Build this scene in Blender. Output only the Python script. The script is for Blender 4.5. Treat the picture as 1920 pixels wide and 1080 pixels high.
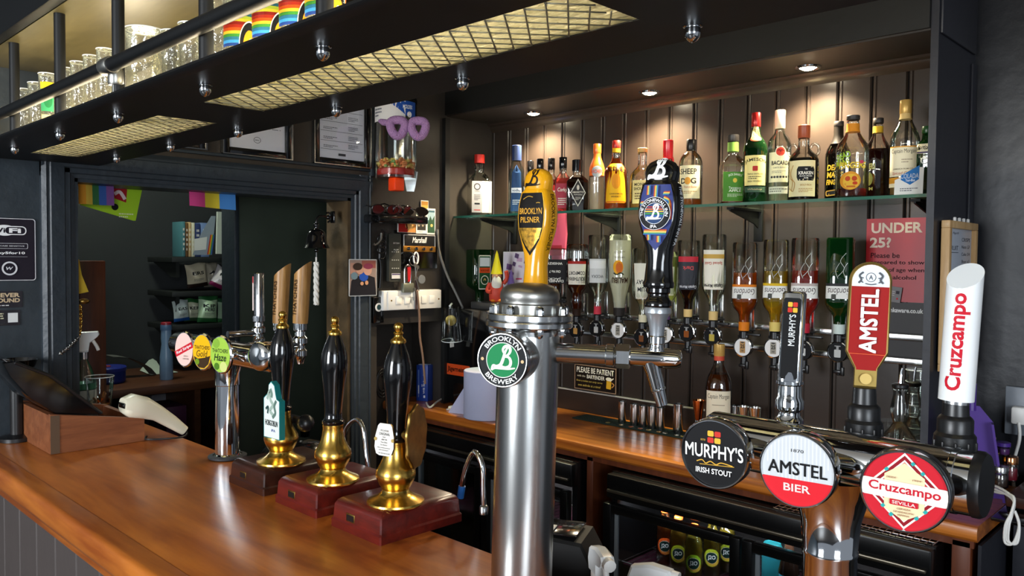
import bpy, bmesh, math, random
from mathutils import Vector, Matrix
random.seed(7)
for o in list(bpy.data.objects): bpy.data.objects.remove(o)
SC = bpy.context.scene
COL = SC.collection
PI = math.pi

# ------------------------------------------------------------------ camera
FPX = 1500.3
YAW, PITCH, ROLL = math.radians(44.2115), math.radians(2.0109), math.radians(0.4983)
EYE = Vector((0.0, 0.0, 1.62))
_f = Vector((-math.sin(YAW)*math.cos(PITCH), math.cos(YAW)*math.cos(PITCH), -math.sin(PITCH)))
_r0 = Vector((math.cos(YAW), math.sin(YAW), 0)); _u0 = _r0.cross(_f)
_r = _r0*math.cos(ROLL)+_u0*math.sin(ROLL); _u = -_r0*math.sin(ROLL)+_u0*math.cos(ROLL)
cam_d = bpy.data.cameras.new('camera'); cam = bpy.data.objects.new('camera', cam_d); COL.objects.link(cam)
cam_d.sensor_width = 36; cam_d.lens = FPX/1920*36; cam_d.clip_start = 0.05
m4 = Matrix((( _r.x,_u.x,-_f.x,EYE.x),(_r.y,_u.y,-_f.y,EYE.y),(_r.z,_u.z,-_f.z,EYE.z),(0,0,0,1)))
cam.matrix_world = m4
SC.camera = cam

# ------------------------------------------------------------------ world, windows, exposure
SC.view_settings.view_transform = 'Standard'; SC.view_settings.look = 'None'
SC.view_settings.gamma = 1; SC.view_settings.use_curve_mapping = False
SC.view_settings.exposure = 0.75
SC.cycles.transparent_max_bounces = 32
SC.cycles.max_bounces = 10
SC.cycles.sample_clamp_indirect = 6
w = bpy.data.worlds.new('room_light'); SC.world = w; w.use_nodes = True
w.node_tree.nodes['Background'].inputs[0].default_value = (0.62, 0.68, 0.78, 1)
w.node_tree.nodes['Background'].inputs[1].default_value = 0.24
def area(name, loc, target, sx, sy, power, col):
    d = bpy.data.lights.new(name, 'AREA'); d.shape = 'RECTANGLE'; d.size = sx; d.size_y = sy; d.energy = power; d.color = col
    o = bpy.data.objects.new(name, d); COL.objects.link(o); o.location = loc
    o.rotation_euler = (Vector(target)-Vector(loc)).to_track_quat('-Z', 'Y').to_euler()
    return o
area('street_window_light', (2.9, -1.6, 1.75), (-0.6, 1.6, 1.35), 1.5, 1.7, 68, (0.84, 0.92, 1.0))
area('front_window_light', (-1.4, -3.3, 1.8), (-1.5, 1.5, 1.3), 1.4, 1.7, 110, (0.9, 0.95, 1.0))

# ------------------------------------------------------------------ pixel helpers: a pixel of the photograph on a plane of the room
def ray(x, y): return _r*((x-960)/FPX) - _u*((y-540)/FPX) + _f
def PX(x, y, X): d = ray(x, y); return EYE + d*((X-EYE.x)/d.x)
def PY(x, y, Y): d = ray(x, y); return EYE + d*((Y-EYE.y)/d.y)
def PZ(x, y, Z): d = ray(x, y); return EYE + d*((Z-EYE.z)/d.z)
def depth(p): return (Vector(p)-EYE).dot(_f)
def mpp(p): return depth(p)/FPX
def face_cam(p): d = EYE-Vector(p); return math.atan2(d.x, -d.y)

# ------------------------------------------------------------------ materials
def lin(h):
    h = h.lstrip('#'); o = []
    for i in (0, 2, 4):
        c = int(h[i:i+2], 16)/255; o.append(c/12.92 if c <= .04045 else ((c+.055)/1.055)**2.4)
    return (o[0], o[1], o[2], 1)
MATS = {}
def mat(name, hexc='#808080', rough=.5, metal=0., spec=.5, bump=0., bscale=40., var=0., vscale=6., coat=0., stretch=(1,1,1), emit=0., trans=0.):
    if name in MATS: return MATS[name]
    m = bpy.data.materials.new(name); m.use_nodes = True; nt = m.node_tree; b = nt.nodes['Principled BSDF']
    c = lin(hexc); b.inputs['Base Color'].default_value = c; b.inputs['Roughness'].default_value = rough
    b.inputs['Metallic'].default_value = metal; b.inputs['Specular IOR Level'].default_value = spec
    b.inputs['Coat Weight'].default_value = coat; b.inputs['Coat Roughness'].default_value = .08
    if trans: b.inputs['Transmission Weight'].default_value = trans
    if emit: b.inputs['Emission Color'].default_value = c; b.inputs['Emission Strength'].default_value = emit
    if bump or var:
        tc = nt.nodes.new('ShaderNodeTexCoord'); mp = nt.nodes.new('ShaderNodeMapping'); mp.inputs['Scale'].default_value = stretch
        nt.links.new(tc.outputs['Object'], mp.inputs[0])
    if var:
        n = nt.nodes.new('ShaderNodeTexNoise'); n.inputs['Scale'].default_value = vscale; n.inputs['Detail'].default_value = 4
        nt.links.new(mp.outputs[0], n.inputs[0])
        r = nt.nodes.new('ShaderNodeValToRGB'); r.color_ramp.elements[0].position = .3; r.color_ramp.elements[1].position = .7
        r.color_ramp.elements[0].color = tuple(x*(1-var) for x in c[:3])+(1,); r.color_ramp.elements[1].color = tuple(min(1, x*(1+var)) for x in c[:3])+(1,)
        nt.links.new(n.outputs[0], r.inputs[0]); nt.links.new(r.outputs[0], b.inputs['Base Color'])
    if bump:
        n = nt.nodes.new('ShaderNodeTexNoise'); n.inputs['Scale'].default_value = bscale; n.inputs['Detail'].default_value = 5
        nt.links.new(mp.outputs[0], n.inputs[0])
        bp = nt.nodes.new('ShaderNodeBump'); bp.inputs['Strength'].default_value = bump; bp.inputs['Distance'].default_value = .01
        nt.links.new(n.outputs[0], bp.inputs['Height']); nt.links.new(bp.outputs[0], b.inputs['Normal'])
    MATS[name] = m; return m
def wood(name, c0, c1, rough=.3, scale=3., stretch=(1, 12, 12), coat=.3, fine=1.0):
    if name in MATS: return MATS[name]
    m = bpy.data.materials.new(name); m.use_nodes = True; nt = m.node_tree; b = nt.nodes['Principled BSDF']
    tc = nt.nodes.new('ShaderNodeTexCoord'); mp = nt.nodes.new('ShaderNodeMapping'); mp.inputs['Scale'].default_value = stretch
    nt.links.new(tc.outputs['Object'], mp.inputs[0])
    n = nt.nodes.new('ShaderNodeTexNoise'); n.inputs['Scale'].default_value = scale; n.inputs['Detail'].default_value = 7; n.inputs['Distortion'].default_value = .6
    n2 = nt.nodes.new('ShaderNodeTexNoise'); n2.inputs['Scale'].default_value = scale*6; n2.inputs['Detail'].default_value = 3
    nt.links.new(mp.outputs[0], n.inputs[0]); nt.links.new(mp.outputs[0], n2.inputs[0])
    mx = nt.nodes.new('ShaderNodeMath'); mx.operation = 'MULTIPLY_ADD'; mx.inputs[1].default_value = .35*fine
    nt.links.new(n2.outputs[0], mx.inputs[0]); nt.links.new(n.outputs[0], mx.inputs[2])
    r = nt.nodes.new('ShaderNodeValToRGB'); r.color_ramp.elements[0].position = .45; r.color_ramp.elements[1].position = .95 if fine >= 1 else .8
    r.color_ramp.elements[0].color = lin(c0); r.color_ramp.elements[1].color = lin(c1)
    nt.links.new(mx.outputs[0], r.inputs[0]); nt.links.new(r.outputs[0], b.inputs['Base Color'])
    b.inputs['Roughness'].default_value = rough; b.inputs['Coat Weight'].default_value = coat; b.inputs['Coat Roughness'].default_value = .22
    bp = nt.nodes.new('ShaderNodeBump'); bp.inputs['Strength'].default_value = .05; nt.links.new(n2.outputs[0], bp.inputs['Height']); nt.links.new(bp.outputs[0], b.inputs['Normal'])
    MATS[name] = m; return m
def glass(name, hexc='#fafcfa', edge=.35, gl=.02, dens=0., wave=0., rim=.3):
    """thin clear wall: light goes straight through, the rim and the sheen reflect"""
    if name in MATS: return MATS[name]
    m = bpy.data.materials.new(name); m.use_nodes = True; nt = m.node_tree; nt.nodes.clear()
    out = nt.nodes.new('ShaderNodeOutputMaterial'); mx = nt.nodes.new('ShaderNodeMixShader')
    t = nt.nodes.new('ShaderNodeBsdfTransparent'); c = lin(hexc)
    lf = nt.nodes.new('ShaderNodeLayerWeight'); lf.inputs[0].default_value = .5
    pw = nt.nodes.new('ShaderNodeMath'); pw.operation = 'POWER'; pw.inputs[1].default_value = 3.5; nt.links.new(lf.outputs['Facing'], pw.inputs[0])
    rp = nt.nodes.new('ShaderNodeMix'); rp.data_type = 'RGBA'; rp.inputs[6].default_value = c; rp.inputs[7].default_value = (c[0]*rim, c[1]*rim, c[2]*rim, 1)
    nt.links.new(pw.outputs[0], rp.inputs[0]); nt.links.new(rp.outputs[2], t.inputs[0])
    g = nt.nodes.new('ShaderNodeBsdfGlossy'); g.inputs['Roughness'].default_value = gl; g.inputs['Color'].default_value = (.95, .97, .95, 1)
    lw = nt.nodes.new('ShaderNodeLayerWeight'); lw.inputs[0].default_value = edge
    mr = nt.nodes.new('ShaderNodeMapRange'); mr.inputs[3].default_value = .05; mr.inputs[4].default_value = .95
    nt.links.new(lw.outputs['Fresnel'], mr.inputs[0]); nt.links.new(mr.outputs[0], mx.inputs[0])
    nt.links.new(t.outputs[0], mx.inputs[1]); nt.links.new(g.outputs[0], mx.inputs[2])
    last = mx
    if dens:
        d = nt.nodes.new('ShaderNodeBsdfDiffuse'); d.inputs[0].default_value = lin(hexc)
        m2 = nt.nodes.new('ShaderNodeMixShader'); m2.inputs[0].default_value = dens
        nt.links.new(mx.outputs[0], m2.inputs[1]); nt.links.new(d.outputs[0], m2.inputs[2]); last = m2
    if wave:
        tc = nt.nodes.new('ShaderNodeTexCoord'); n = nt.nodes.new('ShaderNodeTexNoise'); n.inputs['Scale'].default_value = 60
        nt.links.new(tc.outputs['Object'], n.inputs[0]); bp = nt.nodes.new('ShaderNodeBump'); bp.inputs['Strength'].default_value = wave; bp.inputs['Distance'].default_value = .01
        nt.links.new(n.outputs[0], bp.inputs['Height']); nt.links.new(bp.outputs[0], g.inputs['Normal']); nt.links.new(bp.outputs[0], lw.inputs['Normal'])
    nt.links.new(last.outputs[0], out.inputs[0]); MATS[name] = m; return m
def liquid(name, hexc, body=.45):
    """drink: coloured see-through body that also glows with the light scattered in it"""
    if name in MATS: return MATS[name]
    m = bpy.data.materials.new(name); m.use_nodes = True; nt = m.node_tree; nt.nodes.clear(); c = lin(hexc)
    out = nt.nodes.new('ShaderNodeOutputMaterial'); t = nt.nodes.new('ShaderNodeBsdfTransparent'); t.inputs[0].default_value = c
    d = nt.nodes.new('ShaderNodeBsdfDiffuse'); d.inputs[0].default_value = c; tl = nt.nodes.new('ShaderNodeBsdfTranslucent'); tl.inputs[0].default_value = c
    g = nt.nodes.new('ShaderNodeBsdfGlossy'); g.inputs['Roughness'].default_value = .05
    a = nt.nodes.new('ShaderNodeMixShader'); a.inputs[0].default_value = .55; nt.links.new(d.outputs[0], a.inputs[1]); nt.links.new(tl.outputs[0], a.inputs[2])
    b = nt.nodes.new('ShaderNodeMixShader'); b.inputs[0].default_value = body; nt.links.new(t.outputs[0], b.inputs[1]); nt.links.new(a.outputs[0], b.inputs[2])
    lw = nt.nodes.new('ShaderNodeLayerWeight'); lw.inputs[0].default_value = .15
    e = nt.nodes.new('ShaderNodeMixShader'); nt.links.new(lw.outputs['Fresnel'], e.inputs[0]); nt.links.new(b.outputs[0], e.inputs[1]); nt.links.new(g.outputs[0], e.inputs[2])
    nt.links.new(e.outputs[0], out.inputs[0]); MATS[name] = m; return m
def ink(hexc): return mat('print_'+hexc.lstrip('#'), hexc, .5, 0., .15)

# ------------------------------------------------------------------ 2-D print
_tc = {}
def text2d(s, bold=0., shear=0.):
    k = (s, bold, shear)
    if k not in _tc:
        cu = bpy.data.curves.new('t', 'FONT'); cu.body = s; cu.size = 1; cu.resolution_u = 3; cu.offset = bold; cu.shear = shear; cu.space_line = .85
        cu.align_x = 'CENTER'; cu.fill_mode = 'FRONT'
        ob = bpy.data.objects.new('t', cu); me = ob.to_mesh()
        V = [(v.co.x, v.co.y) for v in me.vertices]; F = [tuple(p.vertices) for p in me.polygons]
        ob.to_mesh_clear(); bpy.data.objects.remove(ob); bpy.data.curves.remove(cu)
        if not V: V = [(0, 0), (1, 0), (1, 1)]; F = []
        x0 = min(v[0] for v in V); x1 = max(v[0] for v in V); y0 = min(v[1] for v in V); y1 = max(v[1] for v in V)
        sx = max(x1-x0, 1e-6); sy = max(y1-y0, 1e-6)
        _tc[k] = ([((v[0]-(x0+x1)/2)/sx, (v[1]-(y0+y1)/2)/sy) for v in V], F, sx/sy)
    return _tc[k]
def smooth_pts(pts, n=8, closed=False):
    out = []; N = len(pts); g = (lambda i: pts[i % N]) if closed else (lambda i: pts[max(0, min(N-1, i))])
    for i in range(N if closed else N-1):
        p0, p1, p2, p3 = [Vector(g(i+k)) for k in (-1, 0, 1, 2)]
        for j in range(n):
            t = j/n
            out.append(.5*((2*p1)+(-p0+p2)*t+(2*p0-5*p1+4*p2-p3)*t*t+(-p0+3*p1-3*p2+p3)*t**3))
    if not closed: out.append(Vector(pts[-1]))
    return out
class P2:
    """flat print built up in layers"""
    def __init__(s): s.L = []
    def raw(s, V, F, m): s.L.append((V, F, ink(m) if isinstance(m, str) else m)); return s
    def rect(s, cx, cy, w, h, m, rot=0, r=0):
        if r:
            P = []
            for (sx, sy, a0) in ((1, 1, 0), (-1, 1, 90), (-1, -1, 180), (1, -1, 270)):
                for k in range(5):
                    a = math.radians(a0+k*22.5); P.append((sx*(w/2-r)+r*math.cos(a), sy*(h/2-r)+r*math.sin(a)))
        else: P = [(-w/2, -h/2), (w/2, -h/2), (w/2, h/2), (-w/2, h/2)]
        c, n = math.cos(rot), math.sin(rot)
        return s.raw([(cx+x*c-y*n, cy+x*n+y*c) for x, y in P], [tuple(range(len(P)))], m)
    def rects(s, R, m):
        V = []
        for cx, cy, w, h in R: V += [(cx-w/2, cy-h/2), (cx+w/2, cy-h/2), (cx+w/2, cy+h/2), (cx-w/2, cy+h/2)]
        return s.raw(V, [(4*i, 4*i+1, 4*i+2, 4*i+3) for i in range(len(R))], m)
    def fat(s, t, cx, cy, w, h, m, k=.012, rot=0):
        """heavy lettering: the same line struck four times"""
        V, F, asp = text2d(t, 0., 0.); c, n = math.cos(rot), math.sin(rot); O = []; G = []
        for dx, dy in ((-k, -k), (k, -k), (-k, k), (k, k)):
            o = len(O); O += [(cx+(x*(1-2*k/asp)+dx/asp)*w*c-(y+dy)*h*n, cy+(x*(1-2*k/asp)+dx/asp)*w*n+(y+dy)*h*c) for x, y in V]; G.append([tuple(i+o for i in f) for f in F])
        for q, g in enumerate(G): s.raw([O[i] for f in g for i in f], [tuple(range(a, a+len(f))) for a, f in zip([sum(len(z) for z in g[:j]) for j in range(len(g))], g)], m)
        return s
    def poly(s, P, m): return s.raw(P, [tuple(range(len(P)))], m)
    def disc(s, cx, cy, rx, m, ry=None, n=40):
        ry = ry or rx
        return s.raw([(cx+rx*math.cos(2*PI*i/n), cy+ry*math.sin(2*PI*i/n)) for i in range(n)], [tuple(range(n))], m)
    def ring(s, cx, cy, r0, r1, m, n=48, k=1.):
        V = [(cx+r*math.cos(2*PI*i/n), cy+k*r*math.sin(2*PI*i/n)) for i in range(n) for r in (r0, r1)]
        return s.raw(V, [(2*i, 2*i+1, 2*((i+1) % n)+1, 2*((i+1) % n)) for i in range(n)], m)
    def text(s, t, cx, cy, w, h, m, bold=.015, shear=0., rot=0, keep=False):
        V, F, asp = text2d(t, bold, shear)
        if keep:
            if w/h > asp: w = h*asp
            else: h = w/asp
        c, n = math.cos(rot), math.sin(rot)
        return s.raw([(cx+x*w*c-y*h*n, cy+x*w*n+y*h*c) for x, y in V], F, m)
    def arctext(s, t, cx, cy, r, h, span, m, top=True, bold=.02, k=1.):
        """text on an arc of radius r; span in radians"""
        V, F, asp = text2d(t, bold, 0.); O = []
        for x, y in V:
            a = x*span
            if top: O.append((cx+(r+y*h)*math.sin(a), cy+k*(r+y*h)*math.cos(a)))
            else: O.append((cx+(r-y*h)*math.sin(a), cy-k*(r-y*h)*math.cos(a)))
        return s.raw(O, F, m)
    def stroke(s, pts, w, m, n=8, closed=False, taper=None):
        Q = smooth_pts([(p[0], p[1], 0) for p in pts], n, closed); V = []; N = len(Q)
        for i, q in enumerate(Q):
            a = Q[(i-1) % N] if (closed or i) else Q[i]; b = Q[(i+1) % N] if (closed or i < N-1) else Q[i]
            t = (b-a); t = t.normalized() if t.length > 1e-9 else Vector((1, 0, 0)); ww = w*(taper(i/(N-1)) if taper else 1)/2
            V += [(q.x-t.y*ww, q.y+t.x*ww), (q.x+t.y*ww, q.y-t.x*ww)]
        F = [(2*i, 2*i+1, 2*((i+1) % N)+1, 2*((i+1) % N)) for i in range(N if closed else N-1)]
        return s.raw(V, F, m)
    def lines(s, cx, cy, w, h, n, m, frac=.45, seed=1):
        """rows of small lettering seen as lines of short words"""
        rd = random.Random(seed); dy = h/n; R = []
        for i in range(n):
            y = cy+h/2-dy*(i+.5); x = -w/2; end = w/2*(1 if i < n-1 else .3)
            while x < end:
                l = rd.uniform(.05, .16)*w; l = min(l, end-x)
                R.append((cx+x+l/2, y, l, dy*frac)); x += l+.03*w
        return s.rects(R, m)
def plane_map(O, U, V, N):
    O, U, V, N = Vector(O), Vector(U), Vector(V), Vector(N)
    return (lambda x, y, e: O+U*x+V*y+N*e), None
def cyl_map(r, cx=0, cy=0, a0=0., rf=None):
    """local bottle wall, front = -Y"""
    def f(x, y, e):
        rr = (rf(y) if rf else r)+e; a = x/r+a0
        return Vector((cx+rr*math.sin(a), cy-rr*math.cos(a), y))
    return f, r*.22

# ------------------------------------------------------------------ mesh builder
class MB:
    def __init__(s): s.v = []; s.f = []; s.m = []; s.ms = []; s.T = Matrix.Identity(4)
    def mi(s, m):
        if isinstance(m, str): m = MATS[m]
        if m not in s.ms: s.ms.append(m)
        return s.ms.index(m)
    def add(s, V, F, m):
        o = len(s.v); k = s.mi(m); s.v += [s.T @ Vector(p) for p in V]; s.f += [tuple(i+o for i in f) for f in F]; s.m += [k]*len(F); return s
    def box(s, c, d, m, bev=0.):
        x, y, z = d[0]/2, d[1]/2, d[2]/2; c = Vector(c)
        if not bev:
            V = [c+Vector((a*x, b*y, e*z)) for a in (-1, 1) for b in (-1, 1) for e in (-1, 1)]
            return s.add(V, [(0, 1, 3, 2), (4, 6, 7, 5), (0, 4, 5, 1), (2, 3, 7, 6), (0, 2, 6, 4), (1, 5, 7, 3)], m)
        bev = min(bev, x*.98, y*.98, z*.98)
        bm = bmesh.new(); bmesh.ops.create_cube(bm, size=1)
        for v in bm.verts: v.co = Vector((v.co.x*2*x, v.co.y*2*y, v.co.z*2*z))
        bmesh.ops.bevel(bm, geom=bm.edges[:], offset=bev, segments=2, profile=.5, affect='EDGES')
        bm.verts.index_update()
        s.add([c+v.co for v in bm.verts], [tuple(v.index for v in f.verts) for f in bm.faces], m); bm.free(); return s
    def lathe(s, prof, m, n=32, sq=None, asp=1.):
        """prof: (r, z) or (r, z, power) about local z; power 2 round .. 8 square"""
        V = []; F = []
        for p in prof:
            r, z = p[0], p[1]; pw = p[2] if len(p) > 2 else 2
            for i in range(n):
                a = 2*PI*(i+.5)/n; c, q = math.cos(a), math.sin(a)
                k = 1 if pw == 2 else (abs(c)**pw+abs(q)**pw)**(-1/pw)
                V.append((r*k*c, r*k*q*asp, z))
        for j in range(len(prof)-1):
            for i in range(n):
                a, b = j*n+i, j*n+(i+1) % n; F.append((a, b, b+n, a+n))
        if prof[0][0] > 1e-6: F.append(tuple(range(n-1, -1, -1)))
        if prof[-1][0] > 1e-6: F.append(tuple((len(prof)-1)*n+i for i in range(n)))
        return s.add(V, F, m)
    def loft(s, secs, m, n=28):
        """secs: (z, half width, half depth, power[, cx, cy])"""
        V = []; F = []
        for q in secs:
            z, hx, hy, pw = q[:4]; cx, cy = (q[4], q[5]) if len(q) > 5 else (0, 0)
            for i in range(n):
                a = 2*PI*(i+.5)/n; c, t = math.cos(a), math.sin(a); k = (abs(c)**pw+abs(t)**pw)**(-1/pw)
                V.append((cx+hx*k*c, cy+hy*k*t, z))
        for j in range(len(secs)-1):
            for i in range(n): a, b = j*n+i, j*n+(i+1) % n; F.append((a, b, b+n, a+n))
        F.append(tuple(range(n-1, -1, -1))); F.append(tuple((len(secs)-1)*n+i for i in range(n)))
        return s.add(V, F, m)
    def blocks(s, secs, m, bev=.003):
        """stacked rectangles (z, half x, half y) with slightly eased corners"""
        V = []; F = []; n = 8
        for z, hx, hy in secs: V += [(hx, -hy+bev, z), (hx, hy-bev, z), (hx-bev, hy, z), (-hx+bev, hy, z), (-hx, hy-bev, z), (-hx, -hy+bev, z), (-hx+bev, -hy, z), (hx-bev, -hy, z)]
        for j in range(len(secs)-1):
            for i in range(n): a, b = j*n+i, j*n+(i+1) % n; F.append((a, b, b+n, a+n))
        F.append(tuple(range(n-1, -1, -1))); F.append(tuple((len(secs)-1)*n+i for i in range(n)))
        return s.add(V, F, m)
    def cyl(s, p0, p1, r0, m, r1=None, n=20):
        p0, p1 = Vector(p0), Vector(p1); d = p1-p0; q = d.to_track_quat('Z', 'Y').to_matrix().to_4x4(); q.translation = p0
        T = s.T; s.T = T @ q; s.lathe([(r0, 0), (r0 if r1 is None else r1, d.length)], m, n); s.T = T; return s
    def lathe_at(s, p0, d, prof, m, n=32):
        q = Vector(d).to_track_quat('Z', 'Y').to_matrix().to_4x4(); q.translation = Vector(p0)
        T = s.T; s.T = T @ q; s.lathe(prof, m, n); s.T = T; return s
    def tube(s, pts, r, m, n=10, closed=False, sm=0):
        P = smooth_pts([tuple(p) for p in pts], sm, closed) if sm else [Vector(p) for p in pts]
        N = len(P); V = []; F = []; up = None
        for i, p in enumerate(P):
            a = P[(i-1) % N] if (closed or i) else P[i]; b = P[(i+1) % N] if (closed or i < N-1) else P[i]
            t = (b-a); t = t.normalized() if t.length > 1e-9 else Vector((0, 0, 1))
            if up is None: up = t.orthogonal().normalized()
            up = (up-t*up.dot(t)); up = up.normalized() if up.length > 1e-6 else t.orthogonal().normalized()
            e = t.cross(up); rr = r[i] if isinstance(r, (list, tuple)) and not sm else (r if not isinstance(r, (list, tuple)) else r[min(len(r)-1, i//max(1, sm))])
            for k in range(n):
                g = 2*PI*k/n; V.append(p+(up*math.cos(g)+e*math.sin(g))*rr)
        for i in range(N if closed else N-1):
            j = (i+1) % N
            for k in range(n): F.append((i*n+k, i*n+(k+1) % n, j*n+(k+1) % n, j*n+k))
        if not closed: F.append(tuple(range(n-1, -1, -1))); F.append(tuple((N-1)*n+k for k in range(n)))
        return s.add(V, F, m)
    def prism(s, out, O, U, W, N, h, m, m_side=None, bev=0.):
        """outline in (U, W), extruded by h along N"""
        O, U, W, N = Vector(O), Vector(U), Vector(W), Vector(N); n = len(out)
        if U.cross(W).dot(N) < 0: out = out[::-1]
        A = [O+U*x+W*y for x, y in out]
        if bev:
            cx = sum(p[0] for p in out)/n; cy = sum(p[1] for p in out)/n
            def shr(p):
                d = math.hypot(p[0]-cx, p[1]-cy); k = max(0, (d-bev)/d) if d else 1; return (cx+(p[0]-cx)*k, cy+(p[1]-cy)*k)
            B = [p+N*(h-bev) for p in A]; Cc = [O+U*q[0]+W*q[1]+N*h for q in map(shr, out)]; Z = [O+U*q[0]+W*q[1] for q in map(shr, out)]
            A2 = [p+N*bev for p in A]; R = [Z, A2, B, Cc]
        else: R = [A, [p+N*h for p in A]]
        V = [p for r in R for p in r]; F = []
        for j in range(len(R)-1):
            for i in range(n): F.append((j*n+i, j*n+(i+1) % n, (j+1)*n+(i+1) % n, (j+1)*n+i))
        s.add(V, F, m_side or m); k = (len(R)-1)*n
        s.add(R[0], [tuple(range(n-1, -1, -1))], m_side or m); s.add(R[-1], [tuple(range(n))], m); return s
    def ball(s, c, r, m, n=16, sc=(1, 1, 1)):
        V = []; F = []; h = n//2; c = Vector(c)
        for j in range(h+1):
            t = PI*j/h
            for i in range(n):
                a = 2*PI*i/n; V.append(c+Vector((r*sc[0]*math.sin(t)*math.cos(a), r*sc[1]*math.sin(t)*math.sin(a), -r*sc[2]*math.cos(t))))
        for j in range(h):
            for i in range(n): F.append((j*n+i, j*n+(i+1) % n, (j+1)*n+(i+1) % n, (j+1)*n+i))
        return s.add(V, F, m)
    def quad(s, a, b, c, d, m): return s.add([a, b, c, d], [(0, 1, 2, 3)], m)
    def decal(s, P, mp, e0=.0003, de=.00012):
        f, ml = mp[:2]; both = len(mp) > 2
        for li, (V, F, m) in enumerate(P.L):
            e = e0+de*li
            if ml:
                T = []
                for fc in F:
                    if len(fc) > 4:
                        bm = bmesh.new(); bf = bm.faces.new([bm.verts.new((V[i][0], V[i][1], 0)) for i in fc])
                        r = bmesh.ops.triangulate(bm, faces=[bf]); T += [tuple((v.co.x, v.co.y) for v in q.verts) for q in bm.faces]; bm.free()
                    else:
                        for k in range(1, len(fc)-1): T.append((V[fc[0]], V[fc[k]], V[fc[k+1]]))
                vs = []; fs = []; st = T
                while st:
                    a, b, c = st.pop(); L = [abs(a[0]-b[0]), abs(b[0]-c[0]), abs(c[0]-a[0])] if not both else [math.dist(a, b), math.dist(b, c), math.dist(c, a)]; k = L.index(max(L))
                    if L[k] > ml:
                        a, b, c = ((a, b, c), (b, c, a), (c, a, b))[k]; md = ((a[0]+b[0])/2, (a[1]+b[1])/2); st.append((a, md, c)); st.append((md, b, c)); continue
                    o = len(vs); vs += [f(p[0], p[1], e) for p in (a, b, c)]; fs.append((o, o+1, o+2))
                s.add(vs, fs, m)
            else: s.add([f(x, y, e) for x, y in V], F, m)
        return s
    def build(s, name, parent=None, sharp=35, loc=None, rot=None):
        me = bpy.data.meshes.new(name); me.from_pydata([tuple(p) for p in s.v], [], s.f)
        for m in s.ms: me.materials.append(m)
        me.polygons.foreach_set('material_index', s.m); me.polygons.foreach_set('use_smooth', [True]*len(s.f)); me.update()
        if sharp: me.set_sharp_from_angle(angle=math.radians(sharp))
        o = bpy.data.objects.new(name, me); COL.objects.link(o)
        if parent: o.parent = parent
        if loc is not None: o.location = loc
        if rot is not None: o.rotation_euler = (0, 0, rot) if not hasattr(rot, '__len__') else rot
        return o
def tag(o, label, cat, group=None, kind=None):
    if label: o['label'] = label
    if cat: o['category'] = cat
    if group: o['group'] = group
    if kind: o['kind'] = kind
    return o
def thing(name, label, cat, loc=(0, 0, 0), rot=0., group=None):
    o = bpy.data.objects.new(name, None); COL.objects.link(o); o.location = loc; o.empty_display_size = .05
    o.rotation_euler = (0, 0, rot) if not hasattr(rot, '__len__') else rot
    return tag(o, label, cat, group)
def struct(o): o['kind'] = 'structure'; return o
def copy_tree(o, parent=None, loc=None, rot=None):
    c = o.copy(); COL.objects.link(c); c.parent = parent
    if loc is not None: c.location = loc
    if rot is not None: c.rotation_euler = rot if hasattr(rot, '__len__') else (0, 0, rot)
    for ch in [x for x in KIDS.get(o, [])]: copy_tree(ch, c)
    return c
KIDS = {}
def kids(root): KIDS[root] = [o for o in bpy.data.objects if o.parent == root]; [kids(k) for k in KIDS[root]]
def mesh_part(parent, name, fn, sharp=35, label=None):
    b = MB(); fn(b); o = b.build(name, parent, sharp)
    if label: o['label'] = label
    return o

# ------------------------------------------------------------------ palette
mat('wall_paint', '#2c343a', .42, bump=.22, bscale=22, var=.15, vscale=9)
mat('board_paint', '#352c26', .3, bump=.06, bscale=14, var=.08, vscale=5)
mat('soffit_paint', '#2e2824', .5, bump=.05, bscale=20)
mat('black_paint', '#121313', .5, bump=.08, bscale=30)
mat('trim_paint', '#293138', .45, bump=.25, bscale=35, var=.12)
mat('unit_paint', '#25262d', .45, bump=.1, bscale=26)
mat('backroom_paint', '#26292a', .7, var=.06)
mat('ceiling_paint', '#8d8880', .8, var=.05)
mat('floor_dark', '#2a241f', .5, var=.2)
wood('bar_wood', '#974a11', '#cb7728', .34, 1.6, (1.2, 9, 9), .35, .6)
wood('counter_wood', '#9a4a12', '#d98230', .3, 2.2, (.6, 22, 22), .45)
wood('red_wood', '#4a120c', '#701d13', .32, 3, (3, 14, 14), .25)
wood('dark_wood', '#2a140c', '#442013', .32, 3, (3, 14, 14), .25)
wood('till_wood', '#6e3c22', '#935a36', .45, 2.5, (12, 1.5, 14), .1)
wood('frame_wood', '#b98d57', '#d8b583', .5, 4, (8, 8, 1), .1)
wood('handle_wood', '#7d5526', '#b98a4c', .45, 5, (14, 14, 1), .1)
wood('panel_wood', '#5b2c18', '#7c3f22', .4, 3, (10, 10, 1), .2)
mat('chrome', '#dfe2e4', .06, 1); mat('steel', '#c2c3c2', .2, 1, bump=.02, bscale=120, stretch=(1, 1, .02)); mat('satin_steel', '#a9a8a2', .36, 1)
mat('brushed', '#b9bab8', .26, 1, var=.1, vscale=30, stretch=(1, 1, .03)); mat('brass', '#e0b658', .24, 1, var=.06); mat('old_brass', '#9a7c42', .34, 1, var=.3, vscale=40)
mat('gold_paint', '#c2a45c', .32, .85); mat('copper', '#c9875a', .15, 1); mat('alu', '#cfd0d0', .22, 1)
mat('black_gloss', '#0b0b0c', .12, coat=.5); mat('black_plastic', '#141415', .35); mat('black_matte', '#0a0a0a', .6, 0., .3); mat('dark_rubber', '#26262a', .55)
mat('rack_paint', '#0d0e0f', .5, 0., .3); mat('fridge_black', '#0c0c0d', .3); mat('grey_plastic', '#6d6f72', .45); mat('white_plastic', '#e6e4df', .4); mat('white_gloss', '#eef1f1', .18, coat=.4)
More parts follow.
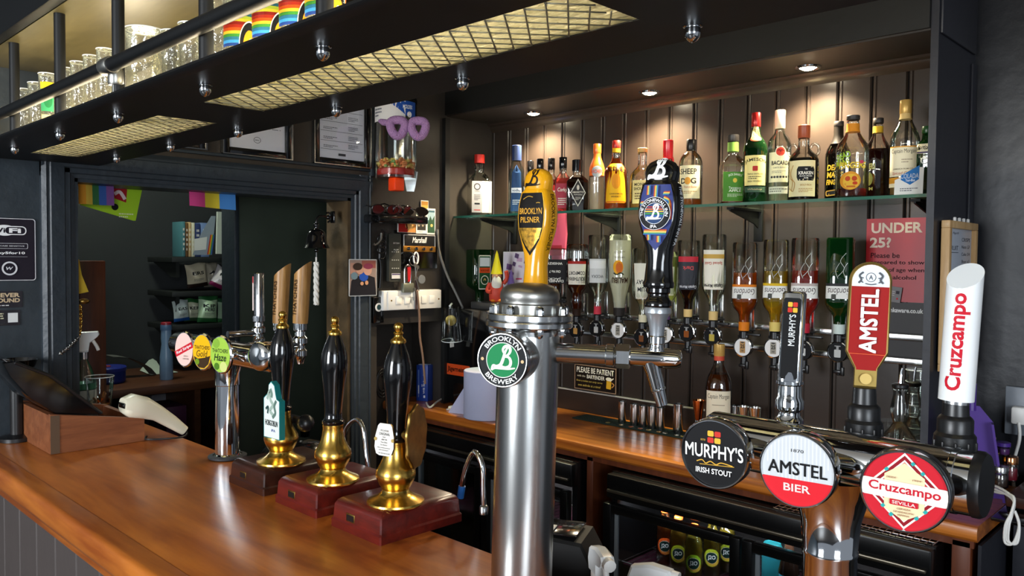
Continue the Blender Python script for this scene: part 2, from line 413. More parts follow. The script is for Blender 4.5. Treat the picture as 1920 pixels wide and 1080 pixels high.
mat('paper', '#e9e6dd', .7); mat('yellow_gloss', '#e5a112', .16, coat=.5); mat('clear_wrap', '#d9dcdc', .2)
glass('clear_glass'); glass('thin_plastic', '#eef1f0', .25, .08); glass('green_edge', '#eaf6f0', .3, rim=.8); glass('pane_clear', '#fdfdff', .2, rim=.9); glass('green_glass', '#1d6a2c', .35, .03, .12)
glass('dark_green_glass', '#17401c', .35, .03, .25); glass('fridge_glass', '#b9bcc0', .3)

# ================================================================== the room
XL, YB, YR, ZS, XR = -2.87, 2.80, 2.50, 2.29, -0.741
BARZ, CTZ, SHZ, RZ = 1.05, 0.94, 1.826, 1.92
DY0, DY1, DZ = 0.884, 1.964, 1.876          # doorway in the left wall
b = MB(); b.box((-1.2, -.4, -.05), (7.6, 7.2, .1), 'floor_dark'); struct(b.build('floor'))
b = MB(); b.box((-1.2, -.4, 2.80), (7.6, 7.2, .1), 'ceiling_paint'); struct(b.build('ceiling'))
mat('pier_paint', '#37322d', .38, bump=.12, bscale=24, var=.1, vscale=7)
b = MB()
b.box((XL-.06, (-4+DY0)/2, 1.375), (.12, DY0+4, 2.75), 'wall_paint')
b.box((XL-.06, (DY1+2.87)/2, (1.33+2.75)/2), (.12, 2.87-DY1, 1.42), 'pier_paint'); b.box((XL-.06, (DY1+2.10)/2, .665), (.12, 2.10-DY1, 1.33), 'pier_paint'); b.box((XL-.06, 2.68, .665), (.12, .38, 1.33), 'pier_paint'); b.box((-3.135, 2.30, .665), (.03, .46, 1.33), 'pier_paint'); b.box((-3.06, 2.51, .665), (.14, .03, 1.33), 'pier_paint'); b.box((-3.06, 2.09, .665), (.14, .02, 1.33), 'pier_paint')
b.box((XL-.06, (DY0+DY1)/2, (DZ+2.75)/2), (.12, DY1-DY0, 2.75-DZ), 'pier_paint')
struct(b.build('wall_left'))
b = MB(); b.box((-.2, 2.93, 1.375), (5.6, .12, 2.75), mat('wall_paint_less_lit', '#191b20', .42, bump=.2, bscale=18, var=.15, vscale=8)); wall_back = struct(b.build('wall_back'))  # wall paint darkened here: the weaker light on this wall is in the colour
# tongue-and-groove boards lining the alcove: each board its own piece
BW = .1148
b = MB(); x = BW/2-.0025; z0, z1 = 0, ZS-1.035
b.prism([(-x, 0), (-x, .012), (-x+.004, .018), (-x+.010, .018), (-x+.013, .0145), (-x+.016, .018), (x-.004, .018), (x, .012), (x, 0)], (0, 0, 0), (1, 0, 0), (0, -1, 0), (0, 0, 1), z1, 'board_paint')
brd = b.build('board', wall_back, 30); brd.location = (-2.871+BW/2, YB+.018, 1.035)
for i in range(1, 18):
    o = brd.copy(); COL.objects.link(o); o.location = (-2.871+BW*(i+.5), YB+.018, 1.035)
b = MB(); b.box(((XL+XR)/2-.011, YB+.044, 1.6), (-XL+XR-.022, .052, 1.4), 'black_paint'); struct(b.build('alcove_backing'))
b = MB(); b.box(((XL+XR)/2-.011, YB+.005, (CTZ+1.032)/2), (-XL+XR-.022, .03, 1.032-CTZ), 'board_paint')
b.box(((XL+XR)/2-.011, YB-.008, 1.0325), (-XL+XR-.022, .014, .005), mat('upstand_edge', '#b9b4ab', .35)); struct(b.build('trim_1'))
# bulkhead over the alcove
b = MB(); b.box(((XL+XR)/2-.011, 2.685, 2.52), (-XL+XR-.022, .37, .459), 'soffit_paint')
b.box(((XL+XR)/2-.011, 2.494, 2.523), (-XL+XR-.022, .012, .454), 'black_paint'); struct(b.build('bulkhead'))
b = MB()
b.prism([(0, 0), (.034, 0), (.030, -.008), (.018, -.014), (.014, -.026), (.006, -.034), (0, -.040)], (XL, YB, ZS-.0005), (0, -1, 0), (0, 0, 1), (1, 0, 0), -XL+XR-.024, 'board_paint'); struct(b.build('trim_2'))
# end panel of the alcove unit with a cover joint, and the slim post at its left end
b = MB(); b.box((XR-.0105, 2.69, 1.375+.0), (.021, .38, 2.75), 'unit_paint')
b.box((XR+.004, 2.845, 1.15), (.008, .05, 2.2), 'unit_paint', .003); b.box((XR+.004, 2.68, 2.39), (.008, .34, .22), 'unit_paint', .003)
struct(b.build('wall_unit_end'))
b = MB(); b.box((XL+.012, 2.486, 1.6), (.024, .028, 1.36), 'black_paint'); struct(b.build('trim_3'))
# doorway architrave: stepped moulding with mitred look
def moulding(b, p0, p1, inward, wdt):
    """p0,p1 along; inward = direction towards the opening; sits on XL facing +X"""
    p0, p1, iw = Vector(p0), Vector(p1), Vector(inward); d = p1-p0
    prof = [(0, 0), (0, .016), (.012, .026), (.016, .022), (.022, .022), (.026, .026), (wdt-.034, .022), (wdt-.030, .016), (wdt-.016, .016), (wdt-.012, .010), (wdt, .008), (wdt, 0)]
    b.prism(prof, p0, iw, (1, 0, 0), d.normalized(), d.length, 'trim_paint')
tr = MB(); moulding(tr, (XL, DY0-.1, 0), (XL, DY0-.1, DZ+.1), (0, 1, 0), .1); t4 = struct(tr.build('trim_4', None, 25))
tr = MB(); moulding(tr, (XL, DY1+.095, 0), (XL, DY1+.095, DZ+.1), (0, -1, 0), .095); struct(tr.build('trim_5', None, 25))
tr = MB(); moulding(tr, (XL, DY0-.1, DZ+.1), (XL, DY1+.095, DZ+.1), (0, 0, -1), .1); struct(tr.build('trim_6', None, 25))
tr = MB(); tr.box((XL+.008, 1.42, 2.0), (.016, 1.3, .012), 'trim_paint', .004); tr.box((XL+.01, DY1+.1, 2.2), (.02, .02, .45), 'trim_paint', .004); struct(tr.build('trim_7'))
mat('worn_brown', '#4a3a24', .6, bump=.4, bscale=18, var=.45, vscale=12)
tr = MB(); tr.box((XL-.08, DY1-.008, DZ/2), (.16, .016, DZ), 'worn_brown'); tr.box((XL-.08, DY0+.006, DZ/2), (.16, .012, DZ), 'trim_paint')
tr.box((XL-.08, (DY0+DY1)/2, DZ-.006), (.16, DY1-DY0, .012), 'trim_paint'); struct(tr.build('door_lining'))
# the back room seen through the doorway
b = MB(); b.box((-4.65, 1.7, 1.375), (.1, 3.4, 2.75), 'backroom_paint'); struct(b.build('wall_backroom_far'))
b = MB(); b.box((-3.8, 3.4, 1.375), (1.8, .1, 2.75), 'backroom_paint'); struct(b.build('wall_backroom_side'))
b = MB(); b.box((-3.8, .2, 1.375), (1.8, .1, 2.75), 'backroom_paint'); struct(b.build('wall_backroom_near'))
p0 = PX(440, 370, -3.5); b = MB(); b.box((-3.54, (p0.y+2.6)/2, 1.375), (.08, 2.6-p0.y, 2.75), mat('partition_paint', '#485245', .5, var=.1)); 
b.box((-3.52, p0.y-.012, 1.375), (.13, .024, 2.75), 'trim_paint', .004); struct(b.build('wall_backroom_partition'))

# unseen lamp, added under the ceiling to brighten the back room
t = thing('added_lamp', 'round white lamp added out of view to brighten the back room', 'light', (-3.95, 1.35, 2.748)); mesh_part(t, 'base', lambda b: b.lathe_at((0, 0, 0), (0, 0, -1), [(.12, 0), (.12, .02), (.11, .03)], 'white_plastic', 32)); mesh_part(t, 'diffuser', lambda b: b.lathe_at((0, 0, -.03), (0, 0, -1), [(.11, 0), (.10, .03), (.06, .05), (0, .055)], mat('added_lamp_cool', '#eaf2e4', .5, emit=6), 32))
d = bpy.data.lights.new('added_lamp_light', 'POINT'); d.energy = 16; d.color = (.90, 1, .88); d.shadow_soft_size = .1; l = bpy.data.objects.new('added_lamp_light', d); COL.objects.link(l); l.parent = t; l.location = (0, 0, -.2)

# ================================================================== bar counter
BY0, BY1 = .562, 1.077
bar = thing('bar_counter', 'long polished brown wooden bar counter in the foreground carrying the pumps', 'bar', (0, 0, 0))
def f(b):
    b.box((-1.3, (BY0+.05+BY1)/2, BARZ-.022), (3.14, BY1-BY0-.05, .044), 'bar_wood', .004)
    b.box((-3.0, .99, BARZ-.022), (.262, .174, .044), 'bar_wood')
mesh_part(bar, 'worktop', f)
def f(b):
    pr = [(.05, 0), (.05, -.062), (.024, -.064), (.006, -.058), (.001, -.046), (0, -.016), (.003, -.006), (.008, -.0015), (.014, 0)]
    b.prism(pr, (-2.87, BY0, BARZ), (0, 1, 0), (0, 0, 1), (1, 0, 0), 3.14, 'bar_wood')
mesh_part(bar, 'nosing', f, 50)
mat('bar_front', '#4a423f', .5, bump=.05, var=.08)
mesh_part(bar, 'carcass', lambda b: b.box((-1.3, .75, .5), (3.13, .26, .98), 'black_paint'))
mesh_part(bar, 'front_rail', lambda b: b.box((-1.3, .61, .965), (3.13, .03, .04), 'bar_wood', .006))
b = MB(); b.prism([(-.073, 0), (-.073, .014), (-.069, .018), (.069, .018), (.073, .014), (.073, 0)], (0, 0, 0), (1, 0, 0), (0, -1, 0), (0, 0, 1), .94, 'bar_front')
bd = b.build('board', bar, 30); bd.location = (-2.79, .62, .02)
for i in range(1, 20):
    o = bd.copy(); COL.objects.link(o); o.location = (-2.79+.15*i, .62, .02)

# ================================================================== back counter
ctr = thing('back_counter', 'orange striped wooden worktop of the back bar under the optics', 'worktop', (0, 0, 0))
CX0, CX1, CY0 = -3.10, -.56, 2.305
def f(b):
    b.box(((CX0+XR)/2, (CY0+.03+2.785)/2, CTZ-.02), (XR-CX0, 2.785-CY0-.03, .04), 'counter_wood')
    b.box(((XR+CX1)/2+.001, (CY0+.03+2.82)/2, CTZ-.02), (CX1-XR-.002, 2.82-CY0-.03, .04), 'counter_wood')
    b.prism([(.03, 0), (.03, -.042), (.008, -.042), (.001, -.034), (0, -.012), (.004, -.003), (.012, 0)], (CX0, CY0, CTZ), (0, 1, 0), (0, 0, 1), (1, 0, 0), CX1-CX0, 'counter_wood')
mesh_part(ctr, 'worktop', f, 30)
def f(b): b.box(((CX0+CX1)/2, CY0+.025, CTZ-.053), (CX1-CX0-.02, .02, .02), 'panel_wood')
mesh_part(ctr, 'under_rail', f)
for x, wd in ((-3.06, .04), (-1.845, .03), (-.60, .045)):
    mesh_part(ctr, 'support_panel', lambda b: b.box((x, 2.55, .447), (wd, .46, .89), 'panel_wood', .002))
b = MB(); b.box((-.56+.004, 2.57, .45), (.008, .5, .88), 'unit_paint'); b.build('end_panel', ctr)

# ================================================================== overhead glass rack
rack = thing('glass_rack', 'black overhead glass rack with lit textured glass panels above the bar', 'rack', (0, 0, 0))
RY0, RY1 = .562, .953; RX0, RX1 = XL+.003, .32
GP = [(-2.655, -1.735), (-1.525, -.59), (-.40, .25)]; GY = (.70, .83)
mat('lamp_warm', '#ffd9a0', .5, emit=18)
def f(b):
    t = .012; zc = RZ+t/2
    b.box(((RX0+RX1)/2, (RY0+.02+GY[0])/2, zc), (RX1-RX0, GY[0]-RY0-.02, t), 'rack_paint')
    b.box(((RX0+RX1)/2, (GY[1]+RY1)/2, zc), (RX1-RX0, RY1-GY[1], t), 'rack_paint')
    xs = [RX0]+[v for g in GP for v in g]+[RX1]
    for i in range(0, len(xs), 2): b.box(((xs[i]+xs[i+1])/2, (GY[0]+GY[1])/2, zc), (xs[i+1]-xs[i], GY[1]-GY[0], t), 'rack_paint')
mesh_part(rack, 'shelf_board', f)
mesh_part(rack, 'front_edge', lambda b: b.prism([(.02, 0), (.004, .002), (0, .006), (.002, .011), (.010, .0135), (.02, .012)], (RX0, RY0, RZ), (0, 1, 0), (0, 0, 1), (1, 0, 0), RX1-RX0, 'rack_paint'), 50)
def tex_glass():
    m = bpy.data.materials.new('cast_glass'); m.use_nodes = True; nt = m.node_tree; b = nt.nodes['Principled BSDF']; MATS['cast_glass'] = m
    b.inputs['Base Color'].default_value = lin('#f2f0dc'); b.inputs['Transmission Weight'].default_value = 1; b.inputs['Roughness'].default_value = .12; b.inputs['IOR'].default_value = 1.45
    tc = nt.nodes.new('ShaderNodeTexCoord'); mp = nt.nodes.new('ShaderNodeMapping'); mp.inputs['Rotation'].default_value = (0, 0, .5); mp.inputs['Scale'].default_value = (1, 2.2, 1)
    v = nt.nodes.new('ShaderNodeTexVoronoi'); v.inputs['Scale'].default_value = 34; n = nt.nodes.new('ShaderNodeTexNoise'); n.inputs['Scale'].default_value = 50
    ad = nt.nodes.new('ShaderNodeMath'); ad.operation = 'ADD'
    nt.links.new(tc.outputs['Object'], mp.inputs[0]); nt.links.new(mp.outputs[0], v.inputs[0]); nt.links.new(mp.outputs[0], n.inputs[0])
    nt.links.new(v.outputs['Distance'], ad.inputs[0]); nt.links.new(n.outputs[0], ad.inputs[1])
    bp = nt.nodes.new('ShaderNodeBump'); bp.inputs['Strength'].default_value = .9; bp.inputs['Distance'].default_value = .02
    nt.links.new(ad.outputs[0], bp.inputs['Height']); nt.links.new(bp.outputs[0], b.inputs['Normal'])
    tl = nt.nodes.new('ShaderNodeBsdfTranslucent'); tl.inputs[0].default_value = lin('#f6f0d0'); nt.links.new(bp.outputs[0], tl.inputs['Normal'])
    mx = nt.nodes.new('ShaderNodeMixShader'); mx.inputs[0].default_value = .36; nt.links.new(b.outputs[0], mx.inputs[1]); nt.links.new(tl.outputs[0], mx.inputs[2])
    nt.links.new(mx.outputs[0], nt.nodes['Material Output'].inputs[0])
    return m
tex_glass(); mat('mesh_wire', '#8d8a78', .4, .7)
for g in GP:
    o = mesh_part(rack, 'glass_panel', lambda b: b.box(((g[0]+g[1])/2, (GY[0]+GY[1])/2, RZ+.006), (g[1]-g[0]-.004, GY[1]-GY[0]-.004, .010), 'cast_glass'))
    # the diamond mesh cast into each panel
    b = MB(); L = GY[1]-GY[0]; x = g[0]-L
    while x < g[1]:
        for s in (1, -1):
            pts = []
            a, c = (x, x+L*.8); yA, yB = (GY[0], GY[1]) if s > 0 else (GY[1], GY[0])
            for k in range(9):
                t = k/8; X = a+(c-a)*t
                if g[0]+.004 < X < g[1]-.004: pts.append((X, yA+(yB-yA)*(.02+.96*t), RZ+.0005))
            if len(pts) > 1: b.tube([pts[0], pts[-1]], .0014, 'mesh_wire', 4)
        x += .034
    b.build('diamond_mesh', rack, 0)
PXS = [-2.52, -2.135, -1.76, -1.355, -.985, -.55, -.12]
for i, x in enumerate(PXS):
    for y in (.63, .896):
        mesh_part(rack, 'post', lambda b: b.cyl((x, y, RZ+.012), (x, y, 2.20), .0125, 'rack_paint', n=16))
        mesh_part(rack, 'acorn_nut', lambda b: b.lathe_at((x-.005, y, RZ), (0, 0, -1), [(.0125, 0), (.0125, .002), (.010, .0025), (.0105, .009), (.0095, .014), (.006, .019), (.002, .0215), (0, .022)], 'chrome', 14))
mesh_part(rack, 'guard_rail', lambda b: b.tube([(RX0, .61, 2.012), (RX1, .61, 2.012)], .0145, 'rack_paint', 16))
def f(b):
    x = -1.76; b.lathe_at((x-.022, .61, 2.012), (1, 0, 0), [(.016, 0), (.018, .004), (.018, .040), (.016, .044)], 'satin_steel', 16)
    b.lathe_at((x, .625, 1.975), (0, 0, 1), [(.014, 0), (.016, .004), (.016, .03), (.014, .034)], 'satin_steel', 16); b.cyl((x, .625, RZ+.012), (x, .625, 1.975), .008, 'satin_steel', n=12)
mesh_part(rack, 'rail_clamp', f)
mat('top_board', '#585033', .3, var=.15, stretch=(2, 12, 1))
mesh_part(rack, 'top_board', lambda b: b.box(((RX0+RX1)/2, .79, 2.212), (RX1-RX0, .36, .024), 'top_board'))
mesh_part(rack, 'fascia', lambda b: b.box(((RX0+RX1)/2, .595, 2.46), (RX1-RX0, .028, .52), 'rack_paint', .004))
mesh_part(rack, 'fascia', lambda b: b.box(((RX0+RX1)/2, .985, 2.46), (RX1-RX0, .03, .52), 'rack_paint', .004))
# warm LED strips lying on the shelf boards beside each glass panel
for g in GP:
    for y in (.657, .925):
        cx, ln = (g[0]+g[1])/2, g[1]-g[0]-.06
        o = mesh_part(rack, 'led_strip', lambda b: b.box((cx, y, RZ+.0155), (ln, .012, .006), 'clear_wrap') and b.box((cx, y, RZ+.0192), (ln-.004, .008, .001), 'lamp_warm'))
        for en, ang in ((1.2, PI), (3.8, math.radians(76) if y > .76 else math.radians(-76))):
            d = bpy.data.lights.new('led_strip_light', 'AREA'); d.shape = 'RECTANGLE'; d.size = ln; d.size_y = .01; d.energy = en*ln; d.color = (1, .88, .64)
            l = bpy.data.objects.new('led_strip_light', d); COL.objects.link(l); l.parent = rack; l.location = (cx, y+(0 if ang == PI else (.012 if y < .76 else -.012)), RZ+.024); l.rotation_euler = (ang if ang == PI else -ang, 0, 0)

# ================================================================== soffit downlights
mat('lamp_bulb', '#fff0cf', .5, emit=40)
for px, lab in (((1000, 212), 'round recessed downlight above the clear red-capped bottle end of the alcove'), ((1218, 173), 'round recessed downlight in the middle of the alcove soffit'), ((1515, 126), 'round recessed downlight nearest the right end of the alcove soffit')):
    p = PZ(px[0], px[1], ZS)
    t = thing('downlight', lab, 'light', p, 0, 'soffit downlights')
    mesh_part(t, 'rim', lambda b: b.lathe([(.030, -.001), (.033, -.006), (.043, -.005), (.045, 0)], 'chrome', 32))
    mesh_part(t, 'bulb', lambda b: b.lathe([(0, -.009), (.017, -.0085), (.024, -.005), (.029, -.0015)], 'lamp_bulb', 24))
    d = bpy.data.lights.new('downlight_light', 'SPOT'); d.energy = 62; d.color = (1, .83, .58); d.spot_size = 2.3; d.spot_blend = .7; d.shadow_soft_size = .03
    l = bpy.data.objects.new('downlight_light', d); COL.objects.link(l); l.parent = t; l.location = (0, 0, -.015)

# ================================================================== bottle coolers under the back counter
FY = 2.255
def fridge(x0, x1, doors, label):
    t = thing('bottle_cooler', label, 'fridge', ((x0+x1)/2, FY, 0), 0, 'coolers under the back counter'); hw = (x1-x0)/2; H = .87
    def f(b):
        for sx in (-1, 1): b.box((sx*(hw-.012), .26, H/2), (.024, .46, H), 'fridge_black')
        b.box((0, .26, H-.012), (2*hw-.05, .46, .024), 'fridge_black', .002); b.box((0, .26, .05), (2*hw-.05, .46, .1), 'fridge_black'); b.box((0, .475, H/2), (2*hw-.05, .02, H-.03), 'fridge_black')
        b.box((0, .02, .825), (2*hw-.001, .05, .085), 'fridge_black', .006)
    mesh_part(t, 'body', f)
    mesh_part(t, 'top_trim', lambda b: b.box((0, -.012, .812), (2*hw-.02, .012, .011), mat('dull_trim', '#8a8272', .3, .9), .004))
    zs = .545
    d = bpy.data.lights.new('added_cooler_light', 'AREA'); d.shape = 'RECTANGLE'; d.size = 2*hw-.1; d.size_y = .03; d.energy = 4.5; d.color = (.9, .95, 1); l = bpy.data.objects.new('added_cooler_light', d); COL.objects.link(l); l.parent = t; l.location = (0, .06, .775); l.rotation_euler = (math.radians(35), 0, 0)  # light and tube added to brighten the inside of the cooler
    mesh_part(t, 'added_lamp_tube', lambda b: b.cyl((-hw+.05, .045, .785), (hw-.05, .045, .785), .006, 'white_plastic', n=8))
    def f(b):
        n = int(2*hw/.03)
        for i in range(n+1): b.cyl((-hw+.03+i*(2*hw-.06)/n, .06, zs), (-hw+.03+i*(2*hw-.06)/n, .44, zs), .0018, 'satin_steel', n=6)
        for y in (.06, .25, .44): b.cyl((-hw+.026, y, zs-.003), (hw-.026, y, zs-.003), .0025, 'satin_steel', n=6)
        b.box((0, .25, zs-.016), (2*hw-.06, .38, .012), mat('shelf_plum', '#4a2030', .4))
    mesh_part(t, 'wire_shelf', f)
    dw = 2*hw/doors
    for i in range(doors):
        cx = -hw+dw*(i+.5)
        def f(b):
            fw = .035
            b.box((cx-dw/2+fw/2+.003, -.012, .43), (fw, .03, .68), 'fridge_black', .003); b.box((cx+dw/2-fw/2-.003, -.012, .43), (fw, .03, .68), 'fridge_black', .003)
            b.box((cx, -.012, .755), (dw-2*fw-.006, .03, .03), 'fridge_black', .003); b.box((cx, -.012, .11), (dw-2*fw-.006, .03, .04), 'fridge_black', .003)
            b.box((cx-dw/2+fw+.012, -.004, .43), (.014, .006, .60), mat('seal_grey', '#8f969b', .5))
        d = mesh_part(t, 'door', f)
        mesh_part(d, 'pane', lambda b: b.box((cx, -.004, .43), (dw-.082, .004, .62), 'fridge_glass'))
    return t
fA = fridge(-2.80, -1.875, 2, 'black glass-door bottle cooler behind the steel tower, left of the wooden divider')
fB = fridge(-1.715, -.65, 2, 'black glass-door bottle cooler holding juice bottles, right of the wooden divider')
# chrome wire trays lying on top of the right cooler
for x0, x1, lab in ((-1.10, -.97, 'chrome wire tray on the cooler left of the chrome font column'), (-.86, -.655, 'chrome wire tray on the cooler right of the chrome font column')):
    b = MB(); z = .877; n = int((x1-x0)/.018)
    for i in range(n+1): xx = x0+(x1-x0)*i/n; b.tube([(xx, 2.272, z+.006), (xx, 2.272, z), (xx, 2.36, z)], .0014, 'chrome', 6)
    for y in (2.272, 2.30, 2.33, 2.36): b.cyl((x0, y, z), (x1, y, z), .0018, 'chrome', n=6)
    tag(b.build('wire_tray'), lab, 'tray')

# ================================================================== prints shared by fonts
def b_logo(P, cx, cy, s, m, w=.2):
    tp = lambda t: .55+.45*math.sin(PI*min(1, t*1.05))
    st = lambda pts, ww, **k: P.stroke([(cx+x*s, cy+y*s) for x, y in pts], ww*s, m, 8, False, tp)
    st([(-.02, .50), (-.08, .78), (.12, 1.0), (.42, .98), (.52, .70), (.36, .40), (.02, .22)], w)
    st([(.02, .22), (.40, .20), (.58, -.10), (.50, -.45), (.16, -.60), (-.18, -.48), (-.10, -.22)], w)
    st([(.30, .92), (.10, .55), (-.02, .10), (-.22, -.38), (-.55, -.55), (-.85, -.50), (-.98, -.85)], w*1.05)
    st([(-.95, -.85), (-.70, -.68), (-.2, -.66), (.45, -.66), (.95, -.58)], w*.8)
RAINBOW = ['#b3271e', '#e0702a', '#efc23e', '#3f9a4a', '#2f63b0', '#5b3b8f']
def badge(root, c, d, r, P, rim='chrome', back='chrome', stub=.05, label=None):
    d = Vector(d).normalized(); U = Vector((0, 0, 1)).cross(d).normalized(); W = d.cross(U)
    def f(b):
        b.lathe_at(c, -d, [(r, 0), (r*1.02, .003), (r*1.02, .016), (r*.93, .022), (r*.5, .028), (r*.34, .034), (r*.32, .034+stub)], back, 40)
        b.lathe_at(c, d, [(r*1.02, -.003), (r*1.02, .002), (r*.985, .0045), (r*.955, .0045), (r*.94, .0015), (r*.3, .0015)], rim, 48)
    o = mesh_part(root, 'badge', f, label=label)
    b = MB(); b.decal(P, plane_map(Vector(c)+d*.0016, U, W, d), .0002, .00015); b.build('badge_face', o, 0)
    return o

# ================================================================== steel tower
TX, TY = -.893, .95
tilt = Matrix.Rotation(math.radians(1.2), 4, Vector((_f.x, _f.y, 0)).normalized()).to_euler()
tower = thing('beer_tower', 'brushed steel beer tower with round green badge and yellow and black tap handles', 'beer tower', (TX-.005, TY, BARZ+.0012), tilt)
mesh_part(tower, 'base_flange', lambda b: b.lathe([(.072, 0), (.072, .010), (.070, .012), (.050, .014)], 'steel', 48))
mesh_part(tower, 'column', lambda b: b.lathe([(.0505, .012), (.0505, .455)], 'brushed', 64))
def f(b):
    b.lathe([(.0535, .448), (.0540, .455), (.058, .458), (.070, .460), (.0715, .462), (.0715, .469), (.070, .471)], 'steel', 64)
    b.lathe([(.070, .4715), (.0715, .473), (.0715, .481), (.070, .483), (.050, .484)], 'steel', 64)
mesh_part(tower, 'flange', f)
def f(b): b.lathe([(.050, .483), (.050, .497), (.0475, .499), (.0475, .504), (.049, .507), (.0485, .515), (.045, .522), (.036, .528), (.02, .5315), (0, .532)], 'satin_steel', 64)
mesh_part(tower, 'dome_cap', f)
for k in range(8):
    a = 2*PI*(k+.3)/8; x, y = .061*math.cos(a), .061*math.sin(a)
    for z, d in ((.483, 1), (.460, -1)):
        mesh_part(tower, 'bolt', lambda b: b.lathe_at((x, y, z), (0, 0, d), [(.0075, 0), (.0075, .001), (.0066, .0012), (.0066, .007), (.0058, .011), (.0035, .0138), (0, .0148)], 'chrome', 8))
for k in range(6):
    a = 2*PI*(k+.55)/6; mesh_part(tower, 'bolt', lambda b: b.lathe_at((.061*math.cos(a), .061*math.sin(a), .012), (0, 0, 1), [(.0075, 0), (.0066, .0012), (.0066, .006), (.0045, .010), (0, .0118)], 'chrome', 8))
# badge
P = P2(); P.disc(0, 0, .0405, '#f2f2ee').disc(0, 0, .0395, '#16181a').disc(0, 0, .0275, '#e8ebe4').disc(0, 0, .0262, '#12824a')
b_logo(P, .002, .001, .0205, '#f2efe2', .24)
P.arctext('BROOKLYN', 0, 0, .0335, .0075, 2.0, '#f4f4f0').arctext('BREWERY', 0, 0, .0335, .0075, 1.75, '#f4f4f0', False)
P.disc(-.0335, 0, .0026, '#d9b98a').disc(.0335, 0, .0026, '#d9b98a')
bd = Vector((.36, -.93, 0)).normalized(); bdir = bd
badge(tower, Vector((-.006, 0, .414))+bd*.092, bd, .042, P, 'steel', 'brushed', .012, 'round green and black beer badge')
mesh_part(tower, 'badge_drum', lambda b: b.lathe_at(Vector((-.006, 0, .414))+bd*.035, bd, [(.040, 0), (.040, .045)], 'brushed', 48))
# arm and tap on the right
ad = Vector((math.cos(math.radians(34)), math.sin(math.radians(34)), 0)); A0 = Vector((0, 0, .419))
def f(b):
    b.lathe_at(A0+ad*.04, ad, [(.0165, 0), (.0165, .085), (.0165, .086), (.0185, .088), (.0185, .099), (.014, .101), (.014, .105), (.0165, .106)], 'steel', 32)
mesh_part(tower, 'arm', f)
mesh_part(tower, 'coupling_nut', lambda b: b.lathe_at(A0+ad*.142, ad, [(.016, 0), (.020, .002), (.020, .022), (.016, .024)], 'steel', 6))
mesh_part(tower, 'tap_body', lambda b: b.lathe_at(A0+ad*.162, ad, [(.013, 0), (.0145, .005), (.016, .04), (.016, .075), (.013, .083), (.006, .085)], 'chrome', 32))
N0 = A0+ad*.198
def f(b):
    d = Vector((ad.x*.30, ad.y*.30, -1)).normalized()
    b.lathe_at(N0+Vector((0, 0, -.006)), d, [(.015, 0), (.0125, .018), (.0115, .044), (.0122, .0445), (.0122, .047), (.0105, .048), (.0088, .072), (.0065, .0722)], 'chrome', 28)
mesh_part(tower, 'spout', f)
def paddle(root, org, H, body_m, label, head, panel_print, side_text, side_ink, facing, wid=.031, yaw_wob=0):
    """tap handle: round head, shield-shaped body, narrow neck; front = facing"""
    fa = Vector(facing).normalized(); U = Vector((0, 0, 1)).cross(fa).normalized()
    b = MB(); b.T = Matrix(((U.x, -fa.x, 0, org[0]), (U.y, -fa.y, 0, org[1]), (0, 0, 1, org[2]), (0, 0, 0, 1)))
    k = H/.25; q = wid/.031
    S = [(0, .0215, .020, 2), (.004, .0225, .021, 2), (.010, .0225, .021, 2), (.014, .021, .0195, 2), (.05, .0185, .0175, 2.2), (.075, .0195, .018, 2.6), (.10, .0245, .0195, 3.2), (.125, .0295, .0205, 4), (.15, .031, .0205, 4.5), (.175, .030, .020, 4.5), (.200, .0265, .0185, 4), (.2055, .0225, .0165, 3.5), (.209, .0235, .0165, 2.6), (.222, .0255, .0165, 2.4), (.234, .024, .0155, 2.3), (.243, .0185, .0135, 2.2), (.2485, .010, .009, 2), (.25, .002, .002, 2)]
    b.loft([(z*k, hx*q, hy*q, p) for z, hx, hy, p in S], body_m, 40)
    o = b.build('tap_handle', root, 40, None); o['label'] = label
    T = b.T; p = MB(); p.T = T
    def sec(z):
        z = min(max(z/k, 0), .2499)
        for a, c in zip(S, S[1:]):
            if a[0] <= z <= c[0]: t = (z-a[0])/(c[0]-a[0]); return [(a[n]+(c[n]-a[n])*t)*(q if n < 3 else 1) for n in (1, 2, 3)]
    def front(x, y, e):
        hx, hy, pw = sec(y); t = min(.995, abs(x)/hx); return Vector((x, -(hy*(1-t**pw)**(1/pw)+e), y))
    def side(x, y, e):
        hx, hy, pw = sec(y+.14*k); t = min(.9, abs(x)/hy); return Vector((hx*(1-t**pw)**(1/pw)+e, x, y+.14*k))
    P = P2(); panel_print(P, k, q); p.decal(P, (front, .006, 1), .0003, .00015)
    P = P2(); head(P, k, q); p.decal(P, (front, .004, 1), .0003, .0002)
    P = P2(); P.text(side_text, 0, 0, .115*k, .0105, side_ink, .01, rot=-PI/2); p.decal(P, (side, .004, 1), .0004, .0002)
    p.build('handle_print', o, 0); return o
def shield(k, q, s=1.): return [(x*s*q, z*k) for x, z in [(-.020, .199), (.020, .199), (.0235, .182), (.0255, .165), (.0255, .145), (.0235, .124), (.018, .104), (.010, .087), (0, .072), (-.010, .087), (-.018, .104), (-.0235, .124), (-.0255, .145), (-.0255, .165), (-.0235, .182)]]
mat('speckle_gold', '#b88a2c', .3, .6, var=.6, vscale=160)
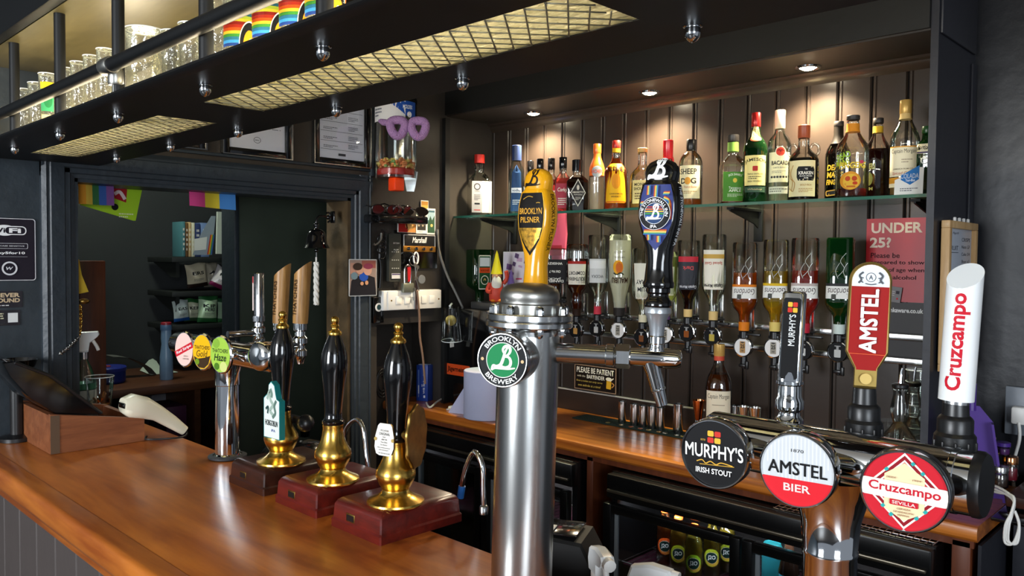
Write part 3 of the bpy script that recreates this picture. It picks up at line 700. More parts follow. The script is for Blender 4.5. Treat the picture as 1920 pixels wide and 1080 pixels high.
def pan_y(P, k, q):
    P.poly(shield(k, q, 1.03), '#f0b73a'); P.poly(shield(k, q, .97), '#120e0b')
    P.poly([(-.022*q, .128*k), (.022*q, .128*k), (.017*q, .108*k), (.008*q, .092*k), (0, .080*k), (-.008*q, .092*k), (-.017*q, .108*k)], 'speckle_gold' and MATS['speckle_gold'])
    P.text('BROOKLYN', 0, .162*k, .044*q, .0125*k, '#e5a83a', .01).text('PILSNER', 0, .1445*k, .038*q, .0115*k, '#e5a83a', .01)
    P.stroke([(-.017, .186*k), (-.006, .192*k), (.004, .190*k)], .0012, '#c99a3a').stroke([(.012, .178*k), (.016, .179*k), (.02, .178*k)], .0012, '#c99a3a')
# the yellow handle stands on a tap on the bartender's side, behind the dome
Yb = Vector((-.078, .098, .40))
mesh_part(tower, 'rear_tap', lambda b: b.lathe_at((0, 0, .433), (-.078, .098, 0), [(.0165, .04), (.0165, .10), (.012, .118)], 'steel', 24) and b.lathe_at((-.078, .098, .433), (0, 0, 1), [(.012, -.01), (.015, .02), (.018, .06), (.02, .082)], 'steel', 24))
paddle(tower, (-.078, .098, .514), .218, 'yellow_gloss', 'glossy yellow tap handle with black lettering', lambda P, k, q: b_logo(P, -.001, .2275*k, .0155*q, '#1a1209', .22), pan_y, 'BROOKLYN PILSNER', '#1a1209', (.12, -1, 0), .034)
# the black handle on the arm's tap
tp = A0+ad*.206
def f(b):
    b.lathe_at(tp+Vector((0, 0, .010)), (0, 0, 1), [(.012, 0), (.0125, .006), (.0115, .008), (.0115, .012), (.0135, .014), (.0135, .024), (.0115, .026)], 'chrome', 28)
    b.lathe_at(tp+Vector((0, 0, .036)), (0, 0, 1), [(.011, 0), (.0125, .014), (.017, .030), (.0215, .036), (.0215, .042), (.0195, .046)], mat('silver_paint', '#b4bac0', .3, .7), 32)
    b.lathe_at(tp+Vector((0, 0, .081)), (0, 0, 1), [(.020, 0), (.0225, .003), (.0225, .008), (.019, .013), (.0165, .017), (.0165, .021), (.019, .024), (.019, .030), (.0165, .032)], 'black_gloss', 32)
mesh_part(tower, 'tap_stem', f)
def pan_b(P, k, q):
    P.poly(shield(k, q, .98), '#39427a')
    C = ['#c24a2a', '#e59a3c', '#efd27a', '#5aa26a', '#3a73b8']
    for i, c in enumerate(C):
        P.rect(-.0035*q+i*.0016*q, .186*k, .0014*q, .022*k, c); P.rect(-.0145*q+i*.0015*q, .188*k, .0013*q, .018*k, c)
        P.rect(-.016*q, (.1665-.0015*i)*k, .015*q, .0013*k, c); P.rect(.0155*q, (.185-.0016*i)*k, .009*q, .0013*k, c)
        P.rect(0, (.112-.0022*i)*k, .034*q, .0019*k, c); P.stroke([(.012*q, (.176-.0016*i)*k), (.0195*q, (.17-.0012*i)*k), ((.0225-.0014*i)*q, .155*k), ((.0225-.0014*i)*q, .132*k)], .0014*q, c)
        P.rect((-.012+.0016*i)*q, .098*k, .0014*q, .012*k, c); P.rect((.003+.0016*i)*q, .094*k, .0014*q, .012*k, c)
    cy = .143*k; P.disc(0, cy, .0235*q, '#e9e9ea').disc(0, cy, .0228*q, '#15161a').disc(0, cy, .0152*q, '#e9e9ea').disc(0, cy, .0145*q, '#20406a')
    for i, c in enumerate(RAINBOW): P.rect(0, cy+(.009-.0032*i)*q, (.021, .0255, .0275, .0275, .0255, .021)[i]*q, .0017*q, c)
    b_logo(P, 0, cy, .0118*q, '#f2efe6', .24)
    P.arctext('THE STONEWALL INN', 0, cy, .0188*q, .0046*q, 3.6, '#f2f2f2').arctext('IPA', 0, cy, .0188*q, .0046*q, .5, '#f2f2f2', False)
paddle(tower, tuple(tp+Vector((0, 0, .112))), .203, 'black_gloss', 'glossy black tap handle with striped coloured shield', lambda P, k, q: b_logo(P, -.001, .2275*k, .0160*q, '#f2f2ee', .28), pan_b, 'THE STONEWALL INN IPA', '#eef2f4', (.22, -1, 0), .034)

# ================================================================== chrome three-tap font at the right
FX, FYY, FZ = -.387, .95, 1.386
font = thing('beer_font', 'chrome T-shaped beer font with three large round badges at the right', 'beer font', (FX, FYY, BARZ))
O = Vector((FX, FYY, BARZ)); L = lambda X, Y, Z: Vector((X, Y, Z))-O
def f(b):
    b.lathe([(.060, 0), (.060, .006), (.042, .010), (.031, .02), (.031, .22), (.032, .222), (.032, .226), (.031, .228), (.034, .262), (.042, .290), (.054, .312), (.058, .318)], 'chrome', 48)
mesh_part(font, 'column', f)
mesh_part(font, 'crossbar', lambda b: b.lathe_at(L(-.555, FYY, FZ), (1, 0, 0), [(.010, 0), (.030, .004), (.0345, .010), (.0345, .300), (.0355, .301), (.0355, .306), (.0345, .307), (.0345, .322)], 'chrome', 56))
mesh_part(font, 'end_cap', lambda b: b.lathe_at(L(-.233, FYY, FZ), (1, 0, 0), [(.0355, 0), (.0355, .006), (.033, .010), (.012, .012)], 'black_plastic', 48))
def bd_murphy():
    P = P2(); P.disc(0, 0, .0415, '#101012')
    for x, y, c in ((-.0045, .0245, '#e8b23a'), (.0045, .0245, '#c8352a'), (-.0045, .0165, '#c8352a'), (.0045, .0165, '#e8b23a')): P.rect(x, y, .0078, .0068, c, 0, .0015)
    P.text('ESTD', -.014, .016, .006, .0022, '#c9a24a'); P.fat("MURPHY'S", 0, .003, .074, .0170, '#f3f3f0', .02)
    P.stroke([(-.022, -.0115), (-.015, -.009), (-.010, -.0125), (-.004, -.0095), (.003, -.0125), (.010, -.0095), (.024, -.0115)], .0013, '#d2a33a'); P.stroke([(-.018, -.0145), (.0, -.0135), (.026, -.0120)], .0008, '#d2a33a')
    P.text('IRISH STOUT', 0, -.0215, .046, .0068, '#f0f0ee', .02); return P
def bd_amstel():
    P = P2(); P.disc(0, 0, .041, '#c9cdd0')
    P.rects([(i*.0042, .012, .0016, 2*(math.sqrt(.0385**2-(i*.0042)**2)-.012)) for i in range(-8, 9)], '#d9dcde')
    n = 40; P.poly([(.041*math.cos(a), .041*math.sin(a)) for a in [PI+.27+(PI-.54)*i/n for i in range(n+1)]], '#d8202c')
    P.text('1870', 0, .022, .014, .0036, '#4a4a4c', .01); P.fat('AMSTEL', 0, .0015, .066, .0145, '#0c0c0e', .02); P.text('BIER', 0, -.0205, .030, .0088, '#ecd0cb', .02); return P
def bd_cruz():
    P = P2(); P.disc(0, 0, .0425, '#c71f2d')
    d = .040
    for s, c in ((1.0, '#efe4d8'), (.93, '#8f1420'), (.82, '#efe4d8'), (.76, '#c71f2d')): P.poly([(0, d*s), (d*s*.98, 0), (0, -d*s), (-d*s*.98, 0)], c)
    P.poly([(0, .0295), (.019, .016), (.019, -.020), (0, -.031), (-.019, -.020), (-.019, .016)], '#ecd8ac')
    for x, y in ((.017, .021), (-.017, .021), (.020, -.018), (-.020, -.018), (.012, -.026), (-.012, -.026), (.008, .030)): P.rect(x, y, .0038, .0032, '#2aa3a0', .75)
    P.rect(0, 0, .083, .0185, '#e9dfd6', -.03, .004); P.text('Cruzcampo', 0, .0008, .068, .0125, '#c21a2c', .02, rot=-.03); P.rect(0, -.0125, .027, .0058, '#c21a2c', -.03, .001); P.text('SEVILLA', 0, -.0125, .022, .0034, '#f0e2d8', .01, rot=-.03)
    P.text('CERVEZA', 0, -.0185, .013, .0019, '#9a6a4a').text('DE ANDALUCIA', 0, -.0218, .019, .0019, '#9a6a4a').text('ESPANA', 0, -.025, .011, .0019, '#9a6a4a').text('DESDE', -.012, .0135, .009, .0017, '#9a6a4a').text('1904', .012, .0135, .008, .0017, '#9a6a4a'); return P
for X, P, lb in ((-.497, bd_murphy(), 'round black stout badge'), (-.392, bd_amstel(), 'round silver and red lager badge'), (-.278, bd_cruz(), 'round red and cream lager badge')):
    badge(font, L(X, .868, FZ), (.13, -1, -.04), .0425, P, 'chrome', 'black_plastic' if X > -.3 else 'chrome', .03, lb)
# tap handles on the font
def f(b):
    p = L(-.458, .985, 1.402); b.lathe_at(p, (0, 0, 1), [(.0135, -.02), (.0135, .004), (.017, .008), (.0175, .016), (.0135, .022), (.0135, .026), (.0175, .030), (.018, .040), (.015, .046), (.0145, .060), (.017, .062), (.017, .066)], 'chrome', 32)
mesh_part(font, 'tap_stem', f)
b = MB(); p = L(-.458, .985, 1.468); b.T = Matrix.Translation(p) @ Matrix.Rotation(math.radians(20), 4, 'Z') @ Matrix.Rotation(math.radians(2), 4, 'Y')
b.loft([(0, .0155, .011, 3), (.03, .0145, .0105, 4), (.112, .0145, .0105, 4), (.1145, .0125, .009, 4)], 'chrome', 32)
th = b.build('tap_handle', font, 40); th['label'] = 'black and chrome stout tap handle'
q = MB(); q.T = b.T; P = P2(); P.rect(-.001, .055, .021, .104, '#141415', 0, .003)
for x, y, c in ((-.0036, .0985, '#e8b23a'), (.0026, .0985, '#c8352a'), (-.0036, .0915, '#c8352a'), (.0026, .0915, '#e8b23a')): P.rect(x, y, .0055, .006, c, 0, .001)
P.fat("MURPHY'S", 0, .066, .040, .008, '#dfe0df', .015, rot=PI/2); q.decal(P, plane_map((0, -.0105, 0), (1, 0, 0), (0, 0, 1), (0, -1, 0)), .0003, .0002); q.build('handle_print', th, 0)
def collar(x):
    p = L(x, .985, 1.396)
    mesh_part(font, 'handle_collar', lambda b: b.lathe_at(p, (0, 0, 1), [(.0215, -.012), (.0215, .032), (.020, .034), (.0185, .036), (.0185, .050), (.0165, .053), (.0140, .055), (.0130, .072), (.0125, .074)], 'black_plastic', 28))
collar(-.364); collar(-.264)
for x in (-.364, -.264):
    for k in range(10):
        a = 2*PI*k/10; mesh_part(font, 'collar_rib', lambda b: b.box(L(x+.0215*math.cos(a), .985+.0215*math.sin(a), 1.405), (.003, .003, .036), 'black_plastic', .001))
# Amstel paddle
b = MB(); p = L(-.364, .985, 1.470); b.T = Matrix.Translation(p) @ Matrix.Rotation(math.radians(24), 4, 'Z') @ Matrix.Rotation(math.radians(1.6), 4, 'Y')
def pad_out(s=1., dz=0.):
    pts = [(-.0125, .0), (-.0125, .022), (-.0235, .042), (-.0235, .128)]
    arc = [(-.0235*math.cos(a), .128+.0235*math.sin(a)) for a in [PI*i/16 for i in range(1, 16)]]
    pts = pts+arc+[(.0235, .128), (.0235, .042), (.0125, .022), (.0125, 0)]
    return [(x*s, .076+(y-.076)*(1-(1-s)*.35)+dz) for x, y in pts]
b.prism(pad_out(), (0, .008, 0), (1, 0, 0), (0, 0, 1), (0, -1, 0), .016, 'gold_paint', None, .003)
th = b.build('tap_handle', font, 30); th['label'] = 'red paddle tap handle with gold rim'
q = MB(); q.T = b.T; P = P2(); P.poly([(x, max(y, .022)) for x, y in pad_out(.88)], mat('red_enamel', '#9c1a16', .15, coat=.6))
arc = [(.0205*math.cos(a), .1275+.0205*math.sin(a)) for a in [PI*i/16 for i in range(17)]]
P.poly([(.0205, .122)]+arc+[(-.0205, .122)], '#e3e9ee'); P.ring(0, .133, .0048, .0056, '#55585c'); P.text('A', 0, .133, .0045, .0055, '#55585c')
for s in (-1, 1): P.stroke([(s*.0135, .126), (s*.0105, .130), (s*.0125, .135), (s*.0085, .139)], .0022, '#55585c'); P.stroke([(s*.0125, .133), (s*.008, .132)], .0012, '#55585c'); P.stroke([(s*.0115, .129), (s*.0085, .1265)], .0013, '#55585c')
P.stroke([(-.006, .1255), (0, .1245), (.006, .1255)], .0012, '#55585c'); P.fat('AMSTEL', 0, .081, .076, .0180, '#f3f3f1', .035, rot=PI/2); P.rect(0, .0415, .040, .0008, '#e0603a'); P.ring(.008, .118, .0012, .0016, '#f3f3f1', 16); P.disc(0, .012, .0065, '#cdb06a')
q.decal(P, plane_map((0, -.008, 0), (1, 0, 0), (0, 0, 1), (0, -1, 0)), .0002, .0002); q.build('handle_print', th, 0)
# Cruzcampo slanted cylinder
b = MB(); p = L(-.264, .985, 1.468); b.T = Matrix.Translation(p) @ Matrix.Rotation(math.radians(20), 4, 'Z') @ Matrix.Rotation(math.radians(2.4), 4, 'Y')
n = 40; r = .0182; V = []; F = []
for j in range(2):
    for i in range(n):
        a = 2*PI*i/n; x, y = r*math.cos(a), r*math.sin(a); V.append((x, y, 0 if j == 0 else .139+.013*(x*.45+y)/r))
F = [(i, (i+1) % n, n+(i+1) % n, n+i) for i in range(n)]+[tuple(range(n-1, -1, -1)), tuple(range(n, 2*n))]
b.add(V, F, 'white_gloss'); b.lathe([(.0135, -.004), (.0135, 0)], 'alu', 24)
th = b.build('tap_handle', font, 30); th['label'] = 'white slanted cylinder tap handle with red lettering'
q = MB(); q.T = b.T; P = P2(); P.text('Cruzcampo', 0, .066, .108, .021, '#c21a2c', .03, rot=PI/2); q.decal(P, cyl_map(r, a0=-.25), .0003); q.build('handle_print', th, 0)

# ================================================================== chrome font at the far end of the bar
FY2 = 1.06; _c = PY(426, 700, FY2); FX2, FZ2 = _c.x, PY(450, 664, FY2).z
font2 = thing('beer_font', 'slim chrome beer font with oval cider badges at the far end of the bar', 'beer font', (FX2, FY2, BARZ))
O2 = Vector((FX2, FY2, BARZ)); Q2 = lambda x, y, Y: PY(x, y, Y)-O2; HB = FZ2-BARZ
mesh_part(font2, 'column', lambda b: b.lathe([(.040, 0), (.044, .003), (.044, .008), (.036, .012), (.0335, .014), (.0315, HB-.095), (.0345, HB-.093), (.0345, HB-.06), (.046, HB-.018)], 'chrome', 40) and b.lathe([(.045, 0), (.053, .002), (.053, .007), (.045, .010)], 'dark_rubber', 40))
x0 = Q2(333, 655, FY2).x; x1 = Q2(519, 668, FY2).x
mesh_part(font2, 'crossbar', lambda b: b.lathe_at((x0, 0, HB), (1, 0, 0), [(.012, 0), (.028, .004), (.0335, .01), (.0335, x1-x0-.01), (.029, x1-x0-.003), (.01, x1-x0)], 'chrome', 40))
def oval_badge(c, col, draw, lb):
    d = Vector((.28, -1, 0)).normalized(); U = Vector((0, 0, 1)).cross(d).normalized(); W = Vector((0, 0, 1)); k = 1.06
    out = [(.038*k*math.cos(a), .049*k*math.sin(a)) for a in [2*PI*i/40 for i in range(40)]]
    def f(b): b.prism(out, Vector(c)-d*.010, U, W, d, .012, 'chrome', None, .003); b.lathe_at(Vector(c)-d*.008, -d, [(.026, 0), (.014, .014), (.012, .05)], 'chrome', 24)
    o = mesh_part(font2, 'badge', f, label=lb); P = P2(); P.disc(0, 0, .0345, col, .0445); draw(P); b = MB(); b.decal(P, plane_map(Vector(c)+d*.002, U*k, W*k, d), .0003, .00015); b.build('badge_face', o, 0)
def d1(P): P.rect(0, 0, .074, .016, '#c81f2e', .42); P.text('Red Stripe', 0, 0, .062, .010, '#f3ecec', .02, rot=.42); P.text('JAMAICA', .008, -.018, .018, .004, '#8a7a70').text('LAGER BEER', .008, -.025, .024, .004, '#8a7a70')
def d2(P): P.text('THATCHERS', 0, .012, .056, .010, '#3a3210', .02); P.text('Gold', 0, -.004, .042, .018, '#7a5a10', .02, .2); P.poly([(-.030, -.012), (-.015, -.018), (.01, -.014), (.031, -.008), (.024, -.030), (.008, -.042), (-.012, -.041), (-.026, -.028)], '#3d2c1a'); P.disc(-.018, -.026, .008, '#6f8f1e')
def d3(P): P.text('THATCHERS', 0, .010, .056, .010, '#24361a', .02); P.text('Haze', 0, -.007, .044, .018, '#23331a', .02, .2); P.disc(-.014, .028, .012, '#86b13c'); P.disc(.012, -.03, .013, '#cfd884'); P.disc(-.012, -.030, .009, '#4d7a22')
oval_badge(Q2(346, 655, .985), '#efc9bf', d1, 'pale oval badge with a red stripe'); oval_badge(Q2(380, 660, .985), '#f0b615', d2, 'yellow oval cider badge'); oval_badge(Q2(414, 665, .985), '#a2c94a', d3, 'green oval cider badge')
bb = Q2(486, 668, .995)
mesh_part(font2, 'blank_badge', lambda b: b.lathe_at(bb, (.3, -1, 0), [(.034, -.03), (.0375, -.012), (.037, 0), (.032, .006), (.02, .010), (0, .012)], 'chrome', 40) and b.lathe_at(bb, (-.05, 1, 0), [(.02, 0), (.014, .06)], 'chrome', 20))
TYP = 1.155
def stem2(px, py, py2):
    c = Q2(px, py, TYP); h = PY(px, py, TYP).z-PY(px, py2, TYP).z; k = h/.11
    mesh_part(font2, 'tap_stem', lambda b: b.lathe_at((c.x, c.y, c.z-h), (0, 0, 1), [(r, z*k) for r, z in [(.008, 0), (.010, .010), (.014, .018), (.018, .022), (.018, .036), (.013, .042), (.013, .050), (.0195, .056), (.0195, .070), (.014, .076), (.0135, .088), (.018, .092), (.0185, .110)]], 'chrome', 24) and b.cyl((c.x, 0, c.z-h*.5), (c.x, c.y, c.z-h*.5), .010, 'chrome', n=16))
    return c
c = stem2(485, 592, 655); b = MB(); b.T = Matrix.Translation(c); b.loft([(0, .0165, .013, 3), (.122, .0165, .013, 3), (.125, .014, .011, 3)], 'chrome', 28); th = b.build('tap_handle', font2, 40); th['label'] = 'plain chrome tap handle'
q = MB(); q.T = b.T; P = P2(); P.rect(-.008, .065, .007, .10, '#e7d2cc', 0, .003).rect(-.008, .105, .006, .02, '#b8323a', 0, .003); q.decal(P, plane_map((0, -.0131, 0), (1, 0, 0), (0, 0, 1), (0, -1, 0)), .0003); q.build('handle_print', th, 0)
for px, lb in ((525, 'wooden slanted cider tap handle behind the first pump'), (563, 'wooden slanted cider tap handle beside the rope')):
    c = stem2(px, 606, 682)
    b = MB(); b.T = Matrix.Translation(c) @ Matrix.Rotation(math.radians(40), 4, 'Z') @ Matrix.Rotation(math.radians(3), 4, 'Y'); r = .0225; V = []
    for z, rr in ((0, .020), (.02, .021), (.13, r)):
        for i in range(32): a = 2*PI*i/32; V.append((rr*math.cos(a), rr*math.sin(a), z if z < .1 else .150+.020*math.cos(a)))
    F = [(j*32+i, j*32+(i+1) % 32, (j+1)*32+(i+1) % 32, (j+1)*32+i) for j in range(2) for i in range(32)]+[tuple(range(31, -1, -1)), tuple(range(64, 96))]
    b.add(V, F, 'handle_wood'); th = b.build('tap_handle', font2, 30); th['label'] = lb
    q = MB(); q.T = b.T; P = P2(); P.text('THATCHERS', 0, .07, .098, .012, '#3a2412', .02, rot=PI/2); q.decal(P, cyl_map(r+.0003, a0=-.55), .0004); q.build('handle_print', th, 0)

# ================================================================== hand pumps
def pump(cx, base_m, label, bz=.062):
    t = thing('hand_pump', label, 'hand pump', (cx, 1.055, BARZ), 0, 'hand pumps along the bar')
    def f(b):
        hx, hy = .088, .11
        b.blocks([(0, hx, hy), (.016, hx, hy), (.020, hx-.003, hy-.003), (bz-.014, hx-.005, hy-.005), (bz-.006, hx-.009, hy-.009), (bz-.001, hx-.016, hy-.016), (bz, hx-.018, hy-.018)], base_m)
    o = mesh_part(t, 'base', f, 30)
    o2 = mesh_part(t, 'maker_plate', lambda b: b.box((.0-.02, -.1055, .030), (.030, .003, .018), 'old_brass', .001) and b.box((-.02, -.1073, .030), (.024, .001, .012), 'black_plastic'))
    ox, oy = .040, -.035
    def f(b):
        b.T = Matrix.Translation((ox, oy, bz-.001))
        b.lathe([(.058, 0), (.060, .003), (.059, .007), (.050, .011), (.038, .017), (.030, .024), (.028, .030), (.0305, .034), (.034, .040), (.040, .052), (.042, .060), (.0405, .070), (.034, .080), (.0275, .094), (.0245, .107), (.0225, .122), (.0235, .126), (.0235, .130)], 'brass', 40)
    mesh_part(t, 'brass_body', f, 40)
    def f(b):
        b.T = Matrix.Translation((ox, oy, bz+.129)) @ Matrix.Rotation(math.radians(2), 4, 'Y')
        b.lathe([(.0225, 0), (.025, .003), (.025, .009), (.0215, .012), (.0195, .018), (.0195, .030), (.021, .055), (.0245, .090), (.0285, .120), (.0300, .140), (.0285, .160), (.023, .180), (.0165, .196), (.0135, .204), (.0125, .207)], 'black_gloss', 40)
    mesh_part(t, 'handle', f, 40)
    def f(b):
        b.T = Matrix.Translation((ox+.007, oy, bz+.336)) 
        b.lathe([(.0155, -.002), (.0165, .002), (.0150, .006), (.0105, .009), (.0085, .013), (.0085, .016), (.0105, .018), (.0095, .021), (.0065, .023), (.0085, .027), (.0100, .032), (.0085, .037), (.004, .0405), (0, .041)], 'brass', 24)
    mesh_part(t, 'finial', f, 50)
    return t
def swan(t, cx, pts, Y, tip=False):
    o = Vector((cx, 1.055, BARZ)); Q = [PY(x, y, Y)-o for x, y in pts]
    def f(b):
        b.tube(Q, .0062, 'chrome', 12, sm=8); e = Q[-1]; b.lathe_at(e+Vector((0, 0, -.020)), (0, 0, 1), [(.006, 0), (.010, .002), (.010, .018), (.0065, .022)], 'steel', 14)
        if tip: b.cyl(Q[0]+Vector((0, 0, -.006)), Q[0]+(Q[1]-Q[0]).normalized()*.022, .0078, mat('blue_band', '#2a6fc2', .4), n=12)
    mesh_part(t, 'swan_neck', f, 50)
p1 = pump(-1.83, 'dark_wood', 'hand pump on the dark brown base with the goblin ale clip')
p2 = pump(-1.600, 'red_wood', 'middle hand pump on a red base without any pump clip')
p3 = pump(-1.366, 'red_wood', 'nearest hand pump on a red base with white and round clips')
swan(p2, -1.600, [(643, 835), (650, 803), (668, 787), (681, 803), (686, 845), (690, 880)], 1.19); swan(p3, -1.366, [(863, 928), (873, 880), (889, 848), (904, 872), (906, 915), (907, 948)], 1.19, True)
# pump clips
b = MB(); c = PY(519, 772, .965)-Vector((-1.83, 1.055, BARZ)); d = Vector((.06, -1, 0)).normalized(); U = Vector((0, 0, 1)).cross(d).normalized(); W = Vector((0, 0, 1))
out = [(-.034, -.062), (.034, -.062), (.034, .030), (.022, .034), (.018, .044), (.012, .066), (-.002, .074), (-.012, .066), (-.014, .046), (-.034, .032)]
mat('teal', '#17797a', .35); b.prism(out, c, U, W, d, .014, 'teal')
o = b.build('pump_clip', p1, 30); o['label'] = 'teal and white ale clip'
P = P2(); P.poly([(x*.93, y*.97) for x, y in out], '#dfe6e0')
P.stroke([(-.018, .030), (-.008, .050), (-.004, .030), (.006, .018), (-.006, .004), (.008, -.006)], .009, '#9fb3a6'); P.stroke([(.020, .030), (.012, .016), (.016, .0), (.004, -.012)], .008, '#5f7a70'); P.stroke([(-.024, .006), (-.014, .012), (-.016, -.004)], .006, '#2f4a48'); P.stroke([(-.004, .056), (.002, .044), (.0, .036)], .008, '#6f8a7e')
P.text('HOBGOBLIN', 0, -.025, .052, .0135, '#1c2626', .02, rot=.0); P.text('IPA', .008, -.042, .016, .006, '#3a4a9a', .01)
q = MB(); q.decal(P, plane_map(c+d*.014, U, W, d), .0003); q.build('clip_print', o, 0)
mesh_part(p1, 'clip_bracket', lambda b: b.box((.045, .0, .165), (.09, .012, .02), 'black_plastic', .003) and b.cyl(tuple(c), (.03, -.035, .15), .006, 'black_plastic') and b.ball((.095, .0, .162), .022, 'black_plastic', 12))
b = MB(); c3 = c = PY(723, 824, .965)-Vector((-1.366, 1.055, BARZ)); d = Vector((.25, -.95, .08)).normalized(); U = Vector((0, 0, 1)).cross(d).normalized()*.8; W = d.cross(U)
out = [(-.016, .040), (.016, .040), (.022, .034), (.029, .008), (.030, -.020), (.024, -.036), (.014, -.040), (-.014, -.040), (-.024, -.036), (-.030, -.020), (-.029, .008), (-.022, .034)]
b.prism(out, c, U, W, d, .004, 'paper', 'old_brass'); o = b.build('pump_clip', p3, 30); o['label'] = 'small white clip with writing'
P = P2(); P.text('PITCHFORK', 0, .022, .026, .0045, '#5a5550').text('ORIGINAL', 0, .014, .034, .0065, '#3a3835', .01).text('beer', 0, .0065, .010, .003, '#5a5550').text('ABV 4%', 0, .0, .018, .0038, '#5a5550').text('Your Beer', 0, -.0065, .022, .0036, '#5a5550').text('Our Brewer', 0, -.013, .022, .0032, '#5a5550').text('fully conditioned beer', 0, -.0205, .040, .0034, '#5a5550').text('and enjoying it!', 0, -.026, .030, .0034, '#5a5550').text('for the real world', .002, -.0335, .034, .0034, '#5a5550'); P.disc(-.027, 0, .0045, '#b59a58').disc(.027, .0, .0045, '#b59a58')
q = MB(); q.decal(P, plane_map(c+d*.004, U, W, d), .0003); q.build('clip_print', o, 0)
# the round clip on the far side, seen from behind
cb = PY(777, 818, 1.04)-Vector((-1.366, 1.055, BARZ)); db = Vector((.88, .48, 0)).normalized(); Ub = Vector((0, 0, 1)).cross(db).normalized()
out = [((.056+.0022*math.sin(9*a))*math.cos(a)*.92, (.066+.002*math.sin(9*a))*math.sin(a)) for a in [2*PI*i/72 for i in range(72)]]
b = MB(); b.prism(out, cb, Ub, (0, 0, 1), db, .008, 'old_brass', 'old_brass', .002)
o = b.build('round_clip', p3, 30); o['label'] = 'oval brass clip seen from behind'
mesh_part(p3, 'clip_bracket', lambda b: b.cyl((.04, -.035, cb.z+.004), cb+db*.004, .008, 'steel', n=14) and b.lathe_at(cb-db*.034, db, [(.011, 0), (.0125, .002), (.0125, .026), (.010, .034)], 'old_brass', 16) and b.cyl(tuple(c3), (.04, -.035, cb.z+.004), .006, 'steel', n=12))

# ================================================================== shelves and bottles
shelf = thing('glass_shelf', 'long clear glass shelf with green edge holding spirit bottles', 'shelf', (0, 0, 0))
SY0 = 2.545
mesh_part(shelf, 'pane', lambda b: b.box(((XL+XR)/2-.012, (SY0+2.79)/2, SHZ-.005), (XR-XL-.03, 2.79-SY0-.002, .0098), 'green_edge'))
mesh_part(shelf, 'front_edge', lambda b: b.box(((XL+XR)/2-.012, SY0-.001, SHZ-.005), (XR-XL-.03, .003, .010), mat('edge_green', '#2d6b58', .12, coat=.5)))
for px in (900, 1095, 1365, 1712):
    p = PY(px, 405, 2.56)
    def f(b):
        b.box((p.x, 2.69, SHZ-.016), (.028, .23, .008), 'black_matte'); b.box((p.x, 2.787, SHZ-.07), (.034, .012, .12), 'black_matte', .002)
        b.prism([(0, 0), (-.21, 0), (-.21, -.006), (-.03, -.045), (0, -.06)], (p.x-.003, 2.782, SHZ-.02), (0, 1, 0), (0, 0, 1), (1, 0, 0), .006, 'black_matte')
    mesh_part(shelf, 'bracket', f)

def prof(kind, R, H):
    T = {
     'std': [(.93, 0), (1, .02), (1, .57), (.985, .60), (.92, .64), (.74, .69), (.50, .735), (.38, .765), (.345, .80), (.34, .955), (.36, .96), (.36, 1)],
     'high': [(.93, 0), (1, .015), (1, .62), (.96, .66), (.80, .70), (.50, .745), (.40, .775), (.38, .83), (.38, .96), (.40, 1)],
     'slim': [(.93, 0), (1, .015), (1, .60), (.97, .64), (.82, .70), (.62, .76), (.50, .80), (.47, .84), (.46, 1)],
     'square': [(.93, 0, 7), (1, .02, 7), (1, .56, 7), (.96, .60, 6), (.70, .66, 4), (.46, .70, 3), (.42, .73, 2), (.44, .78, 2), (.43, .86, 2), (.42, 1, 2)],
     'decanter': [(.95, 0, 5), (1, .02, 5), (1, .60, 5), (.93, .66, 4), (.66, .70, 3), (.40, .73, 2), (.36, .76, 2), (.36, 1, 2)],
     'stout': [(.94, 0), (1, .02), (1, .52), (.97, .56), (.84, .60), (.60, .65), (.40, .71), (.33, .78), (.31, .93), (.34, .94), (.34, 1)],
     'dome': [(.94, 0), (1, .02), (1, .58), (.97, .66), (.88, .72), (.70, .77), (.48, .805), (.36, .83), (.34, .86), (.34, 1)],
     'gordon': [(.94, 0, 3.2), (1, .02, 3.2), (1, .60, 3.2), (1.03, .66, 3.2), (1.0, .69, 3), (.86, .74, 2.6), (.56, .79, 2), (.46, .82, 2), (.42, .88, 2), (.40, 1, 2)],
     'morgan': [(.94, 0, 2.5), (1, .02, 2.5), (1, .56, 2.5), (.98, .60, 2.4), (.88, .66, 2.2), (.62, .73, 2), (.46, .78, 2), (.38, .83, 2), (.36, 1, 2)],
     'malibu': [(.94, 0), (1, .02), (1, .30), (.97, .42), (.97, .52), (.94, .58), (.80, .66), (.62, .76), (.52, .86), (.46, 1)],
     'jug': [(.95, 0), (1, .02), (1, .50), (.97, .55), (.86, .60), (.62, .65), (.42, .69), (.36, .74), (.36, 1)],
     'comfort': [(.86, 0), (.97, .02), (1, .10), (1, .46), (.98, .53), (.86, .60), (.60, .66), (.50, .70), (.54, .78), (.52, .86), (.40, .92), (.38, 1)],
     'jager': [(.95, 0, 6), (1, .02, 6), (1, .64, 6), (.95, .70, 5), (.70, .76, 3.5), (.45, .80, 2.4), (.38, .84, 2), (.38, 1, 2)],
    }[kind]
    return [(p[0]*R, p[1]*H)+tuple(p[2:]) for p in T]
def clip(pr, z0, z1, s=.93, ds=.002):
    """inside of a profile between two heights"""
    o = []; pr = [(p+(2,))[:3] if len(p) == 2 else p for p in pr]
    def at(z):
        for a, b in zip(pr, pr[1:]):
            if a[1] <= z <= b[1]: t = (z-a[1])/max(1e-9, b[1]-a[1]); return (a[0]+(b[0]-a[0])*t, z, a[2]+(b[2]-a[2])*t)
        return (pr[-1][0], z, pr[-1][2])
    Z = [z0]+[p[1] for p in pr if z0 < p[1] < z1]+[z1]
    return [(at(z)[0]*s-ds*0, z, at(z)[2]) for z in Z]
BOT = {}
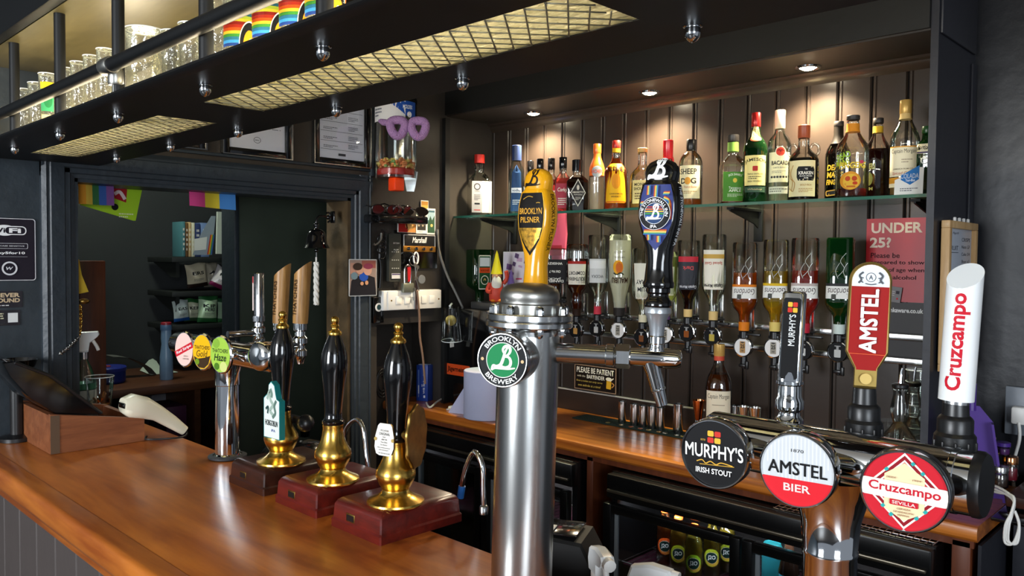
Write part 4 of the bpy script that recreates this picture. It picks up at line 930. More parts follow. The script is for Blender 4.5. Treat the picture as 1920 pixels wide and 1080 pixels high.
def bottle(name, label, px, ytop, wpx, Y, kind='std', gl='clear_glass', liq=None, level=.5, cap=('black_plastic', .88, 1.0), prints=None, turn=0., inv=False, zb=None, zt=None, asp=1., group='bottles on the glass shelf', cat='bottle', neck=None, H=None, extra=None, body=.45, p0=None):
    """turn: extra turn of the label away from the camera (radians)"""
    p = p0 if p0 is not None else PY(px, ytop, Y); zb = SHZ if zb is None else zb
    if H is None: H = p.z-zb if not inv else p.z-zb
    R = wpx/2*mpp(p); base = Vector((p.x, p.y, zb))
    t = thing(name, label, cat, base, face_cam(base)+turn, group); pr = prof(kind, R, H)
    inner = pr
    def place(b):
        if inv: b.T = Matrix.Translation((0, 0, H)) @ Matrix.Diagonal((1, 1, -1, 1))
    def build(name, fn, sharp=40, lb=None):
        b = MB(); place(b); fn(b)
        if inv: b.f = [q[::-1] for q in b.f]
        o = b.build(name, t, sharp)
        if lb: o['label'] = lb
        return o
    ct = cap[1] if cap else 1.0
    sh = [q for q in pr if q[1] <= ct*H+.0001 or q is pr[0]]
    if sh[-1][1] < ct*H-.001: sh = clip(pr, 0, ct*H, 1.0)
    build('glass', lambda b: b.lathe([(0, .006)]+[(sh[0][0]*.8, .004)+tuple(sh[0][2:])]+sh, gl, 36, asp=asp) if False else b.lathe(sh[:-1]+[sh[-1]], gl, 36, asp=asp))
    if liq:
        z0, z1 = (.012*H+.003, level*H) if not inv else ((1-level)*H, .965*H)
        build('drink', lambda b: b.lathe(clip(pr, z0, z1), liquid('drink_'+liq.lstrip('#'), liq, body), 32, asp=asp))
    if cap:
        rc = clip(pr, cap[1]*H, cap[2]*H, 1.0)[0][0]*1.12
        def f(b): b.lathe([(rc*.96, cap[1]*H), (rc, cap[1]*H+.001), (rc, cap[2]*H-.0015), (rc*.93, cap[2]*H), (0, cap[2]*H+.0001)], cap[0], 28)
        build('cap', f)
    if neck: 
        def f(b):
            c = clip(pr, neck[1]*H, neck[2]*H, 1.05); b.lathe(c, neck[0], 28)
        build('neck_band', f)
    if prints:
        P = P2(); prints(P, R, H); b = MB()
        rf = None; sqp = max((q[2] if len(q) > 2 else 2) for q in pr)
        if sqp > 4: mp = plane_map((0, -R*asp*1.003, 0), (1, 0, 0), (0, 0, 1), (0, -1, 0))
        else:
            k = 1.012; prr = clip(pr, 0, H, 1.0)
            def rf(y):
                yy = H-y if inv else y
                for a, c in zip(prr, prr[1:]):
                    if a[1] <= yy <= c[1]+1e-9: return (a[0]+(c[0]-a[0])*(yy-a[1])/max(1e-9, c[1]-a[1]))*k
                return R*k
            f0 = 1.0
            def mpf(x, y, e):
                r = rf(y)+e; a = x/R; s, c = math.sin(a), math.cos(a)
                q = 1 if sqp <= 2 else (abs(s)**sqp+abs(c)**sqp)**(-1/sqp)
                return Vector((r*q*s, -r*q*c*asp, y))
            mp = (mpf, R*.22)
        b.decal(P, mp, .0003, .00015); b.build('label_print', t, 0)
    if extra: extra(t, R, H)
    BOT[label] = t; return t
W = '#e9e6da'; K = '#17171a'; CR = '#ece3bf'; GD = '#c79a3c'; RD = '#b5202a'
def lab(P, z0, z1, hw, c, r=0): P.rect(0, (z0+z1)/2, 2*hw, z1-z0, c, 0, r)
def pr_a(P, R, H): lab(P, .06*H, .56*H, .95*R, '#8f9093'); P.rect(.34*R, .31*H, .62*R, .5*H, '#efe9d0'); P.ring(-.45*R, .47*H, .22*R, .32*R, '#3a3a40', 24); P.text('VODKA', -.45*R, .40*H, .5*R, .02*H, '#3a3a40'); P.lines(-.45*R, .30*H, .6*R, .10*H, 4, '#4a4a50', seed=2); P.rect(-.45*R, .20*H, .5*R, .025*H, K); P.rect(-.45*R, .10*H, .6*R, .014*H, '#a03a3a')
bottle('spirit_bottle', 'clear bottle with red cap at the left end of the glass shelf', 899, 290, 40, 2.66, 'square', cap=('cap_red' if mat('cap_red', '#c22a22', .3) else 0, .86, 1), liq='#dfe6e0', level=.05, prints=pr_a, turn=.25, body=.1)
def pr_b(P, R, H): P.poly([(-.8*R, .05*H), (.8*R, .05*H), (.6*R, .60*H), (0, .72*H), (-.6*R, .60*H)], '#27456f'); P.rect(0, .35*H, 1.4*R, .07*H, '#e6ebf0'); P.text('vodka', 0, .35*H, 1.1*R, .04*H, '#27456f'); P.lines(0, .18*H, 1.0*R, .08*H, 3, '#cdd6e0', seed=3)
mat('cap_navy', '#26355c', .35)
bottle('spirit_bottle', 'slim clear bottle with blue label and navy cap on the glass shelf', 969, 273, 29, 2.66, 'slim', liq='#c9d6de', level=.66, body=.12, cap=('cap_navy', .78, 1), prints=pr_b)
def pr_c(col, txt):
    def f(P, R, H): lab(P, .08*H, .52*H, .9*R, col); P.text(txt, 0, .40*H, 1.3*R, .09*H, W, .01, .2); P.lines(0, .2*H, 1.2*R, .14*H, 4, W, seed=5)
    return f
for px, yt, col, liq, lb, Y, w in ((995, 302, '#7a8794', '#9aa7ad', 'small black-capped bottle with grey label hidden behind the yellow handle', 2.745, 26), (1013, 298, '#2f7f92', '#6fb0b8', 'small black-capped bottle with teal label behind the yellow handle', 2.66, 26), (1034, 297, '#b8322e', '#c4524a', 'small black-capped bottle with red label next to the yellow handle', 2.745, 28), (1056, 295, '#a63a4a', '#cf6a62', 'small black-capped bottle with pink and red label left of the amaretto', 2.66, 30)):
    bottle('liqueur_bottle', lb, px, yt, w, Y, 'square', liq=liq, level=.62, prints=pr_c(col, 'Corkys'), cap=('black_gloss', .80, 1), group='small black-capped liqueurs')
def pr_g(P, R, H):
    for s, c in ((.74, '#d9d4c4'), (.66, '#33302e')): P.poly([(0, (.36+.36*s)*H), (s*.95*R, .36*H), (0, (.36-.36*s)*H), (-s*.95*R, .36*H)], c)
    P.text('AMARETTO', 0, .37*H, 1.05*R, .035*H, '#e6e0cf'); P.text('Adriatico', 0, .325*H, .8*R, .028*H, '#e6e0cf', .0, .2); P.disc(0, .46*H, .12*R, '#cfc8b8', .05*H); P.lines(0, .25*H, .5*R, .07*H, 3, '#cfc8b8', seed=1)
bottle('liqueur_bottle', 'square dark brown amaretto bottle with diamond label', 1083, 300, 41, 2.64, 'square', liq='#33160c', level=.66, body=.75, cap=('black_gloss', .78, 1), prints=pr_g, turn=.1, asp=.7)
mat('orange_frost', '#ec6a25', .3, coat=.3)
def pr_h(P, R, H): P.disc(0, .58*H, .72*R, '#9da6a8', .085*H); P.text('ARCHERS', 0, .58*H, 1.8*R, .055*H, '#d84a20', .02)
def ex_h(t, R, H): mesh_part(t, 'orange_coat', lambda b: b.lathe([(q[0]*1.006, q[1]) for q in clip(prof('slim', R, H), .52*H, .86*H, 1.0)], 'orange_frost', 32), label='orange frosted upper glass')
bottle('liqueur_bottle', 'orange frosted peach schnapps bottle with silver disc', 1120, 270, 29, 2.63, 'slim', liq='#e8dccb', level=.5, body=.6, cap=('orange_frost', .86, 1), prints=pr_h, extra=ex_h)
def pr_i(P, R, H): lab(P, .09*H, .66*H, .95*R, '#e8ae1c', .01); P.arctext('FIREBALL', 0, .28*H, .30*H, .055*H, 1.05, '#3a1a0a', True, .02); P.disc(0, .40*H, .36*R, '#d88a1a', .11*H); P.text('CINNAMON', 0, .22*H, 1.1*R, .02*H, '#5a2a10').text('WHISKY', 0, .18*H, .8*R, .025*H, '#5a2a10'); P.rect(0, .105*H, 1.7*R, .012*H, '#b8321a')
mat('cap_fire', '#b8281e', .35)
bottle('whisky_bottle', 'amber cinnamon whisky bottle with yellow label and red cap', 1156, 264, 45, 2.62, 'stout', liq='#c8651a', level=.74, cap=('cap_fire', .89, 1), neck=(ink('#e5b420'), .83, .89), prints=pr_i)
def pr_j(P, R, H): lab(P, .08*H, .46*H, .85*R, '#e3cf8a'); P.text('MONKEY', 0, .39*H, 1.3*R, .05*H, '#3a2a18', .02).text('SHOULDER', 0, .32*H, 1.4*R, .05*H, '#3a2a18', .02); P.lines(0, .2*H, 1.2*R, .12*H, 3, '#5a4428', seed=6)
mat('cork', '#c9a35e', .6)
bottle('whisky_bottle', 'clear whisky bottle with cork stopper left of the black handle', 1205, 278, 46, 2.64, 'jug', liq='#d8b060', level=.10, cap=('cork', .93, 1), prints=pr_j)
def pr_k(P, R, H): lab(P, .12*H, .46*H, .8*R, '#e6c95a'); P.text('MARK', 0, .36*H, 1.1*R, .07*H, '#3a2a18', .01, .2); P.lines(0, .22*H, 1.1*R, .12*H, 4, '#6a5430', seed=7)
mat('red_wax', '#d8202a', .25, coat=.3)
def ex_k(t, R, H):
    def f(b):
        for i in range(9): a = 2*PI*i/9; b.ball((.38*R*math.cos(a), .38*R*math.sin(a), .705*H-.012*(i*7 % 3)), .006, 'red_wax', 8, (1, 1, 2.4))
    mesh_part(t, 'wax_drips', f)
bottle('whisky_bottle', 'bourbon bottle with dripping red wax top behind the black handle', 1253, 263, 44, 2.64, 'jug', liq='#b8702a', level=.16, cap=('red_wax', .72, 1), prints=pr_k, extra=ex_k)
def pr_l(P, R, H): lab(P, .11*H, .60*H, .96*R, '#e8dcb0'); P.text('SHEEP', -.12*R, .51*H, 1.45*R, .085*H, '#33312c', .02).text('D  G', -.1*R, .37*H, 1.35*R, .085*H, '#33312c', .03); P.disc(-.15*R, .37*H, .26*R, '#d99a3c', .055*H); P.text('Peanut Butter', .1*R, .28*H, 1.1*R, .035*H, '#b86a50', 0, .2); P.lines(0, .20*H, 1.2*R, .05*H, 2, '#b08a50', seed=8)
bottle('whisky_bottle', 'round-shouldered clear whiskey bottle with cream label and black cap', 1296, 262, 44, 2.62, 'dome', liq='#b8762a', level=.10, cap=('black_plastic', .84, 1), prints=pr_l, turn=-.1)
def pr_m(P, R, H): lab(P, .05*H, .46*H, .96*R, '#4f8a2e'); P.arctext('JACK DANIELS', 0, .18*H, .24*H, .04*H, .8, '#e9efd8', True, .015); P.disc(0, .34*H, .17*R, '#e0c24a', .032*H); P.text('Tennessee', 0, .235*H, 1.0*R, .035*H, '#e9efd8', .01).text('APPLE', 0, .195*H, 1.0*R, .035*H, '#e9efd8', .02); P.lines(0, .13*H, 1.2*R, .05*H, 3, '#d5e0bc', seed=9)
bottle('whisky_bottle', 'square apple whiskey bottle with green label on the glass shelf', 1375, 253, 45, 2.66, 'square', liq='#8a4a18', level=.045, cap=(mat('cap_dark', '#2c2a28', .4), .90, 1), neck=(ink('#6d9440'), .76, .89), prints=pr_m, turn=.2)
def pr_n(P, R, H): lab(P, .19*H, .52*H, .97*R, '#ead98c'); P.arctext('JAMESON', 0, .20*H, .27*H, .045*H, .95, '#2c2a1c', True, .02); P.rect(0, .375*H, .42*R, .055*H, '#b0302a', 0, .003); P.text('TRIPLE DISTILLED', 0, .315*H, 1.3*R, .016*H, '#4a4428'); P.lines(0, .275*H, 1.1*R, .04*H, 2, '#4a4428', seed=1); P.text('IRISH WHISKEY', 0, .235*H, 1.2*R, .018*H, '#3a3420', .01); P.rect(0, .145*H, 1.8*R, .06*H, '#38513f'); P.text('Whiskey', 0, .145*H, 1.2*R, .025*H, '#c8b888', 0, .2)
def ex_n(t, R, H):
    def f(b):
        P = P2(); P.rect(0, .77*H, .5*R, .15*H, '#d8c98a', 0, .004); P.disc(0, .715*H, .30*R, '#c25a3a'); P.disc(0, .715*H, .22*R, '#e0a080'); P.lines(0, .79*H, .3*R, .06*H, 3, '#8a7a4a', seed=2)
        pf = clip(prof('std', R, H), 0, H, 1)
        def m(x, y, e):
            r = R*.37
            for a, c in zip(pf, pf[1:]):
                if a[1] <= y <= c[1]: r = a[0]+(c[0]-a[0])*(y-a[1])/max(1e-9, c[1]-a[1])
            r = r*1.03+e; return Vector((r*math.sin(x/(.40*R)), -r*math.cos(x/(.40*R)), y))
        b.decal(P, (m, R*.12), .0004)
    mesh_part(t, 'neck_label', f, 0)
mat('cap_jred', '#a8201e', .25, .3)
bottle('whisky_bottle', 'green whiskey bottle with yellow label and red cap', 1418, 212, 44, 2.62, 'std', 'dark_green_glass', liq='#1c3a14', level=.60, body=.5, cap=('cap_jred', .845, 1), prints=pr_n, extra=ex_n)
def pr_o(P, R, H): lab(P, .22*H, .54*H, .96*R, '#e6e2b8'); P.disc(.1*R, .545*H, .44*R, '#efe9c8'); P.disc(.1*R, .545*H, .37*R, '#c8412e'); P.stroke([(-.15*R, .55*H), (.0, .565*H), (.1*R, .545*H), (.2*R, .565*H), (.35*R, .55*H)], .1*R, '#8a2018'); P.text('BACARDI', .1*R, .425*H, 1.5*R, .045*H, '#26262a', .03); P.text('CARTA BLANCA', .1*R, .375*H, 1.2*R, .016*H, '#6a6a60'); P.lines(0, .33*H, 1.2*R, .03*H, 2, '#8a8a78', seed=3); [P.disc((-.6+.24*i)*R, .275*H, .10*R, '#3a3a3c', .012*H) for i in range(6)]; P.rect(0, .135*H, 1.75*R, .075*H, '#c4c6b4'); P.lines(0, .135*H, 1.5*R, .05*H, 2, '#6a6c60', seed=4)
mat('cap_cream', '#ded6b4', .4)
bottle('rum_bottle', 'clear white rum bottle with round red emblem and cream cap', 1463, 207, 43, 2.675, 'high', liq='#dfe8dc', level=.58, body=.1, cap=('cap_cream', .80, 1), prints=pr_o)
def pr_p(P, R, H): lab(P, .05*H, .52*H, .97*R, '#e6d9a8'); P.poly([(-.30*R, .40*H), (-.20*R, .44*H), (.78*R, .44*H), (.88*R, .40*H), (.88*R, .30*H), (.78*R, .255*H), (-.20*R, .255*H), (-.30*R, .30*H)], K); P.text('THE', .3*R, .405*H, .16*R, .018*H, W); P.text('KRAKEN', .3*R, .355*H, .95*R, .042*H, W, .03); P.text('BLACK SPICED', .3*R, .315*H, .8*R, .018*H, W).text('RUM', .3*R, .29*H, .25*R, .018*H, W); P.stroke([(-.85*R, .16*H), (-.55*R, .12*H), (-.42*R, .22*H), (-.62*R, .28*H), (-.75*R, .36*H), (-.55*R, .46*H)], .05*R, '#b5894a'); P.stroke([(-.65*R, .13*H), (-.60*R, .25*H), (-.80*R, .30*H), (-.88*R, .42*H)], .05*R, '#b5894a'); P.text('BOLD RICH', .3*R, .20*H, .7*R, .025*H, '#a87a3a', 0, .2); P.lines(.3*R, .13*H, .9*R, .06*H, 3, '#b8935a', seed=5)
def ex_p(t, R, H):
    for s in (-1, 1):
        pts = [(s*.44*R, 0, .70*H), (s*.60*R, 0, .745*H), (s*.86*R, 0, .735*H), (s*.98*R, 0, .68*H), (s*.92*R, 0, .62*H), (s*.76*R, 0, .59*H)]
        mesh_part(t, 'ring_handle', lambda b: b.tube(pts, .0048, 'clear_glass', 10, sm=6), 60)
mat('cap_rust', '#a24a26', .4)
bottle('rum_bottle', 'black spiced rum jug with ring handles and cream label', 1508, 235, 55, 2.62, 'jug', liq='#15100d', level=.56, body=.8, cap=('cap_rust', .83, 1), prints=pr_p, extra=ex_p, turn=-.12)
def pr_q(P, R, H): P.text('DEAD', .1*R, .42*H, 1.3*R, .07*H, '#d8b436', .03, .15).text('MANS', .1*R, .33*H, 1.3*R, .07*H, '#d8b436', .03, .15).text('FINGERS', .1*R, .24*H, 1.4*R, .065*H, '#d8b436', .03, .15); P.rect(0, .11*H, 1.3*R, .07*H, '#a8853a', .1, .006); P.rect(0, .11*H, 1.1*R, .045*H, K, .1, .004)
mat('cap_stop', '#2a2624', .5)
bottle('rum_bottle', 'black rum bottle with yellow scrawled lettering behind the skull bottle', 1573, 228, 44, 2.735, 'morgan', 'clear_glass', liq='#120e0c', level=.97, body=.92, cap=('cap_stop', .94, 1), neck=(ink('#1a1612'), .72, .94), prints=pr_q, turn=-.35)
def pr_r(P, R, H): P.text('DEAD', -.45*R, .50*H, .9*R, .075*H, '#8fb52a', .03, .1, rot=.3).text('MANS', -.5*R, .42*H, .9*R, .07*H, '#a8bc2a', .03, .1, rot=.2).text('FINGERS', .12*R, .385*H, 1.6*R, .075*H, '#d8bc34', .03, .1); P.disc(.0, .20*H, .60*R, '#e0962a', .11*H); P.disc(.05*R, .19*H, .46*R, '#edba3a', .09*H); P.disc(-.14*R, .225*H, .15*R, '#c84a1e', .03*H).disc(.24*R, .225*H, .15*R, '#c84a1e', .03*H); P.disc(.28*R, .17*H, .14*R, '#c8401e', .02*H); P.rect(.05*R, .13*H, .5*R, .02*H, '#c86a1e'); P.disc(.62*R, .42*H, .12*R, '#c2405a', .02*H)
bottle('rum_bottle', 'clear rum bottle with orange skull and green lettering', 1600, 217, 58, 2.60, 'morgan', liq='#5a1a1a', level=.11, body=.6, cap=('cap_stop', .945, 1), neck=(ink('#d88a2a'), .80, .90), prints=pr_r, turn=-.1)
def pr_s(P, R, H): P.text('FINGERS', -.5*R, .40*H, 1.1*R, .07*H, '#b8b06a', .03, .1, rot=.1); P.disc(-.55*R, .25*H, .45*R, '#8a8a4a', .09*H); P.text('RUM', -.5*R, .13*H, .8*R, .04*H, '#a8a05a', .02)
bottle('rum_bottle', 'dark red-brown rum bottle with yellow neck tag right of the skull bottle', 1647, 222, 46, 2.715, 'morgan', liq='#38120e', level=.62, body=.75, cap=('cap_stop', .94, 1), neck=(ink('#c8a02a'), .82, .90), prints=pr_s, turn=-.2)
def pr_t(P, R, H): lab(P, .20*H, .51*H, .95*R, '#e6dcbc'); P.rect(0, .505*H, 1.9*R, .012*H, '#d89a3a'); P.text('Captain Morgan', .05*R, .455*H, 1.6*R, .055*H, '#3a3430', .0); P.lines(.3*R, .36*H, .7*R, .05*H, 2, '#a89880', seed=1); P.text('JAMAICA RUM CO', .05*R, .275*H, 1.3*R, .02*H, '#7a6a54'); P.text('Spiced Gold', 0, .23*H, 1.3*R, .04*H, '#b04a3a', 0, .25); lab(P, .13*H, .19*H, .95*R, '#d8962e'); lab(P, .09*H, .13*H, .95*R, '#efe2c2')
mat('cap_gold', '#cfa75a', .35, .3)
bottle('rum_bottle', 'tall clear spiced rum bottle with gold cap at the right of the glass shelf', 1699, 188, 51, 2.63, 'morgan', liq='#d8b47a', level=.10, body=.4, cap=('cap_gold', .86, 1), neck=(ink('#d8b878'), .80, .86), prints=pr_t, turn=-.15)
def pr_u(P, R, H): lab(P, .60*H, .74*H, .7*R, '#ded6b8'); P.text('Gordons', 0, .69*H, 1.2*R, .06*H, '#3a2a2a', .01, .3); P.rect(0, .615*H, 1.4*R, .02*H, '#3a3060'); P.ring(.1*R, .50*H, .24*R, .34*R, '#dcdfd4', 24)
bottle('gin_bottle', 'green gin bottle tucked against the alcove end panel', 1739, 237, 40, 2.66, 'gordon', 'green_glass', liq='#1e5a22', level=.6, body=.5, cap=(mat('cap_green', '#1f4a24', .3), .90, 1), prints=pr_u, turn=-.25)
# folded price card leaning in front of the bottles
p = PY(1712, 362, 2.565); t = tag(MB().prism([(-.041, 0), (.038, 0), (.038, .082), (.022, .082), (.018, .076), (-.018, .056), (-.041, .046)], (0, 0, 0), (1, 0, 0), (0, .12, 1), (0, -1, 0), .0012, 'paper').build('price_card', None, 30, (p.x-.012, p.y, SHZ+.0005), .12), 'white and blue cut-out promotional card at the right end of the glass shelf', 'card')
P = P2(); P.poly([(-.024, .060), (.026, .088), (.026, .046), (.002, .030), (-.024, .046)], '#2a6fb0'); P.text('COLADA', .0, .057, .05, .015, '#b9c4d0', .02).text('Tour-Blue', .002, .044, .026, .008, '#e8eef4', .02); P.lines(0, .016, .05, .012, 2, '#6a6a6e', seed=3)
b = MB(); b.decal(P, plane_map((0, -.0012, 0), (1, 0, 0), (0, .12, 1), (0, -1, -.12)), .0003); b.build('card_print', t, 0)

# ================================================================== optics
OY = 2.69
rail = thing('optic_rail', 'double aluminium rail carrying the row of spirit optics', 'rail', (0, 0, 0))
zr1 = PY(1330, 607, 2.765).z; zr2 = PY(1330, 645, 2.765).z
for z in (zr1, zr2): mesh_part(rail, 'rail', lambda b: b.box((-1.66, 2.775, z), (1.75, .018, .022), 'alu', .003))
OPT = [(1042, 466, 545, 46, 'black_square'), (1083, 458, 578, 42, 'comfort'), (1122, 441, 575, 38, 'vodka'), (1163, 440, 578, 44, 'malibu'), (1207, 466, 590, 42, 'white_rum'), (1251, 472, 585, 40, 'pale'), (1292, 451, 580, 42, 'dark_rum'), (1340, 440, 586, 44, 'spiced'), (1398, 455, 606, 46, 'g_orange'), (1456, 450, 607, 46, 'g_yellow'), (1511, 447, 610, 50, 'g_pink'), (1577, 446, 612, 50, 'g_green')]
def opt_unit():
    t = thing('optic', '', 'optic', (0, 0, 0), 0, 'optics on the rail')
    mesh_part(t, 'bracket', lambda b: b.box((0, .06, .035), (.022, .012, .12), 'alu', .003) and b.box((0, .035, .0), (.030, .05, .008), 'black_plastic', .002) and b.box((-.045, .062, .06), (.010, .008, .22), mat('bracket_clear', '#b8bab8', .2, .6), .002))
    mesh_part(t, 'collar', lambda b: b.lathe([(.014, -.030), (.017, -.026), (.017, -.004), (.013, 0), (.0125, .012)], 'black_plastic', 20))
    mesh_part(t, 'lever_bar', lambda b: b.box((.03, -.005, -.012), (.075, .012, .010), 'black_plastic', .003))
    mesh_part(t, 'dispenser', lambda b: b.lathe_at((0, -.006, -.060), (0, -1, 0), [(.030, -.022), (.034, -.016), (.034, 0), (.031, .002)], 'black_gloss', 32) and b.lathe_at((0, -.006, -.060), (0, -1, 0), [(.034, -.003), (.0355, -.001), (.0355, .003), (.0325, .004), (.0320, .001)], 'chrome', 32))
    mesh_part(t, 'nozzle', lambda b: b.lathe_at((0, .004, -.090), (0, 0, -1), [(.012, 0), (.013, .03), (.009, .036), (.008, .048), (.005, .050)], 'black_plastic', 16))
    mesh_part(t, 'trigger', lambda b: b.box((.016, -.004, -.125), (.012, .012, .03), 'black_plastic', .003) and b.box((.0, -.006, -.127), (.026, .014, .012), 'black_plastic', .003))
    return t
def neckless(P, R, H): pass
G = {'g_orange': ('#d8791c', '#e08a2a', .60, '#d8791c'), 'g_yellow': ('#d8b020', '#d8c03a', .62, '#d8b020'), 'g_pink': ('#d24a36', '#c43a34', .66, '#c23a48'), 'g_green': ('#1c6a2c', None, .6, '#2a6a44')}
def gordon_print(band):
    def f(P, R, H):
        # the bottle hangs neck down: its writing stands on its head
        lab(P, .37*H, .50*H, .96*R, '#e6e4dc'); P.text('Gordons', 0, .445*H, 1.5*R, .07*H, '#4a3a3a', .0, .25, rot=PI); P.rect(-.35*R, .39*H, .30*R, .055*H, '#4a4a44', 0, .002); P.rect(0, .515*H, 1.92*R, .028*H, band)
        for k in range(3): P.stroke([(-.1*R, .60*H), (.3*R, .68*H), (.05*R, .76*H), (.4*R, .84*H)] if k == 0 else [((-.6+.5*k)*R, .58*H), ((-.75+.5*k)*R, .66*H), ((-.5+.5*k)*R, .74*H)], .03*R, mat('glass_relief', '#c8ccc4', .15))
    return f
def inv_label(z0, z1, col, rows, stripe=None, hw=.9):
    def f(P, R, H):
        lab(P, z0*H, z1*H, hw*R, col)
        if stripe: P.rect(0, stripe[1]*H, 2*hw*R, stripe[2]*H, stripe[0])
        for (t, z, w, h, c) in rows: P.text(t, 0, z*H, w*R, h*H, c, .02, rot=PI)
    return f
def malibu_p(P, R, H):
    P.disc(-.1*R, .60*H, .45*R, '#e3a11c', .085*H); P.disc(.0, .595*H, .30*R, '#c8641a', .07*H); P.stroke([(-.5*R, .53*H), (-.2*R, .51*H), (.1*R, .53*H), (.4*R, .51*H)], .12*R, '#3a3a1c'); P.text('MALIBU', .05*R, .44*H, 1.5*R, .07*H, '#3a2418', .02, rot=PI); P.text('ORIGINAL', 0, .72*H, .9*R, .02*H, '#6a5a4a', 0, rot=PI); P.lines(0, .78*H, .9*R, .03*H, 2, '#8a7a68', seed=2)
SPEC = {
 'black_square': dict(kind='square', liq='#7a3412', level=.72, prints=inv_label(.30, .78, '#1c1a1a', [('JACK', .40, 1.0, .05, W), ('DANIELS', .35, 1.4, .05, W), ('Old No 7', .54, .9, .05, W), ('WHISKEY', .70, 1.2, .05, W)]), label='square whiskey bottle with black label upside down in the first optic', body=.5),
 'comfort': dict(kind='comfort', liq='#6a2a0c', level=.80, prints=inv_label(.44, .74, '#e3dccb', [('COMFORT', .60, 1.5, .05, K), ('SOUTHERN', .52, 1.5, .05, K)], ('#a8281e', .745, .04)), label='amber liqueur bottle with white label upside down in an optic', body=.6),
 'vodka': dict(kind='std', liq='#d9e0dc', level=.02, prints=inv_label(.40, .70, '#cfd0cc', [('WODKA', .48, 1.2, .04, '#6a6a6a')], ('#e8e8e4', .63, .10)), label='nearly empty clear spirit bottle with silver label upside down in an optic', body=.05),
 'malibu': dict(kind='malibu', liq='#f4f0e2', level=.93, prints=malibu_p, label='milky white coconut rum bottle upside down in an optic', body=.9),
 'white_rum': dict(kind='std', liq='#e0dcc8', level=.3, prints=inv_label(.32, .80, '#dedac8', [('RUM', .45, .9, .06, K), ('WRAY', .55, 1.2, .06, K)]), label='white-labelled bottle half hidden behind the black tap handle', body=.2),
 'pale': dict(kind='std', liq='#d8dca4', level=.92, prints=inv_label(.36, .78, '#dadab4', [('GIN', .5, .8, .05, '#6a7a4a')], hw=.8), label='pale green spirit bottle with purple collar upside down in an optic', body=.3),
 'dark_rum': dict(kind='morgan', liq='#2a0e0a', level=.75, prints=inv_label(.36, .74, '#33343a', [('Captain Morgan', .40, 1.5, .05, '#c8c8cc'), ('Dark', .64, .9, .05, '#c84a4a')], ('#c2303c', .755, .07)), label='dark rum bottle with red and black label upside down in an optic', body=.8),
 'spiced': dict(kind='morgan', liq='#e0d8c4', level=.02, prints=inv_label(.36, .82, '#e9e2cf', [('Captain Morgan', .41, 1.6, .055, '#3a3434'), ('Spiced Gold', .67, 1.4, .045, '#b8503c')], ('#c9a04a', .745, .05)), label='empty clear rum bottle with cream label upside down in an optic', body=.05),
 'g_orange': dict(kind='gordon', liq='#d8771a', level=.66, prints=gordon_print('#d8791c'), label='orange gin bottle upside down in an optic', body=.4),
 'g_yellow': dict(kind='gordon', liq='#d6b93a', level=.66, prints=gordon_print('#d8b020'), label='yellow gin bottle upside down in an optic', body=.4),
 'g_pink': dict(kind='gordon', liq='#c8402c', level=.66, prints=gordon_print('#b8a8a0'), label='red gin bottle upside down in an optic', body=.45),
 'g_green': dict(kind='gordon', gl='green_glass', liq='#2a8a3a', level=.55, prints=gordon_print('#2c2c2c'), label='bright green gin bottle upside down in the last optic', body=.3),
}
NECK = {'black_square': '#1a1a1a', 'comfort': '#2a1a12', 'vodka': '#c83a4a', 'malibu': '#2a2624', 'white_rum': '#d8d0b0', 'pale': '#5a3a6a', 'dark_rum': '#d8b878', 'spiced': '#d8b878', 'g_orange': '#d8791c', 'g_yellow': '#d8c06a', 'g_pink': '#b8283a', 'g_green': '#c8d4cc'}
unit = opt_unit(); kids(unit); first = True
WHITE = {'malibu', 'pale', 'g_orange', 'g_yellow'}
for px, yt, yn, w, key in OPT:
    sp = dict(SPEC[key]); lb = sp.pop('label'); p = PY(px, yt, OY-.02); zn = PY(px, yn+14, OY-.02).z
    bottle('optic_bottle', lb, px, yt, w, OY-.02, inv=True, zb=zn, group='bottles hung in the optics', cap=None, neck=(ink(NECK[key]), .90, 1.0), turn=-.05, **sp)
    pos = (p.x, OY-.02, zn)
    if first: u = unit; u.location = pos; first = False
    else: u = copy_tree(unit, None, pos)
    u['label'] = 'spirit optic under the '+lb.split(' upside')[0].split(' half hidden')[0]
    c = MB(); P = P2()
    if key in WHITE: P.disc(0, 0, .0315, '#e4e2de'); P.rect(0, 0, .022, .042, '#9c9688' if key != 'g_orange' else '#b08a5a', 0, .002); P.text('25', 0, .003, .016, .014, '#2a2a2a', .03).text('ml', 0, -.012, .009, .007, '#2a2a2a', .02); P.rect(0, .017, .012, .004, '#3a3a3a')
    else: P.disc(0, 0, .0315, '#131314'); P.rect(0, -.006, .022, .026, {'comfort': '#b98a4a', 'dark_rum': '#8a4a1e', 'spiced': '#b8a44a', 'white_rum': '#7a4a2a'}.get(key, '#b9bab6'), 0, .003); P.rect(0, .012, .008, .012, '#9a9a98'); P.rect(0, .019, .020, .003, '#9a9a98')
    c.decal(P, plane_map((0, -.0084, -.060), (1, 0, 0), (0, 0, 1), (0, -1, 0)), .0004); c.build('dial_print', u, 0)
    if key in WHITE: mesh_part(u, 'maker_tab', lambda b: b.box((0, -.008, -.022), (.038, .004, .012), 'black_plastic', .001) and b.decal(P2().text('Beaumont', 0, -.022, .026, .006, '#e8e8e8', .01), plane_map((0, -.0101, 0), (1, 0, 0), (0, 0, 1), (0, -1, 0)), .0002))

